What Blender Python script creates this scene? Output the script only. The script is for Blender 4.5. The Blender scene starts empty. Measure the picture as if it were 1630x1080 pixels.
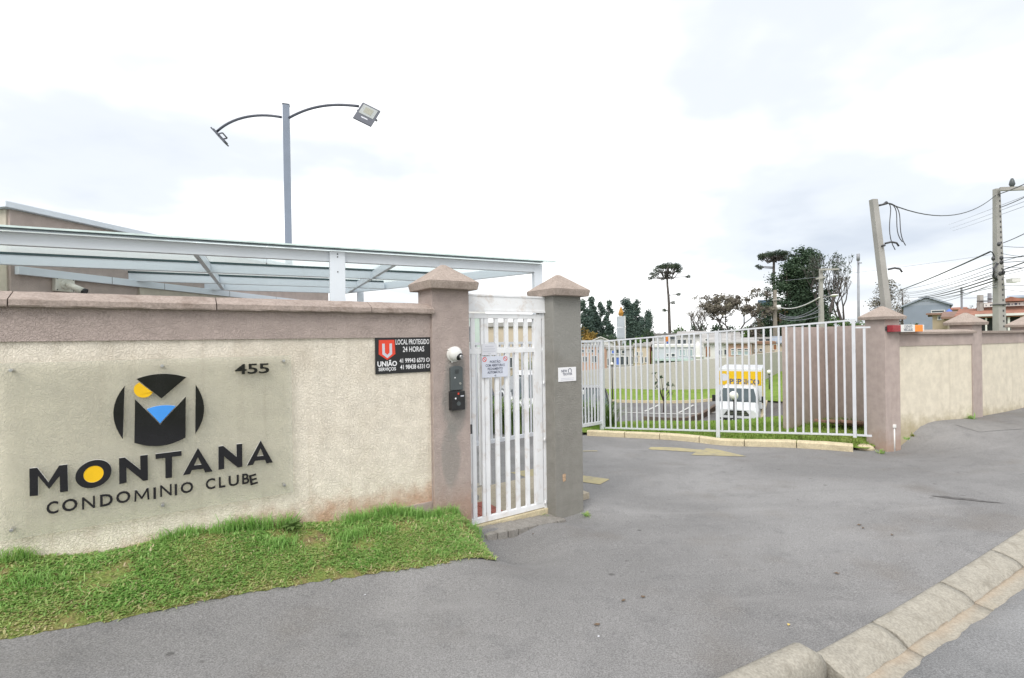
import bpy, bmesh, math, random
import numpy as np
from mathutils import Vector, Matrix, noise as mnoise
R = math.radians
random.seed(7)
rng = np.random.default_rng(7)
scene = bpy.context.scene
COL = scene.collection

# ------------------------------------------------------------------ camera
F = 800.0            # focal length in photograph pixels (1630 wide)
ROLL = 0.0143
ZC = 1.75
cam_d = bpy.data.cameras.new('camera')
cam_d.sensor_width = 36.0
cam_d.lens = 36.0 * F / 1630.0
cam_d.clip_start = 0.05
cam_d.clip_end = 3000
cam = bpy.data.objects.new('camera', cam_d)
COL.objects.link(cam)
cam.location = (0, 0, ZC)
cam.rotation_mode = 'XYZ'
cam.matrix_world = Matrix.Translation((0, 0, ZC)) @ Matrix.Rotation(R(90), 4, 'X') @ Matrix.Rotation(-ROLL, 4, 'Z')
scene.camera = cam

# ------------------------------------------------------------------ sky, sun, exposure
SUN_EL, SUN_AZ = R(50), R(200)          # azimuth clockwise from +Y: behind the camera, a little to its left
world = bpy.data.worlds.new('World')
scene.world = world
world.use_nodes = True
wn, wl = world.node_tree.nodes, world.node_tree.links
wn.clear()
w_out = wn.new('ShaderNodeOutputWorld')
sky = wn.new('ShaderNodeTexSky')
sky.sky_type = 'NISHITA'
sky.sun_disc = False
sky.sun_elevation = SUN_EL
sky.sun_rotation = SUN_AZ
sky.air_density = 1.0
sky.dust_density = 2.0
bg_sky = wn.new('ShaderNodeBackground')
bg_sky.inputs['Strength'].default_value = 0.12
wl.new(sky.outputs['Color'], bg_sky.inputs['Color'])
# overcast deck: soft clouds on the view direction, projected on a high plane
tc = wn.new('ShaderNodeTexCoord')
sep = wn.new('ShaderNodeSeparateXYZ')
wl.new(tc.outputs['Generated'], sep.inputs[0])
def wmath(op, a, b=None, clamp=False):
    n = wn.new('ShaderNodeMath'); n.operation = op; n.use_clamp = clamp
    for i, v in enumerate((a, b)):
        if v is None: continue
        if isinstance(v, (int, float)): n.inputs[i].default_value = v
        else: wl.new(v, n.inputs[i])
    return n.outputs[0]
zz = wmath('ADD', wmath('ABSOLUTE', sep.outputs['Z']), 0.22)
comb = wn.new('ShaderNodeCombineXYZ')
wl.new(wmath('DIVIDE', sep.outputs['X'], zz), comb.inputs[0])
wl.new(wmath('DIVIDE', sep.outputs['Y'], zz), comb.inputs[1])
mp = wn.new('ShaderNodeMapping')
mp.inputs['Location'].default_value = (2.35, 4.1, 0.0)
wl.new(comb.outputs[0], mp.inputs[0])
ns = wn.new('ShaderNodeTexNoise')
ns.inputs['Scale'].default_value = 0.85
ns.inputs['Detail'].default_value = 5.0
ns.inputs['Roughness'].default_value = 0.52
wl.new(mp.outputs[0], ns.inputs['Vector'])
ramp = wn.new('ShaderNodeValToRGB')
cr = ramp.color_ramp
cr.interpolation = 'EASE'
cr.elements[0].position = 0.17; cr.elements[0].color = (0.45, 0.49, 0.555, 1)
cr.elements[1].position = 0.53; cr.elements[1].color = (1.0, 1.0, 1.0, 1)
e = cr.elements.new(0.36); e.color = (0.60, 0.63, 0.665, 1)
# heavier banks of cloud: upper right, upper left, and low over the horizon
facs = ns.outputs['Fac']
for (dx_, dy_, dz_, lo, hi, amt) in [(.59, .70, .40, .85, .985, .19), (-.634, .734, .246, .93, .99, .10), (.325, .945, .043, .93, .995, -.05)]:
    vd = wn.new('ShaderNodeVectorMath'); vd.operation = 'DOT_PRODUCT'
    wl.new(tc.outputs['Generated'], vd.inputs[0]); vd.inputs[1].default_value = (dx_, dy_, dz_)
    mr = wn.new('ShaderNodeMapRange'); mr.interpolation_type = 'SMOOTHSTEP'
    mr.inputs['From Min'].default_value = lo; mr.inputs['From Max'].default_value = hi
    wl.new(vd.outputs['Value'], mr.inputs['Value'])
    facs = wmath('SUBTRACT', facs, wmath('MULTIPLY', mr.outputs['Result'], amt))
wl.new(facs, ramp.inputs[0])
bg_cl = wn.new('ShaderNodeBackground')
bg_cl.inputs['Strength'].default_value = 1.0
wl.new(ramp.outputs[0], bg_cl.inputs['Color'])
mixw = wn.new('ShaderNodeMixShader')
mixw.inputs[0].default_value = 0.93
wl.new(bg_sky.outputs[0], mixw.inputs[1])
wl.new(bg_cl.outputs[0], mixw.inputs[2])
wl.new(mixw.outputs[0], w_out.inputs['Surface'])

sun_d = bpy.data.lights.new('sun', 'SUN')
sun_d.energy = 1.5
sun_d.angle = R(35)
sun_d.color = (1.0, 0.96, 0.9)
sun = bpy.data.objects.new('sun', sun_d)
COL.objects.link(sun)
sd = Vector((math.sin(SUN_AZ) * math.cos(SUN_EL), math.cos(SUN_AZ) * math.cos(SUN_EL), math.sin(SUN_EL)))
sun.rotation_euler = sd.to_track_quat('Z', 'Y').to_euler()
sun.location = (0, -5, 30)

scene.view_settings.view_transform = 'Standard'
scene.view_settings.look = 'None'
scene.view_settings.exposure = 0.66
scene.view_settings.gamma = 1.0
scene.view_settings.use_curve_mapping = False

# ------------------------------------------------------------------ layout helpers
def at(px, py, D):
    """point seen at a photograph pixel, D metres in front of the camera"""
    dx, dy = px - 815.0, py - 540.0
    x0, y0 = dx - ROLL * dy, dy + ROLL * dx
    return Vector((x0 / F * D, D, ZC - y0 / F * D))
def gz(px, py, z):
    """point on the horizontal plane z seen at a photograph pixel"""
    dx, dy = px - 815.0, py - 540.0
    x0, y0 = dx - ROLL * dy, dy + ROLL * dx
    D = (ZC - z) * F / y0
    return Vector((x0 / F * D, D, z))

# terrain: smooth interpolation through surveyed heights
_pts = []
for (px, py, z) in [(-330, 1110, .44), (0, 1020, .38), (200, 982, .33), (400, 942, .28), (560, 917, .22), (690, 901, .17), (790, 893, .10), (748, 852, .045),
                    (882, 828, 0), (925, 822, 0), (800, 1080, .15), (0, 1080, .40), (1289, 1044, .10), (1100, 1000, .11),
                    (1630, 842, .17), (945, 692, -.19), (1150, 705, -.12), (1370, 720, -.03), (1411, 722, -.03),
                    (1438, 704, .06), (1100, 800, .0), (1350, 780, .08), (780, 860, .025), (820, 848, .008), (862, 838, -.01)]:
    p = gz(px, py, z); _pts.append((p.x, p.y, z))
WD = Vector((0.829, 0.559, 0)); WN = Vector((0.559, -0.829, 0)); WC = -3.84   # street wall: direction, outward normal, offset
W0 = WN * WC + WD * (-0.81)   # near the left frame edge
def wline(s, off=0.0): return W0 + WD * s + WN * off
for s, z in [(-2, .66), (-1, .61), (0, .57), (.9, .52), (1.57, .43), (2.0, .39), (2.33, .34), (2.6, .26), (2.8, .17), (3.0, .08)]:
    p = wline(s, 0.0); _pts.append((p.x, p.y, z))
    p = wline(s, -.5); _pts.append((p.x, p.y, z * .4 + .05 if s < 2.6 else .02))
for s in (3.15, 3.4, 3.65, 3.9):
    for o_, z in ((-.15, .0), (.10, .03 - .05 * (s - 3.15))): p = wline(s, o_); _pts.append((p.x, p.y, z))
for p in [(6.2, 7.95, .22), (7.6, 8.45, .33), (10.2, 9.5, .42), (14, 11.4, .55), (20, 14, .8), (9, 6.5, .35), (14, 8, .5),
          (-3, 6, .1), (-1.2, 6, .04), (-6, 5, .2), (-6, 9, .1), (0, 7, -.02), (0, 9, -.12), (-3, 10, -.1), (4.9, 8.9, .01), (3.4, 9.2, -.1),
          (0, 14, -.7), (5, 14, -.75), (8, 13, -.5), (10, 12, .1), (1.5, 12, -.4), (-6, 14, -.5), (6, 11, -.25),
          (0, 25, -2.35), (8, 24.8, -2.55), (12, 24.8, -2.8), (11, 22.3, -1.98), (12.5, 28, -2.9), (6.5, 22.3, -2.05), (-10, 25, -2.3), (4, 20, -1.75), (-3, 20, -1.7), (10, 20, -1.75), (12, 33, -2.75), (0, 34, -2.45), (-12, 34, -2.4),
          (8, 38, -2.2), (-10, 38, -2.2), (18, 38, -2.3), (15, 25, -1.5), (16.5, 20, -.9), (20, 30, -1.2), (25.5, 46, -1.5), (28, 52, -1.5), (20, 46, -2.0), (14, 15, -.2),
          (0, 0, .15), (0, -3, .2), (-3, 0, .45), (3, 0, .1), (8, 2, .3), (-8, -2, .7), (12, -2, .5),
          (0, 60, -2.0), (-30, 60, -2), (40, 70, -1.5), (0, 110, -1), (60, 110, 0), (-60, 110, -1), (40, 30, .4), (60, 40, 1.2), (60, 15, 1.2),
          (30, 20, .6), (-30, 10, 0), (-30, -20, .5), (0, -30, .3), (40, -20, 1), (0, 400, 0), (300, 400, 4), (-300, 400, 0), (400, 0, 4), (-400, 0, 0), (0, -400, 0),
          (400, -400, 2), (-400, -400, 0), (400, 700, 4), (-400, 700, 0)]:
    _pts.append(p)
_P = np.array(_pts, float)
def _phi(r2): return -np.sqrt(r2 + 0.09)
_n = len(_P)
_A = np.zeros((_n + 1, _n + 1))
_A[:_n, :_n] = _phi(((_P[:, None, :2] - _P[None, :, :2]) ** 2).sum(-1))
_A[:_n, _n] = 1; _A[_n, :_n] = 1
_w = np.linalg.solve(_A, np.append(_P[:, 2], 0))
def hs(xs, ys):
    xs, ys = np.asarray(xs, float), np.asarray(ys, float)
    sh = xs.shape
    q = np.stack([xs.ravel(), ys.ravel()], -1)
    out = np.empty(len(q))
    for i in range(0, len(q), 4000):
        d2 = ((q[i:i + 4000, None, :] - _P[None, :, :2]) ** 2).sum(-1)
        out[i:i + 4000] = _phi(d2) @ _w[:_n] + _w[_n]
    return out.reshape(sh)
def h(x, y): return float(hs(np.array([x]), np.array([y]))[0])
def gh(px, py, dz=0.0):
    """point of the terrain seen at a photograph pixel"""
    z = 0.0
    for _ in range(25):
        p = gz(px, py, z)
        z = z * .4 + (h(p.x, p.y) + dz) * .6
    p = gz(px, py, z)
    return p
def wallpt(px, py, off=0.0):
    """(distance along the street wall, height) seen at a pixel on the wall plane moved off metres to the street"""
    r = at(px, py, 1.0) - Vector((0, 0, ZC))
    t = (WC + off) / (r.x * WN.x + r.y * WN.y)
    p = r * t
    s = (p - W0).x * WD.x + (p - W0).y * WD.y
    return s, ZC + p.z
WANG = math.atan2(WD.y, WD.x)

# ------------------------------------------------------------------ mesh helpers
class MB:
    def __init__(self): self.v = []; self.f = []; self.m = []; self.s = []
    def add(self, vs, fs, mi=0, smooth=False):
        o = len(self.v)
        self.v += [tuple(p) for p in vs]
        for f in fs:
            self.f.append(tuple(i + o for i in f)); self.m.append(mi); self.s.append(smooth)
        return self
    def box(self, x0, x1, y0, y1, z0, z1, mi=0, M=None):
        vs = [Vector((x, y, z)) for z in (z0, z1) for y in (y0, y1) for x in (x0, x1)]
        if M is not None: vs = [M @ v for v in vs]
        return self.add(vs, [(0, 2, 3, 1), (4, 5, 7, 6), (0, 1, 5, 4), (2, 6, 7, 3), (0, 4, 6, 2), (1, 3, 7, 5)], mi)
    def hexa(self, b, t, mi=0):
        """bottom and top quads, counter-clockwise from above"""
        return self.add(list(b) + list(t), [(3, 2, 1, 0), (4, 5, 6, 7), (0, 1, 5, 4), (1, 2, 6, 5), (2, 3, 7, 6), (3, 0, 4, 7)], mi)
    def beam(self, p0, p1, w, hgt, mi=0, up=Vector((0, 0, 1))):
        """rectangular bar whose section is centred on p0-p1"""
        p0, p1 = Vector(p0), Vector(p1)
        d = (p1 - p0).normalized()
        s = d.cross(up)
        if s.length < 1e-4: s = Vector((1, 0, 0))
        s.normalize(); u = s.cross(d)
        q = [(-1, -1), (1, -1), (1, 1), (-1, 1)]
        a = [p0 + s * (i * w / 2) + u * (j * hgt / 2) for i, j in q]
        b = [p1 + s * (i * w / 2) + u * (j * hgt / 2) for i, j in q]
        return self.add(a + b, [(0, 1, 2, 3), (7, 6, 5, 4), (0, 4, 5, 1), (1, 5, 6, 2), (2, 6, 7, 3), (3, 7, 4, 0)], mi)
    def tube(self, path, r, n=8, mi=0, smooth=True, cap=True):
        path = [Vector(p) for p in path]
        rs = r if isinstance(r, (list, tuple)) else [r] * len(path)
        vs, fs = [], []
        ref = Vector((0.13, 0.27, 0.95))
        for i, p in enumerate(path):
            a = path[max(i - 1, 0)]; b = path[min(i + 1, len(path) - 1)]
            d = (b - a)
            if d.length < 1e-9: d = Vector((0, 0, 1))
            d.normalize()
            s = d.cross(ref)
            if s.length < .05: s = d.cross(Vector((1, 0, 0)))
            s.normalize(); u = s.cross(d)
            for k in range(n):
                t = 2 * math.pi * k / n
                vs.append(p + (s * math.cos(t) + u * math.sin(t)) * rs[i])
        for i in range(len(path) - 1):
            for k in range(n):
                k2 = (k + 1) % n
                fs.append((i * n + k, i * n + k2, (i + 1) * n + k2, (i + 1) * n + k))
        self.add(vs, fs, mi, smooth)
        if cap:
            o = len(self.v) - len(vs)
            self.f.append(tuple(o + k for k in reversed(range(n)))); self.m.append(mi); self.s.append(False)
            self.f.append(tuple(o + (len(path) - 1) * n + k for k in range(n))); self.m.append(mi); self.s.append(False)
        return self
    def ball(self, c, rx, ry=None, rz=None, nu=12, nv=8, mi=0, v0=0.0, v1=1.0):
        ry = rx if ry is None else ry; rz = rx if rz is None else rz
        c = Vector(c); vs, fs = [], []
        for j in range(nv + 1):
            th = math.pi * (v0 + (v1 - v0) * j / nv)
            for i in range(nu):
                a = 2 * math.pi * i / nu
                vs.append(c + Vector((rx * math.sin(th) * math.cos(a), ry * math.sin(th) * math.sin(a), rz * math.cos(th))))
        for j in range(nv):
            for i in range(nu):
                i2 = (i + 1) % nu
                fs.append((j * nu + i, (j + 1) * nu + i, (j + 1) * nu + i2, j * nu + i2))
        return self.add(vs, fs, mi, True)
    def prism(self, poly, z0, z1, M=None, mi=0, mside=None):
        """poly in x,y (counter-clockwise) extruded along z, then moved by M"""
        n = len(poly)
        vs = [Vector((p[0], p[1], z0)) for p in poly] + [Vector((p[0], p[1], z1)) for p in poly]
        if M is not None: vs = [M @ v for v in vs]
        self.add(vs, [tuple(reversed(range(n))), tuple(range(n, 2 * n))], mi)
        o = len(self.v) - 2 * n
        for i in range(n):
            j = (i + 1) % n
            self.f.append((o + i, o + j, o + n + j, o + n + i)); self.m.append(mi if mside is None else mside); self.s.append(False)
        return self
    def build(self, name, mats, parent=None, bevel=0.0, seg=2, recentre=True):
        me = bpy.data.meshes.new(name)
        vs = [Vector(v) for v in self.v]
        off = Vector((0, 0, 0))
        if parent is None and recentre and vs:
            lo = [min(v[i] for v in vs) for i in range(3)]; hi = [max(v[i] for v in vs) for i in range(3)]
            off = Vector(((lo[0] + hi[0]) / 2, (lo[1] + hi[1]) / 2, lo[2]))
            vs = [v - off for v in vs]
        me.from_pydata(vs, [], self.f)
        if not isinstance(mats, (list, tuple)): mats = [mats]
        for m in mats: me.materials.append(m)
        me.polygons.foreach_set('material_index', self.m)
        me.polygons.foreach_set('use_smooth', self.s)
        if bevel > 0:
            bm = bmesh.new(); bm.from_mesh(me)
            bmesh.ops.remove_doubles(bm, verts=bm.verts, dist=1e-5)
            es = [e for e in bm.edges if len(e.link_faces) == 2 and e.calc_face_angle(0) > 0.5]
            bmesh.ops.bevel(bm, geom=es, offset=bevel, segments=seg, affect='EDGES', profile=0.6, clamp_overlap=True)
            bm.to_mesh(me); bm.free()
        me.update()
        o = bpy.data.objects.new(name, me)
        o.location = off
        COL.objects.link(o)
        if parent is not None: o.parent = parent
        return o

def tag(o, label=None, cat=None, group=None, kind=None):
    if label: o['label'] = label
    if cat: o['category'] = cat
    if group: o['group'] = group
    if kind: o['kind'] = kind
    return o
def thing(name, label, cat, loc=(0, 0, 0), rotz=0.0, group=None, kind=None):
    o = bpy.data.objects.new(name, None)
    o.empty_display_size = 0.2
    o.location = loc; o.rotation_euler = (0, 0, rotz)
    COL.objects.link(o)
    return tag(o, label, cat, group, kind)
def inst(name, me, parent=None, loc=(0, 0, 0), rot=(0, 0, 0), scale=(1, 1, 1)):
    o = bpy.data.objects.new(name, me)
    o.location = loc; o.rotation_euler = rot; o.scale = scale
    COL.objects.link(o)
    if parent is not None: o.parent = parent
    return o
def dup(root, loc, rotz, label=None, group=None):
    r = root.copy(); COL.objects.link(r); r.location = loc; r.rotation_euler = (0, 0, rotz)
    if label: r['label'] = label
    if group: r['group'] = group
    for ch in list(root.children):
        c = ch.copy(); COL.objects.link(c); c.parent = r
        for g in list(ch.children):
            d = g.copy(); COL.objects.link(d); d.parent = c
    return r
def local(root, p):
    a = root.rotation_euler[2]
    d = Vector(p) - root.location
    return Vector((d.x * math.cos(a) + d.y * math.sin(a), -d.x * math.sin(a) + d.y * math.cos(a), d.z))
def text_mb(s, size, depth, bold=0.0, spacing=1.0, align='CENTER', sx=1.0):
    """one line of lettering as an MB in the x-y plane, base line at y = 0"""
    cu = bpy.data.curves.new('lettering', 'FONT')
    cu.body = s; cu.size = size; cu.extrude = depth / 2; cu.offset = bold; cu.space_character = spacing
    cu.align_x = align; cu.resolution_u = 3
    o = bpy.data.objects.new('lettering', cu)
    COL.objects.link(o)
    dg = bpy.context.evaluated_depsgraph_get()
    me = bpy.data.meshes.new_from_object(o.evaluated_get(dg))
    mb = MB()
    mb.add([(v.co.x * sx, v.co.y, v.co.z) for v in me.vertices], [tuple(p.vertices) for p in me.polygons])
    bpy.data.objects.remove(o); bpy.data.curves.remove(cu); bpy.data.meshes.remove(me)
    return mb
def xf(mb, M):
    mb.v = [tuple(M @ Vector(v)) for v in mb.v]
    return mb
STAND = Matrix.Rotation(R(90), 4, 'X')      # lettering stood up: x along, y -> z, facing -y

def seg_clip(bm, p, q):
    """keep what lies left of p->q (plan)"""
    d = Vector((q[0] - p[0], q[1] - p[1], 0)); nrm = Vector((d.y, -d.x, 0)).normalized()
    bmesh.ops.bisect_plane(bm, geom=list(bm.verts) + list(bm.edges) + list(bm.faces), plane_co=Vector((p[0], p[1], 0)), plane_no=nrm, clear_outer=True, dist=1e-5)
def sheet(name, poly, step, mat, dz=0.0, kind='structure', jitter=0.0):
    """a sheet that follows the terrain inside a convex counter-clockwise polygon"""
    xs = [p[0] for p in poly]; ys = [p[1] for p in poly]
    x0, x1, y0, y1 = min(xs), max(xs), min(ys), max(ys)
    nx = max(2, int((x1 - x0) / step)); ny = max(2, int((y1 - y0) / step))
    bm = bmesh.new()
    vv = [[bm.verts.new((x0 + (x1 - x0) * i / nx, y0 + (y1 - y0) * j / ny, 0)) for i in range(nx + 1)] for j in range(ny + 1)]
    for j in range(ny):
        for i in range(nx):
            bm.faces.new((vv[j][i], vv[j][i + 1], vv[j + 1][i + 1], vv[j + 1][i]))
    for i in range(len(poly)): seg_clip(bm, poly[i], poly[(i + 1) % len(poly)])
    bm.verts.ensure_lookup_table()
    z = hs([v.co.x for v in bm.verts], [v.co.y for v in bm.verts])
    for v, q in zip(bm.verts, z): v.co.z = q + dz
    me = bpy.data.meshes.new(name)
    for f in bm.faces: f.smooth = True
    bm.to_mesh(me); bm.free()
    me.materials.append(mat)
    o = bpy.data.objects.new(name, me)
    COL.objects.link(o)
    if kind: o['kind'] = kind
    return o

# ------------------------------------------------------------------ materials
def newmat(name):
    m = bpy.data.materials.new(name); m.use_nodes = True
    nt = m.node_tree
    b = nt.nodes['Principled BSDF']
    return m, nt.nodes, nt.links, b
def c3(c): return (c[0], c[1], c[2], 1.0)
def noise_tex(N, Lk, vec, scale, detail=4, rough=.55, dist=0.0):
    n = N.new('ShaderNodeTexNoise')
    n.inputs['Scale'].default_value = scale; n.inputs['Detail'].default_value = detail
    n.inputs['Roughness'].default_value = rough; n.inputs['Distortion'].default_value = dist
    Lk.new(vec, n.inputs['Vector'])
    return n.outputs['Fac']
def rampf(N, Lk, fac, a, b):
    r = N.new('ShaderNodeMapRange'); r.interpolation_type = 'SMOOTHSTEP'
    r.inputs['From Min'].default_value = a; r.inputs['From Max'].default_value = b
    Lk.new(fac, r.inputs['Value'])
    return r.outputs['Result']
def mixc(N, Lk, fac, a, b, mode='MIX'):
    n = N.new('ShaderNodeMix'); n.data_type = 'RGBA'; n.blend_type = mode
    for i, v in ((0, fac), (6, a), (7, b)):
        if isinstance(v, (int, float)): n.inputs[i].default_value = v
        elif isinstance(v, (tuple, list)): n.inputs[i].default_value = c3(v)
        else: Lk.new(v, n.inputs[i])
    return n.outputs[2]
def mth(N, Lk, op, a, b):
    n = N.new('ShaderNodeMath'); n.operation = op
    for i, v in ((0, a), (1, b)):
        if isinstance(v, (int, float)): n.inputs[i].default_value = v
        else: Lk.new(v, n.inputs[i])
    return n.outputs[0]
_mc = {}
def paint(name, col, rough=.5, var=.12, vs=4.0, bump=0.0, bs=60.0, metal=0.0, dirt=None, dirt_amt=.35, dirt_scale=2.5, spec=.5, world_co=False):
    """a painted / plain surface with patchy wear"""
    if name in _mc: return _mc[name]
    m, N, Lk, b = newmat(name)
    if world_co:
        vec = N.new('ShaderNodeNewGeometry').outputs['Position']
    else:
        vec = N.new('ShaderNodeTexCoord').outputs['Object']
    f = noise_tex(N, Lk, vec, vs)
    dark = tuple(c * (1 - var) for c in col); lite = tuple(min(1, c * (1 + var)) for c in col)
    out = mixc(N, Lk, rampf(N, Lk, f, .3, .7), dark, lite)
    if dirt:
        g = noise_tex(N, Lk, vec, dirt_scale, 6, .65, .5)
        out = mixc(N, Lk, mth(N, Lk, 'MULTIPLY', rampf(N, Lk, g, .5, .75), dirt_amt), out, dirt)
    Lk.new(out, b.inputs['Base Color'])
    b.inputs['Roughness'].default_value = rough
    b.inputs['Metallic'].default_value = metal
    b.inputs['Specular IOR Level'].default_value = spec
    if bump:
        bn = N.new('ShaderNodeBump'); bn.inputs['Strength'].default_value = bump; bn.inputs['Distance'].default_value = .01
        Lk.new(noise_tex(N, Lk, vec, bs, 3), bn.inputs['Height'])
        Lk.new(bn.outputs[0], b.inputs['Normal'])
    _mc[name] = m
    return m
def stucco(name, col, stain=(.3, .25, .2), stain_amt=.3, scale=64, bump=.8, soil=None, soil_z=(.3, .8), grey=None, streak=0.0):
    """textured masonry paint: short raised worm strokes, weather stains, mud splash near the ground"""
    m, N, Lk, b = newmat(name)
    tcn = N.new('ShaderNodeTexCoord'); vec = tcn.outputs['Object']
    mp_ = N.new('ShaderNodeMapping'); mp_.inputs['Scale'].default_value = (1, 1, .8)
    Lk.new(vec, mp_.inputs[0]); v2 = mp_.outputs[0]
    a = noise_tex(N, Lk, v2, scale, 2, .5, .7)
    ridge = mth(N, Lk, 'ABSOLUTE', mth(N, Lk, 'SUBTRACT', a, .5), 0)
    ridge = rampf(N, Lk, ridge, .0, .11)
    fine = noise_tex(N, Lk, v2, scale * 4, 2)
    hgt = mth(N, Lk, 'ADD', mth(N, Lk, 'MULTIPLY', ridge, -1.0), mth(N, Lk, 'MULTIPLY', fine, .45))
    big = noise_tex(N, Lk, vec, 1.7, 6, .62, .4)
    mid = noise_tex(N, Lk, vec, 9, 4)
    lite = tuple(min(1, c * 1.07) for c in col); dk = tuple(c * .9 for c in col)
    out = mixc(N, Lk, rampf(N, Lk, mid, .25, .75), dk, lite)
    # hollows of the texture tinted darker: relief shading put into the colour
    out = mixc(N, Lk, mth(N, Lk, 'MULTIPLY', ridge, .07), mixc(N, Lk, .0, out, out), stain)
    out = mixc(N, Lk, mth(N, Lk, 'MULTIPLY', rampf(N, Lk, big, .48, .78), stain_amt), out, stain)
    sp = N.new('ShaderNodeSeparateXYZ'); Lk.new(vec, sp.inputs[0])
    if streak:
        ms = N.new('ShaderNodeMapping'); ms.inputs['Scale'].default_value = (14, 14, .7)
        Lk.new(vec, ms.inputs[0])
        st = noise_tex(N, Lk, ms.outputs[0], 1.0, 4, .6)
        out = mixc(N, Lk, mth(N, Lk, 'MULTIPLY', rampf(N, Lk, st, .5, .75), streak), out, stain)
    if grey:
        # patches of bare render / filler: (colour, x0, x1, z0, z1, soft)
        for (gc, cx, cz, rx, rz, amt) in grey:
            dx = mth(N, Lk, 'DIVIDE', mth(N, Lk, 'SUBTRACT', sp.outputs['X'], cx), rx)
            dz = mth(N, Lk, 'DIVIDE', mth(N, Lk, 'SUBTRACT', sp.outputs['Z'], cz), rz)
            r2 = mth(N, Lk, 'ADD', mth(N, Lk, 'MULTIPLY', dx, dx), mth(N, Lk, 'MULTIPLY', dz, dz))
            r2 = mth(N, Lk, 'ADD', r2, mth(N, Lk, 'MULTIPLY', mth(N, Lk, 'SUBTRACT', noise_tex(N, Lk, vec, 6, 4), .5), 1.6))
            k = rampf(N, Lk, r2, 1.25, .55)
            out = mixc(N, Lk, mth(N, Lk, 'MULTIPLY', k, amt), out, gc)
    if soil:
        zz_ = mth(N, Lk, 'ADD', sp.outputs['Z'], mth(N, Lk, 'MULTIPLY', mth(N, Lk, 'SUBTRACT', noise_tex(N, Lk, vec, 4.5, 5, .6), .5), .55))
        out = mixc(N, Lk, mth(N, Lk, 'MULTIPLY', rampf(N, Lk, zz_, soil_z[1], soil_z[0]), .75), out, soil)
    Lk.new(out, b.inputs['Base Color'])
    b.inputs['Roughness'].default_value = .85
    b.inputs['Specular IOR Level'].default_value = .25
    bn = N.new('ShaderNodeBump'); bn.inputs['Strength'].default_value = bump; bn.inputs['Distance'].default_value = .004
    Lk.new(hgt, bn.inputs['Height']); Lk.new(bn.outputs[0], b.inputs['Normal'])
    return m
def asphalt(name, col, patch=(.1, .1, .105), brown=(.17, .15, .13)):
    m, N, Lk, b = newmat(name)
    vec = N.new('ShaderNodeNewGeometry').outputs['Position']
    big = noise_tex(N, Lk, vec, .55, 5, .6, .6)
    mid = noise_tex(N, Lk, vec, 4.5, 5, .62)
    fine = noise_tex(N, Lk, vec, 130, 3, .7)
    vo = N.new('ShaderNodeTexVoronoi'); vo.inputs['Scale'].default_value = 150; Lk.new(vec, vo.inputs['Vector'])
    out = mixc(N, Lk, rampf(N, Lk, big, .3, .72), tuple(c * .82 for c in col), tuple(c * 1.14 for c in col))
    out = mixc(N, Lk, mth(N, Lk, 'MULTIPLY', rampf(N, Lk, mid, .5, .8), .35), out, patch)
    out = mixc(N, Lk, mth(N, Lk, 'MULTIPLY', rampf(N, Lk, noise_tex(N, Lk, vec, 1.3, 4), .52, .75), .4), out, brown)
    out = mixc(N, Lk, .75, out, mixc(N, Lk, rampf(N, Lk, fine, .25, .75), (.42, .42, .42), (1.45, 1.45, 1.46)), 'MULTIPLY')
    # rubbed wheel bands along the drive and pale dust
    ms = N.new('ShaderNodeMapping'); ms.inputs['Rotation'].default_value = (0, 0, R(-48)); ms.inputs['Scale'].default_value = (.35, 2.2, 1)
    Lk.new(vec, ms.inputs[0])
    tk_ = noise_tex(N, Lk, ms.outputs[0], 1.0, 5, .6, .5)
    out = mixc(N, Lk, mth(N, Lk, 'MULTIPLY', rampf(N, Lk, tk_, .52, .72), .26), out, tuple(c * .62 for c in col))
    out = mixc(N, Lk, mth(N, Lk, 'MULTIPLY', rampf(N, Lk, tk_, .42, .25), .35), out, tuple(min(1, c * 1.35) for c in col))
    # single pale and dark stones
    sp_ = mth(N, Lk, 'MULTIPLY', rampf(N, Lk, vo.outputs['Distance'], .30, .12), rampf(N, Lk, noise_tex(N, Lk, vec, 60, 1), .62, .7))
    out = mixc(N, Lk, mth(N, Lk, 'MULTIPLY', sp_, .6), out, (.55, .54, .52))
    v3 = N.new('ShaderNodeTexVoronoi'); v3.inputs['Scale'].default_value = 2.6; Lk.new(vec, v3.inputs['Vector'])
    spot = mth(N, Lk, 'ADD', v3.outputs['Distance'], mth(N, Lk, 'MULTIPLY', noise_tex(N, Lk, vec, 22, 3), .11))
    out = mixc(N, Lk, mth(N, Lk, 'MULTIPLY', rampf(N, Lk, spot, .125, .085), .6), out, (.06, .058, .055))
    Lk.new(out, b.inputs['Base Color'])
    b.inputs['Roughness'].default_value = .88
    b.inputs['Specular IOR Level'].default_value = .3
    bn = N.new('ShaderNodeBump'); bn.inputs['Strength'].default_value = .55; bn.inputs['Distance'].default_value = .006
    hh = mth(N, Lk, 'ADD', fine, mth(N, Lk, 'MULTIPLY', noise_tex(N, Lk, vec, 28, 4), .9))
    Lk.new(hh, bn.inputs['Height']); Lk.new(bn.outputs[0], b.inputs['Normal'])
    return m
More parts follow.
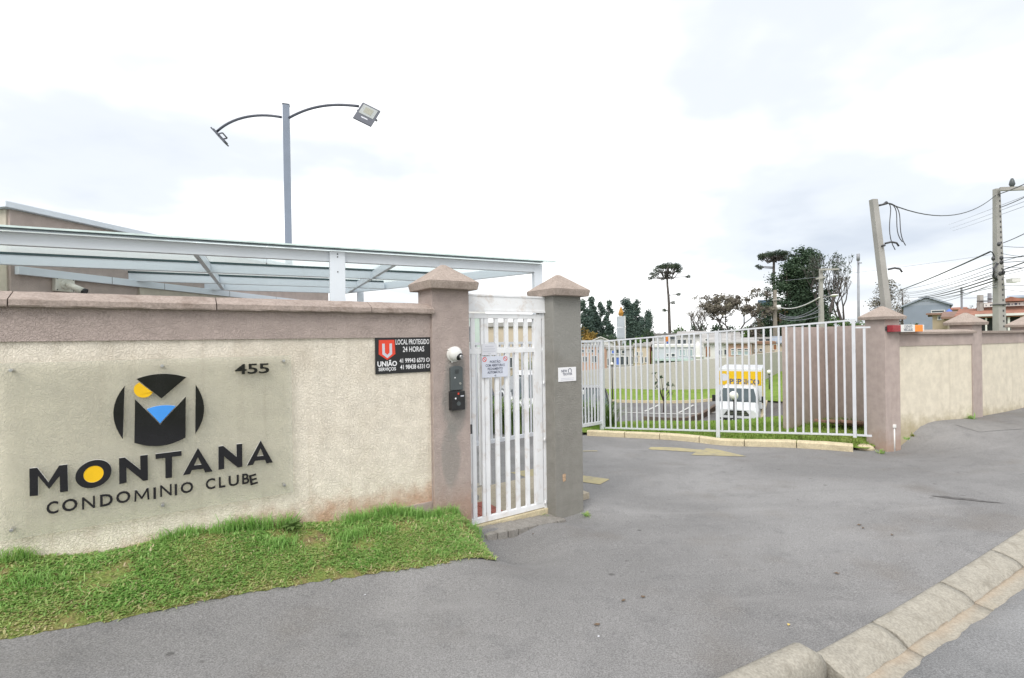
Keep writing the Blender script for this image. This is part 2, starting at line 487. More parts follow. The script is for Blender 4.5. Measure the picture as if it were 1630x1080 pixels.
def concrete(name, col, stain=(.16, .13, .1), amt=.5, scale=3.0, bump=.5):
    m, N, Lk, b = newmat(name)
    vec = N.new('ShaderNodeNewGeometry').outputs['Position']
    g = noise_tex(N, Lk, vec, scale, 7, .68, .5)
    f = noise_tex(N, Lk, vec, 70, 4, .7)
    out = mixc(N, Lk, rampf(N, Lk, noise_tex(N, Lk, vec, 14, 4), .3, .7), tuple(c * .92 for c in col), tuple(min(1, c * 1.06) for c in col))
    out = mixc(N, Lk, .8, out, mixc(N, Lk, rampf(N, Lk, f, .25, .75), (.68, .68, .68), (1.2, 1.2, 1.2)), 'MULTIPLY')
    out = mixc(N, Lk, mth(N, Lk, 'MULTIPLY', rampf(N, Lk, g, .48, .72), amt), out, stain)
    Lk.new(out, b.inputs['Base Color'])
    b.inputs['Roughness'].default_value = .9; b.inputs['Specular IOR Level'].default_value = .25
    bn = N.new('ShaderNodeBump'); bn.inputs['Strength'].default_value = bump; bn.inputs['Distance'].default_value = .008
    Lk.new(mth(N, Lk, 'ADD', f, noise_tex(N, Lk, vec, 22, 4)), bn.inputs['Height']); Lk.new(bn.outputs[0], b.inputs['Normal'])
    return m
def leafmat(name, cols, rough=.6, trans=.25):
    """foliage: colour per leaf from the mesh attribute tint, plus slow patches"""
    m, N, Lk, b = newmat(name)
    at_ = N.new('ShaderNodeAttribute'); at_.attribute_name = 'tint'
    r = N.new('ShaderNodeValToRGB')
    els = r.color_ramp.elements
    els[0].position = 0; els[0].color = c3(cols[0]); els[1].position = 1; els[1].color = c3(cols[-1])
    for i, c in enumerate(cols[1:-1]):
        e_ = els.new((i + 1) / (len(cols) - 1)); e_.color = c3(c)
    Lk.new(at_.outputs['Fac'], r.inputs[0])
    Lk.new(r.outputs[0], b.inputs['Base Color'])
    b.inputs['Roughness'].default_value = rough; b.inputs['Specular IOR Level'].default_value = .3
    if trans:
        tr = N.new('ShaderNodeBsdfTranslucent'); Lk.new(r.outputs[0], tr.inputs[0])
        mx = N.new('ShaderNodeMixShader'); mx.inputs[0].default_value = trans
        Lk.new(b.outputs[0], mx.inputs[1]); Lk.new(tr.outputs[0], mx.inputs[2])
        Lk.new(mx.outputs[0], N['Material Output'].inputs['Surface'])
    return m
def grassy(name, cols, scale=6.0):
    m, N, Lk, b = newmat(name)
    vec = N.new('ShaderNodeNewGeometry').outputs['Position']
    r = N.new('ShaderNodeValToRGB'); els = r.color_ramp.elements
    els[0].position = .3; els[0].color = c3(cols[0]); els[1].position = .72; els[1].color = c3(cols[-1])
    for i, c in enumerate(cols[1:-1]):
        e_ = els.new(.3 + .42 * (i + 1) / (len(cols) - 1)); e_.color = c3(c)
    Lk.new(noise_tex(N, Lk, vec, scale, 7, .7, .3), r.inputs[0])
    out = mixc(N, Lk, .6, r.outputs[0], mixc(N, Lk, rampf(N, Lk, noise_tex(N, Lk, vec, scale * 12, 3), .3, .7), (.55, .55, .55), (1.3, 1.3, 1.3)), 'MULTIPLY')
    Lk.new(out, b.inputs['Base Color']); b.inputs['Roughness'].default_value = .95; b.inputs['Specular IOR Level'].default_value = .1
    bn = N.new('ShaderNodeBump'); bn.inputs['Strength'].default_value = .7; bn.inputs['Distance'].default_value = .03
    Lk.new(noise_tex(N, Lk, vec, scale * 8, 4), bn.inputs['Height']); Lk.new(bn.outputs[0], b.inputs['Normal'])
    return m
def sheetglass(name, tint, body, amt, rough=.08, refl=.12):
    """a clear tinted pane: see-through, a little milky, reflecting at grazing angles"""
    m, N, Lk, b = newmat(name)
    tr = N.new('ShaderNodeBsdfTransparent'); tr.inputs[0].default_value = c3(tint)
    df = N.new('ShaderNodeBsdfDiffuse'); df.inputs[0].default_value = c3(body)
    m1 = N.new('ShaderNodeMixShader'); m1.inputs[0].default_value = amt
    Lk.new(tr.outputs[0], m1.inputs[1]); Lk.new(df.outputs[0], m1.inputs[2])
    gl = N.new('ShaderNodeBsdfGlossy'); gl.inputs['Roughness'].default_value = rough
    lw = N.new('ShaderNodeFresnel'); lw.inputs[0].default_value = 1.45
    m2 = N.new('ShaderNodeMixShader')
    Lk.new(mth(N, Lk, 'MULTIPLY', lw.outputs[0], refl / .04 * .3), m2.inputs[0])
    Lk.new(m1.outputs[0], m2.inputs[1]); Lk.new(gl.outputs[0], m2.inputs[2])
    Lk.new(m2.outputs[0], N['Material Output'].inputs['Surface'])
    return m

def milkyglass(name, tint, body, amt, refl=.25):
    """wired / frosted roof glass: part clear, part passing diffuse daylight"""
    m, N, Lk, b = newmat(name)
    tr = N.new('ShaderNodeBsdfTransparent'); tr.inputs[0].default_value = c3(tint)
    df = N.new('ShaderNodeBsdfTranslucent'); df.inputs[0].default_value = c3(body)
    m1 = N.new('ShaderNodeMixShader'); m1.inputs[0].default_value = amt
    Lk.new(tr.outputs[0], m1.inputs[1]); Lk.new(df.outputs[0], m1.inputs[2])
    gl = N.new('ShaderNodeBsdfGlossy'); gl.inputs['Roughness'].default_value = .06
    lw = N.new('ShaderNodeFresnel'); lw.inputs[0].default_value = 1.45
    m2 = N.new('ShaderNodeMixShader')
    Lk.new(mth(N, Lk, 'MULTIPLY', lw.outputs[0], refl), m2.inputs[0])
    Lk.new(m1.outputs[0], m2.inputs[1]); Lk.new(gl.outputs[0], m2.inputs[2])
    Lk.new(m2.outputs[0], N['Material Output'].inputs['Surface'])
    return m
# ================================================================== materials in use
MAUVE = (.45, .372, .342)
CREAM = (.80, .735, .63)
m_mauve = stucco('mauve_stucco', MAUVE, (.24, .19, .17), .3, 62, .8)
m_mauve_smooth = stucco('mauve_plaster', (.40, .325, .295), (.25, .2, .18), .3, 75, .5, streak=.2)
m_cream = stucco('cream_stucco', CREAM, (.46, .385, .29), .34, 62, .8, soil=(.47, .25, .15), soil_z=(.38, .66), streak=.3)
m_cream_far = stucco('cream_stucco_side', (.73, .67, .55), (.48, .43, .34), .35, 70, .6, soil=(.36, .30, .17), soil_z=(.2, .55), streak=.3)
m_pillar_a = stucco('mauve_pillar_stucco', MAUVE, (.24, .195, .18), .3, 64, .8, soil=(.40, .24, .17), soil_z=(.1, .65),
                    grey=[((.27, .262, .245), .20, 1.28, .115, .42, .75), ((.27, .262, .245), .16, .78, .09, .28, .6)])
m_pillar_b = stucco('grey_pillar_render', (.275, .265, .24), (.17, .163, .145), .3, 64, .8,
                    grey=[((.30, .295, .275), .2, 2.0, .32, .42, .9)])
m_coping = concrete('coping_stone', (.37, .305, .27), (.16, .115, .09), .6, 5.0, .7)
m_capmat = concrete('cap_stone', (.385, .32, .28), (.20, .155, .13), .45, 4.0, .6)
m_white = paint('white_gate_paint', (.80, .81, .83), .42, .05, 5, dirt=(.42, .29, .18), dirt_amt=.4, dirt_scale=9)
m_white_al = paint('white_aluminium', (.70, .75, .81), .38, .03, 2, dirt=(.5, .52, .55), dirt_amt=.2, dirt_scale=1.5)
m_asph = asphalt('pavement_asphalt', (.238, .234, .232))
m_asph2 = asphalt('road_asphalt', (.235, .236, .238), patch=(.12, .125, .13))
m_asph3 = asphalt('lot_asphalt', (.17, .165, .17))
m_kerb = concrete('kerb_concrete', (.37, .345, .295), (.19, .17, .135), .5, 6.0, .8)
def gutter_mat():
    m = concrete('gutter_concrete', (.37, .34, .285), (.30, .26, .2), .4, 6.0, .7)
    N, Lk = m.node_tree.nodes, m.node_tree.links
    b = N['Principled BSDF']; old = b.inputs['Base Color'].links[0].from_socket
    g = N.new('ShaderNodeNewGeometry')
    v = N.new('ShaderNodeVectorMath'); v.operation = 'DOT_PRODUCT'
    Lk.new(g.outputs['Position'], v.inputs[0]); v.inputs[1].default_value = GUT_M
    d = mth(N, Lk, 'SUBTRACT', v.outputs['Value'], GUT_0)
    d = mth(N, Lk, 'ADD', d, mth(N, Lk, 'MULTIPLY', mth(N, Lk, 'SUBTRACT', noise_tex(N, Lk, g.outputs['Position'], 5, 5, .6), .5), .12))
    k = rampf(N, Lk, d, .25, .17)
    Lk.new(mixc(N, Lk, mth(N, Lk, 'MULTIPLY', k, .38), old, (.42, .295, .19)), b.inputs['Base Color'])
    return m
m_ykerb = concrete('cream_painted_kerb', (.62, .54, .37), (.36, .29, .19), .5, 5.0, .5)
m_soil = grassy('soil', [(.20, .14, .09), (.22, .20, .08), (.17, .23, .06), (.27, .21, .13)], 7)
m_turf = grassy('turf', [(.12, .19, .035), (.17, .26, .05), (.21, .29, .065), (.27, .28, .11)], 1.2)
m_land = grassy('open_land', [(.08, .11, .03), (.12, .14, .05), (.16, .15, .08)], .15)
m_black = paint('black_plastic', (.018, .018, .02), .35, .2, 20)
m_dark = paint('dark_metal', (.06, .06, .065), .45, .2, 10)
m_rubber = paint('rubber_black', (.02, .02, .02), .8, .2, 10)
m_steel = paint('steel', (.5, .5, .5), .3, .1, 10, metal=.9)

# ================================================================== ground
KA = gz(1289, 1044, .10); KB = gz(1630, 842, .17)
KD = Vector((KB.x - KA.x, KB.y - KA.y, 0)).normalized()
KM = Vector((KD.y, -KD.x, 0))                     # towards the street
K0 = Vector((KA.x, KA.y, 0))
def kp(s, m=0.0): return K0 + KD * s + KM * m
def kh(s): q = kp(s); return h(q.x, q.y)

GUT_M = (KM.x, KM.y, 0); GUT_0 = K0.dot(KM)
m_gutter = gutter_mat()
# open land to the horizon, kept below the paved and planted sheets near the camera
ax = np.concatenate([np.linspace(-900, -80, 14), np.linspace(-70, -12, 20), np.linspace(-10, 30, 61), np.linspace(33, 90, 20), np.linspace(110, 900, 14)])
ay = np.concatenate([np.linspace(-500, -40, 10), np.linspace(-30, -4, 10), np.linspace(-3, 60, 90), np.linspace(64, 160, 25), np.linspace(180, 1500, 18)])
GX, GY = np.meshgrid(ax, ay)
GZ = hs(GX, GY)
near = np.clip((40 - GY) / 4, 0, 1) * np.clip((GX + 16) / 3, 0, 1) * np.clip((24 - GX) / 4, 0, 1) * np.clip((GY + 8) / 3, 0, 1)
GZ = GZ - .30 * near
nx_, ny_ = len(ax), len(ay)
me = bpy.data.meshes.new('ground')
idx = np.arange(nx_ * ny_).reshape(ny_, nx_)
quads = np.stack([idx[:-1, :-1], idx[:-1, 1:], idx[1:, 1:], idx[1:, :-1]], -1).reshape(-1, 4)
me.from_pydata(np.stack([GX.ravel(), GY.ravel(), GZ.ravel()], -1).tolist(), [], quads.tolist())
me.polygons.foreach_set('use_smooth', [True] * len(me.polygons))
me.materials.append(m_land)
ground = inst('ground', me); ground['kind'] = 'structure'

P_ = lambda v: (v.x, v.y)
# pavement: everything on the far side of the street kerb, in front of and through the entrance
sheet('pavement', [P_(kp(-9)), P_(kp(16)), (17, 13), (-9, 13)], .16, m_asph, 0.0)
sheet('parking_lot', [(-13, 12.9), (16, 12.9), (19, 36.5), (-13, 36.5)], .5, m_asph3, 0.0)
# street beyond the kerb, its broken edge lying over the gutter
bm = bmesh.new()
rows = []
S_ = np.arange(-6, 15, .035)
for i, s in enumerate(S_):
    edge = .262 + .028 * mnoise.noise((s * 2.3, 3.1, 0)) + .012 * mnoise.noise((s * 9, 7.7, 0)) + .005 * mnoise.noise((s * 24, 1.7, 0))
    r_ = []
    for j, m_ in enumerate([edge, edge + .015, .38, .6, 1.2, 2.5, 5, 9]):
        q = kp(s, m_); r_.append(bm.verts.new((q.x, q.y, kh(s) - (.064 if j == 0 else .053) - .012 * max(0, m_ - .3) - (0 if m_ < 1 else .01 * m_))))
    rows.append(r_)
for a, b in zip(rows[:-1], rows[1:]):
    for j in range(7): bm.faces.new((a[j], a[j + 1], b[j + 1], b[j])).smooth = True
me = bpy.data.meshes.new('road'); bm.normal_update(); bm.to_mesh(me); bm.free(); me.materials.append(m_asph2)
me.flip_normals() if me.polygons[0].normal.z < 0 else None
inst('road', me)['kind'] = 'structure'

# street kerb: dropped stones with a gutter in front, then full-height stones towards the camera
kerb = thing('street_kerb', None, None, (K0.x, K0.y, 0), 0, kind='structure')
prof = [(-.02, -.12), (-.006, -.012), (.004, .004), (.02, .006), (.075, .0), (.12, -.014), (.15, -.030), (.17, -.048), (.182, -.056), (.19, -.12)]
def sweep(name, prof, s0, s1, mat, n=8, wob=.004, seed=0, dz=0.0):
    mb = MB(); vs = []; fs = []
    k = len(prof)
    for i in range(n + 1):
        s = s0 + (s1 - s0) * i / n
        for j, (m_, z_) in enumerate(prof):
            w = wob * mnoise.noise((s * 6 + seed * 13.7, j * .9, seed)) if z_ > -.1 else 0
            q = kp(s, m_ + w); vs.append(Vector((q.x - K0.x, q.y - K0.y, kh(s) + z_ + dz + w)))
    for i in range(n):
        for j in range(k - 1): fs.append((i * k + j, i * k + j + 1, (i + 1) * k + j + 1, (i + 1) * k + j))
    fs.append(tuple(range(k - 1, -1, -1))); fs.append(tuple(n * k + j for j in range(k)))
    mb.add([v for v in vs], [tuple(reversed(f)) for f in fs])
    for i in range(n * (k - 1)): mb.s[i] = True
    return mb.build(name, mat, kerb)
def s_at(px, py):
    q = gz(px, py, .13); return (q - K0).dot(KD)
js = [.012, s_at(1396, 986), s_at(1500, 925), s_at(1575, 879), s_at(1627, 846)]
while js[-1] < 12: js.append(js[-1] + .82)
for i in range(len(js) - 1):
    sweep('kerb_stone', prof, js[i] + .007, js[i + 1] - .007, m_kerb, 14, .009, i)
    g = [(.175, -.1), (.176, -.053), (.19, -.057), (.23, -.060), (.28, -.063), (.36, -.066), (.37, -.13)]
    sweep('gutter_slab', g, js[i] + .004, js[i + 1] - .004, m_gutter, 8, .003, i + 40)
tall = [(-.02, -.12), (-.012, .035), (.0, .066), (.025, .077), (.07, .078), (.105, .07), (.128, .045), (.136, .0), (.14, -.12)]
# the first full stone has a worn rounded nose
def tall_stone(s0, s1, nose):
    mb = MB(); vs = []; n = 12; k = len(tall)
    for i in range(n + 1):
        t = i / n; s = s0 + (s1 - s0) * t
        if nose:
            d = (s1 - s) / .07
            sh = 1 - math.sqrt(max(0, 1 - (1 - min(1, d)) ** 2))
            if i == n: sh = .55
        else: sh = 0
        for j, (m_, z_) in enumerate(tall):
            w = .006 * mnoise.noise((s * 8, j * 1.1, 5)) if z_ > -.1 else 0
            cz_ = z_ - max(0, z_ + .02) * sh * .75
            cm_ = m_ + (.06 - m_) * sh * .3
            q = kp(s, cm_ + w - .04); vs.append((q.x - K0.x, q.y - K0.y, kh(min(s, 0)) + cz_ + w))
    fs = []
    for i in range(n):
        for j in range(k - 1): fs.append((i * k + j, (i + 1) * k + j, (i + 1) * k + j + 1, i * k + j + 1))
    fs.append(tuple(range(k))); fs.append(tuple(n * k + j for j in reversed(range(k))))
    mb.add(vs, fs)
    for i in range(n * (k - 1)): mb.s[i] = True
    return mb.build('kerb_stone', m_kerb, kerb)
tall_stone(-.80, .0, True); tall_stone(-1.62, -.815, False); tall_stone(-2.44, -1.635, False)

# ---- yellow paint on the drive
def decal(name, pix, mat, dz=.005):
    pts = [gh(x, y) for x, y in pix]
    bm = bmesh.new()
    f = bm.faces.new([bm.verts.new((p.x, p.y, 0)) for p in pts])
    bmesh.ops.triangulate(bm, faces=[f])
    for _ in range(3): bmesh.ops.subdivide_edges(bm, edges=list(bm.edges), cuts=1, use_grid_fill=True)
    bm.verts.ensure_lookup_table()
    z = hs([v.co.x for v in bm.verts], [v.co.y for v in bm.verts])
    for v, q in zip(bm.verts, z): v.co.z = q + dz
    bm.normal_update()
    me = bpy.data.meshes.new(name); bm.to_mesh(me); bm.free()
    if me.polygons[0].normal.z < 0: me.flip_normals()
    me.materials.append(mat)
    o = inst(name, me); o['kind'] = 'structure'
    return o
def wornpaint(name, col, lo, hi):
    m, N, Lk, b = newmat(name)
    vec = N.new('ShaderNodeNewGeometry').outputs['Position']
    f = noise_tex(N, Lk, vec, 9, 6, .7); g = noise_tex(N, Lk, vec, 90, 3, .7)
    k = rampf(N, Lk, mth(N, Lk, 'ADD', mth(N, Lk, 'MULTIPLY', f, .6), mth(N, Lk, 'MULTIPLY', g, .4)), lo, hi)
    Lk.new(mixc(N, Lk, k, (.2, .19, .18), col), b.inputs['Base Color']); b.inputs['Roughness'].default_value = .85
    return m
m_yel = wornpaint('worn_yellow_paint', (.38, .33, .18), .32, .55)
m_wpaint = wornpaint('worn_white_paint', (.55, .55, .54), .3, .5)
decal('painted_arrow', [(1032, 714.8), (1036, 712.2), (1075, 713.0), (1110, 716.0), (1121, 716.6), (1124, 714.2), (1140, 715.6), (1188, 727.2), (1100, 725.0), (1108, 720.4), (1080, 718.8), (1036, 716.4)], m_yel)
decal('painted_stripe', [(812, 753), (848, 747.5), (924, 757), (971, 763.5), (955, 772), (924, 767.5), (850, 764)], m_yel)
decal('painted_stripe', [(928, 718.2), (951, 717.9), (951, 719.0), (928, 719.2)], m_yel)
# tar-filled crack and a cut utility patch on the right of the pavement
m_crack = paint('tar_crack', (.105, .10, .098), .9, .3, 20)
m_patch = asphalt('patched_asphalt', (.235, .23, .225))
decal('pavement_crack', [(1480, 789.8), (1505, 790.4), (1522, 792.9), (1545, 794.0), (1560, 797.2), (1602, 802.2), (1560, 799.2), (1544, 797.2), (1521, 795.4), (1505, 793.4)], m_crack, .004)
decal('pavement_patch', [(1520, 676.5), (1590, 671), (1640, 683), (1560, 688.5)], m_patch, .004)

# ---- parking bay lines and the low kerb in the lot
for (a, b_) in [((965, 656), (1145, 656.5)), ((998, 645), (1026, 655.5)), ((1026, 655.5), (1049, 645)), ((1080, 658), (1104, 645.5)), ((1143, 656), (1150, 645))]:
    decal('bay_line', [(a[0] - 1.2, a[1] - .2), (a[0] + 1.2, a[1] + .7), (b_[0] + 1.2, b_[1] + .5), (b_[0] - 1.2, b_[1] - .4)], m_wpaint, .03)

# ================================================================== turf in front of the wall
edge_px = [(-420, 1135, .46), (-200, 1072, .42), (0, 1020, .38), (120, 998, .35), (260, 974, .31), (400, 943, .28), (520, 923, .24), (620, 908, .205), (690, 901, .17), (745, 895, .135), (790, 893, .10)]
def poly_at(pts, t):
    L = [0]
    for a, b in zip(pts[:-1], pts[1:]): L.append(L[-1] + (Vector(b) - Vector(a)).length)
    d = t * L[-1]
    for i in range(len(pts) - 1):
        if d <= L[i + 1] + 1e-9:
            k = (d - L[i]) / max(1e-9, L[i + 1] - L[i]); return Vector(pts[i]).lerp(Vector(pts[i + 1]), k)
    return Vector(pts[-1])
e_pts = [Vector((gz(*q).x, gz(*q).y, 0)) for q in edge_px]
s_pil = wallpt(748, 850, .04)[0]
b_pts = [wline(-1.3, -.02), wline(wallpt(690, 800)[0], -.02), wline(s_pil - .02, .035), wline(s_pil + .06, .05)]
b_pts = [Vector((q.x, q.y, 0)) for q in b_pts]
NS, NT = 150, 26
bm = bmesh.new(); grid = []
for i in range(NS + 1):
    a = poly_at(e_pts, i / NS); b = poly_at(b_pts, i / NS)
    a = a + Vector((.018 * mnoise.noise((i * .33, 0, 2)), .022 * mnoise.noise((i * .45, 1, 2)), 0))
    grid.append([a.lerp(b, j / NT) for j in range(NT + 1)])
gx = np.array([[q.x for q in r_] for r_ in grid]); gy = np.array([[q.y for q in r_] for r_ in grid])
gzv = hs(gx, gy)
jt = np.minimum(1, np.arange(NT + 1) / NT * 6)[None, :]
lump = np.array([[mnoise.noise((q.x * 5, q.y * 5, 1)) * .018 + mnoise.noise((q.x * 14, q.y * 14, 3)) * .008 for q in r_] for r_ in grid])
gzv = gzv + .004 + (.014 + lump * .8) * jt
vv = [[bm.verts.new((gx[i, j], gy[i, j], gzv[i, j])) for j in range(NT + 1)] for i in range(NS + 1)]
for i in range(NS):
    for j in range(NT): bm.faces.new((vv[i][j], vv[i + 1][j], vv[i + 1][j + 1], vv[i][j + 1])).smooth = True
me = bpy.data.meshes.new('soil_bank'); bm.normal_update(); bm.to_mesh(me); bm.free()
if me.polygons[10].normal.z < 0: me.flip_normals()
me.materials.append(m_soil)
inst('soil_bank', me)['kind'] = 'structure'

def blades(name, base, length, width, lean, tint, mat, curl=.5):
    """one mesh of bent grass blades; base (n,3); length, width, lean (radians), tint (n,)"""
    n = len(base)
    az = rng.uniform(0, 2 * np.pi, n)
    d = np.stack([np.cos(az), np.sin(az), np.zeros(n)], -1)
    sd_ = np.stack([-np.sin(az), np.cos(az), np.zeros(n)], -1)
    up = np.array([0, 0, 1.0])
    l1 = lean[:, None]; l2 = np.minimum(lean + curl, 1.75)[:, None]
    L = length[:, None]; W = width[:, None]
    m1 = base + (d * np.sin(l1) + up * np.cos(l1)) * L * .5
    tip = m1 + (d * np.sin(l2) + up * np.cos(l2)) * L * .5
    V = np.stack([base - sd_ * W * .35, base + sd_ * W * .35, m1 + sd_ * W * .5, m1 - sd_ * W * .5, tip], 1).reshape(-1, 3)
    k = np.arange(n)[:, None] * 5
    q = (k + np.array([[0, 1, 2, 3]])); t = (k + np.array([[3, 2, 4]]))
    me = bpy.data.meshes.new(name)
    me.vertices.add(n * 5); me.vertices.foreach_set('co', V.astype(np.float32).ravel())
    me.loops.add(n * 7)
    li = np.concatenate([q, t], 1).astype(np.int32)
    me.loops.foreach_set('vertex_index', li.ravel())
    me.polygons.add(n * 2)
    st = np.stack([np.arange(n) * 7, np.arange(n) * 7 + 4], -1).ravel()
    me.polygons.foreach_set('loop_start', st.astype(np.int32))
    a_ = me.attributes.new('tint', 'FLOAT', 'POINT')
    a_.data.foreach_set('value', np.repeat(tint, 5).astype(np.float32))
    me.materials.append(mat); me.update(calc_edges=True); me.validate()
    return inst(name, me)
m_grass = leafmat('verge_grass', [(.66, .56, .37), (.56, .56, .26), (.42, .57, .19), (.29, .47, .14), (.30, .55, .15), (.47, .66, .25)], .55, .45)
def bil(i, j):
    i = np.clip(i, 0, NS - .001); j = np.clip(j, 0, NT - .001)
    a = i.astype(int); b = j.astype(int); u = i - a; v = j - b
    f = lambda G: (G[a, b] * (1 - u) * (1 - v) + G[a + 1, b] * u * (1 - v) + G[a, b + 1] * (1 - u) * v + G[a + 1, b + 1] * u * v)
    return np.stack([f(gx), f(gy), f(gzv)], -1)
n = 52000
fi = rng.uniform(0, 1, n) ** .85
I = fi * NS; J = rng.uniform(0, NT, n)
bp = bil(I, J)
patchv = np.array([mnoise.noise((p[0] * 3.1, p[1] * 3.1, 9)) for p in bp])
patch2 = np.array([mnoise.noise((p[0] * 1.6 + 7, p[1] * 1.6, 4)) for p in bp])
bare = np.array([mnoise.noise((p[0] * 4.2, p[1] * 4.2, 33)) for p in bp])
edge_t = np.minimum(J / NT * 7, 1)
keep = (rng.uniform(0, 1, n) < np.clip(1.25 - np.clip(bare - .10, 0, 1) * 5, .10, 1)) & (rng.uniform(0, 1, n) < .35 + .65 * edge_t)
bp, patchv, patch2, bare, edge_t, J, I = bp[keep], patchv[keep], patch2[keep], bare[keep], edge_t[keep], J[keep], I[keep]
n = len(bp)
tint = np.clip(.60 + patchv * .30 + patch2 * .16 + rng.normal(0, .15, n) - (1 - edge_t) * .28, 0, 1)
straw = rng.uniform(0, 1, n) < .12 + .22 * (1 - edge_t) + np.clip(patch2 * .5 - .02, 0, .3) + np.clip(bare, 0, .5) * .35
tint[straw] = rng.uniform(0, .3, straw.sum())
lg = rng.uniform(.02, .046, n) * (1 + .5 * patchv)
wd = rng.uniform(.005, .0115, n)
ln = np.clip(rng.normal(1.15, .3, n), .1, 1.5)
tag(blades('grass', bp, lg, wd, ln, tint, m_grass), None, None, None, 'stuff')
# taller tufts along the foot of the wall
def tuft(cs, n, rad, l0, l1, t0=.75):
    n = int(n * .6); rad = rad * 1.25
    pts = []
    for (s, off) in cs:
        q = wline(s, off)
        a = rng.normal(0, rad, (n, 2)); a[:, 0] *= 1
        px_ = q.x + a[:, 0] * WD.x + np.abs(a[:, 1]) * WN.x * .6 ; py_ = q.y + a[:, 0] * WD.y + np.abs(a[:, 1]) * WN.y * .6
        pts.append(np.stack([px_, py_, hs(px_, py_) + .02], -1))
    pts = np.concatenate(pts); k = len(pts)
    return pts, rng.uniform(l0 * .7, l1, k), rng.uniform(.003, .0055, k), np.abs(rng.normal(.18, .22, k)), np.clip(rng.normal(t0, .12, k), 0, 1)
def ws(px, py): return wallpt(px, py)[0]
T = [tuft([(ws(270, 850), .03), (ws(300, 850), .03), (ws(345, 845), .03)], 170, .035, .05, .10),
     tuft([(ws(372, 840), .03), (ws(400, 838), .03), (ws(420, 835), .03), (ws(455, 835), .04)], 260, .03, .06, .14),
     tuft([(ws(560, 830), .04), (ws(600, 820), .05), (ws(625, 815), .05), (ws(650, 812), .05), (ws(670, 812), .06)], 420, .045, .05, .12, .8),
     tuft([(ws(545, 850), .22)], 420, .05, .04, .10, .8), tuft([(ws(598, 860), .25)], 240, .03, .03, .08, .8),
     tuft([(ws(440, 860), .2), (ws(70, 930), .22)], 330, .05, .03, .08, .8),
     tuft([(ws(20, 890), .03), (ws(40, 885), .03)], 160, .03, .05, .11, .6), tuft([(ws(690, 812), .09), (ws(715, 835), .1), (ws(745, 862), .12)], 200, .03, .05, .11, .75)]
tag(blades('tall_grass', *[np.concatenate([t[i] for t in T]) for i in range(5)], m_grass, .7), None, None, None, 'stuff')

# ================================================================== the street wall with its sign
wall = thing('boundary_wall', 'textured mauve and cream wall with stone coping behind the entrance sign, left of the gate', 'wall', (W0.x, W0.y, 0), WANG)
S_END = wallpt(690, 620)[0]
zt = 1.995
Z_BAND = 1.775
# cream panel, mauve frieze, mauve end strip and plinth
MB().box(-3.6, S_END - .028, 0, .16, -.1, Z_BAND).build('cream_panel', m_cream, wall)
MB().box(-3.6, S_END + .02, -.014, .15, Z_BAND, 1.968).build('mauve_frieze', m_mauve, wall)
MB().box(S_END - .028, S_END + .02, -.014, .152, -.1, Z_BAND - .002).build('end_strip', m_mauve, wall)
MB().box(wallpt(636, 805)[0], S_END - .029, -.012, .05, .0, wallpt(690, 797)[1]).build('plinth', m_mauve_smooth, wall, .004)
jx = [-3.6, wallpt(12, 480, .06)[0] - 1.25, wallpt(12, 480, .06)[0], wallpt(345, 487, .06)[0], wallpt(592, 492, .06)[0], S_END - .006]
for i in range(len(jx) - 1):
    a, b = jx[i] + .003, jx[i + 1] - .003
    prf = [(-.058, 1.966), (-.062, 1.975), (-.060, 2.004), (-.052, 2.010), (.06, 2.058), (.075, 2.058), (.2, 2.01), (.208, 2.004), (.208, 1.968), (.16, 1.966)]
    mb = MB(); k = len(prf); nn = 26; vs = []
    for q in range(nn + 1):
        x = a + (b - a) * q / nn
        for j, (y, z) in enumerate(prf):
            w = mnoise.noise((x * 9, j * 1.3, i)) * .0035 + (mnoise.noise((x * 30, j * 2, i)) * .002)
            vs.append((x, y + w, z + w * .8))
    fs = []
    for q in range(nn):
        for j in range(k): fs.append((q * k + j, (q + 1) * k + j, (q + 1) * k + (j + 1) % k, q * k + (j + 1) % k))
    fs.append(tuple(range(k))); fs.append(tuple(nn * k + j for j in reversed(range(k))))
    mb.add(vs, [tuple(reversed(f)) for f in fs]).build('coping_stone', m_coping, wall)

# ---- gate pillars
def pillar(name, label, px0, px1, zb, mat, dep, z_cap, px_off=.04):
    s0, s1 = wallpt(px0, 600, px_off)[0], wallpt(px1, 600, px_off)[0]
    o0 = wline(s0, px_off)
    t = thing(name, label, 'pillar', (o0.x, o0.y, zb), WANG)
    w = s1 - s0
    mb = MB()
    mb.box(0, w, 0, dep, 0, z_cap - zb + .01)
    b = mb.build('shaft', mat, t, .006)
    cx, cy, hw = w / 2, dep / 2, .23
    z0 = z_cap - zb
    mb = MB()
    r0, r1 = hw - .012, hw
    mb.hexa([(cx - r0, cy - r0, z0), (cx + r0, cy - r0, z0), (cx + r0, cy + r0, z0), (cx - r0, cy + r0, z0)],
            [(cx - r1, cy - r1, z0 + .062), (cx + r1, cy - r1, z0 + .062), (cx + r1, cy + r1, z0 + .062), (cx - r1, cy + r1, z0 + .062)])
    ap = .018
    mb.hexa([(cx - r1, cy - r1, z0 + .063), (cx + r1, cy - r1, z0 + .063), (cx + r1, cy + r1, z0 + .063), (cx - r1, cy + r1, z0 + .063)],
            [(cx - ap, cy - ap, z0 + .225), (cx + ap, cy - ap, z0 + .225), (cx + ap, cy + ap, z0 + .225), (cx - ap, cy + ap, z0 + .225)])
    mb.build('cap', m_capmat, t, .006)
    return t, w
zc1 = wallpt(689, 459, .095)[1]
pil1, w1 = pillar('gate_pillar', 'mauve gate pillar with pyramid cap carrying the dome camera and the intercom', 689, 748, 0.0, m_pillar_a, .28, zc1)
pil2, w2 = pillar('gate_pillar', 'grey rendered gate pillar with pyramid cap and a small white plate, right of the white gate', 882, 926, -.05, m_pillar_b, .28, zc1 - .01)
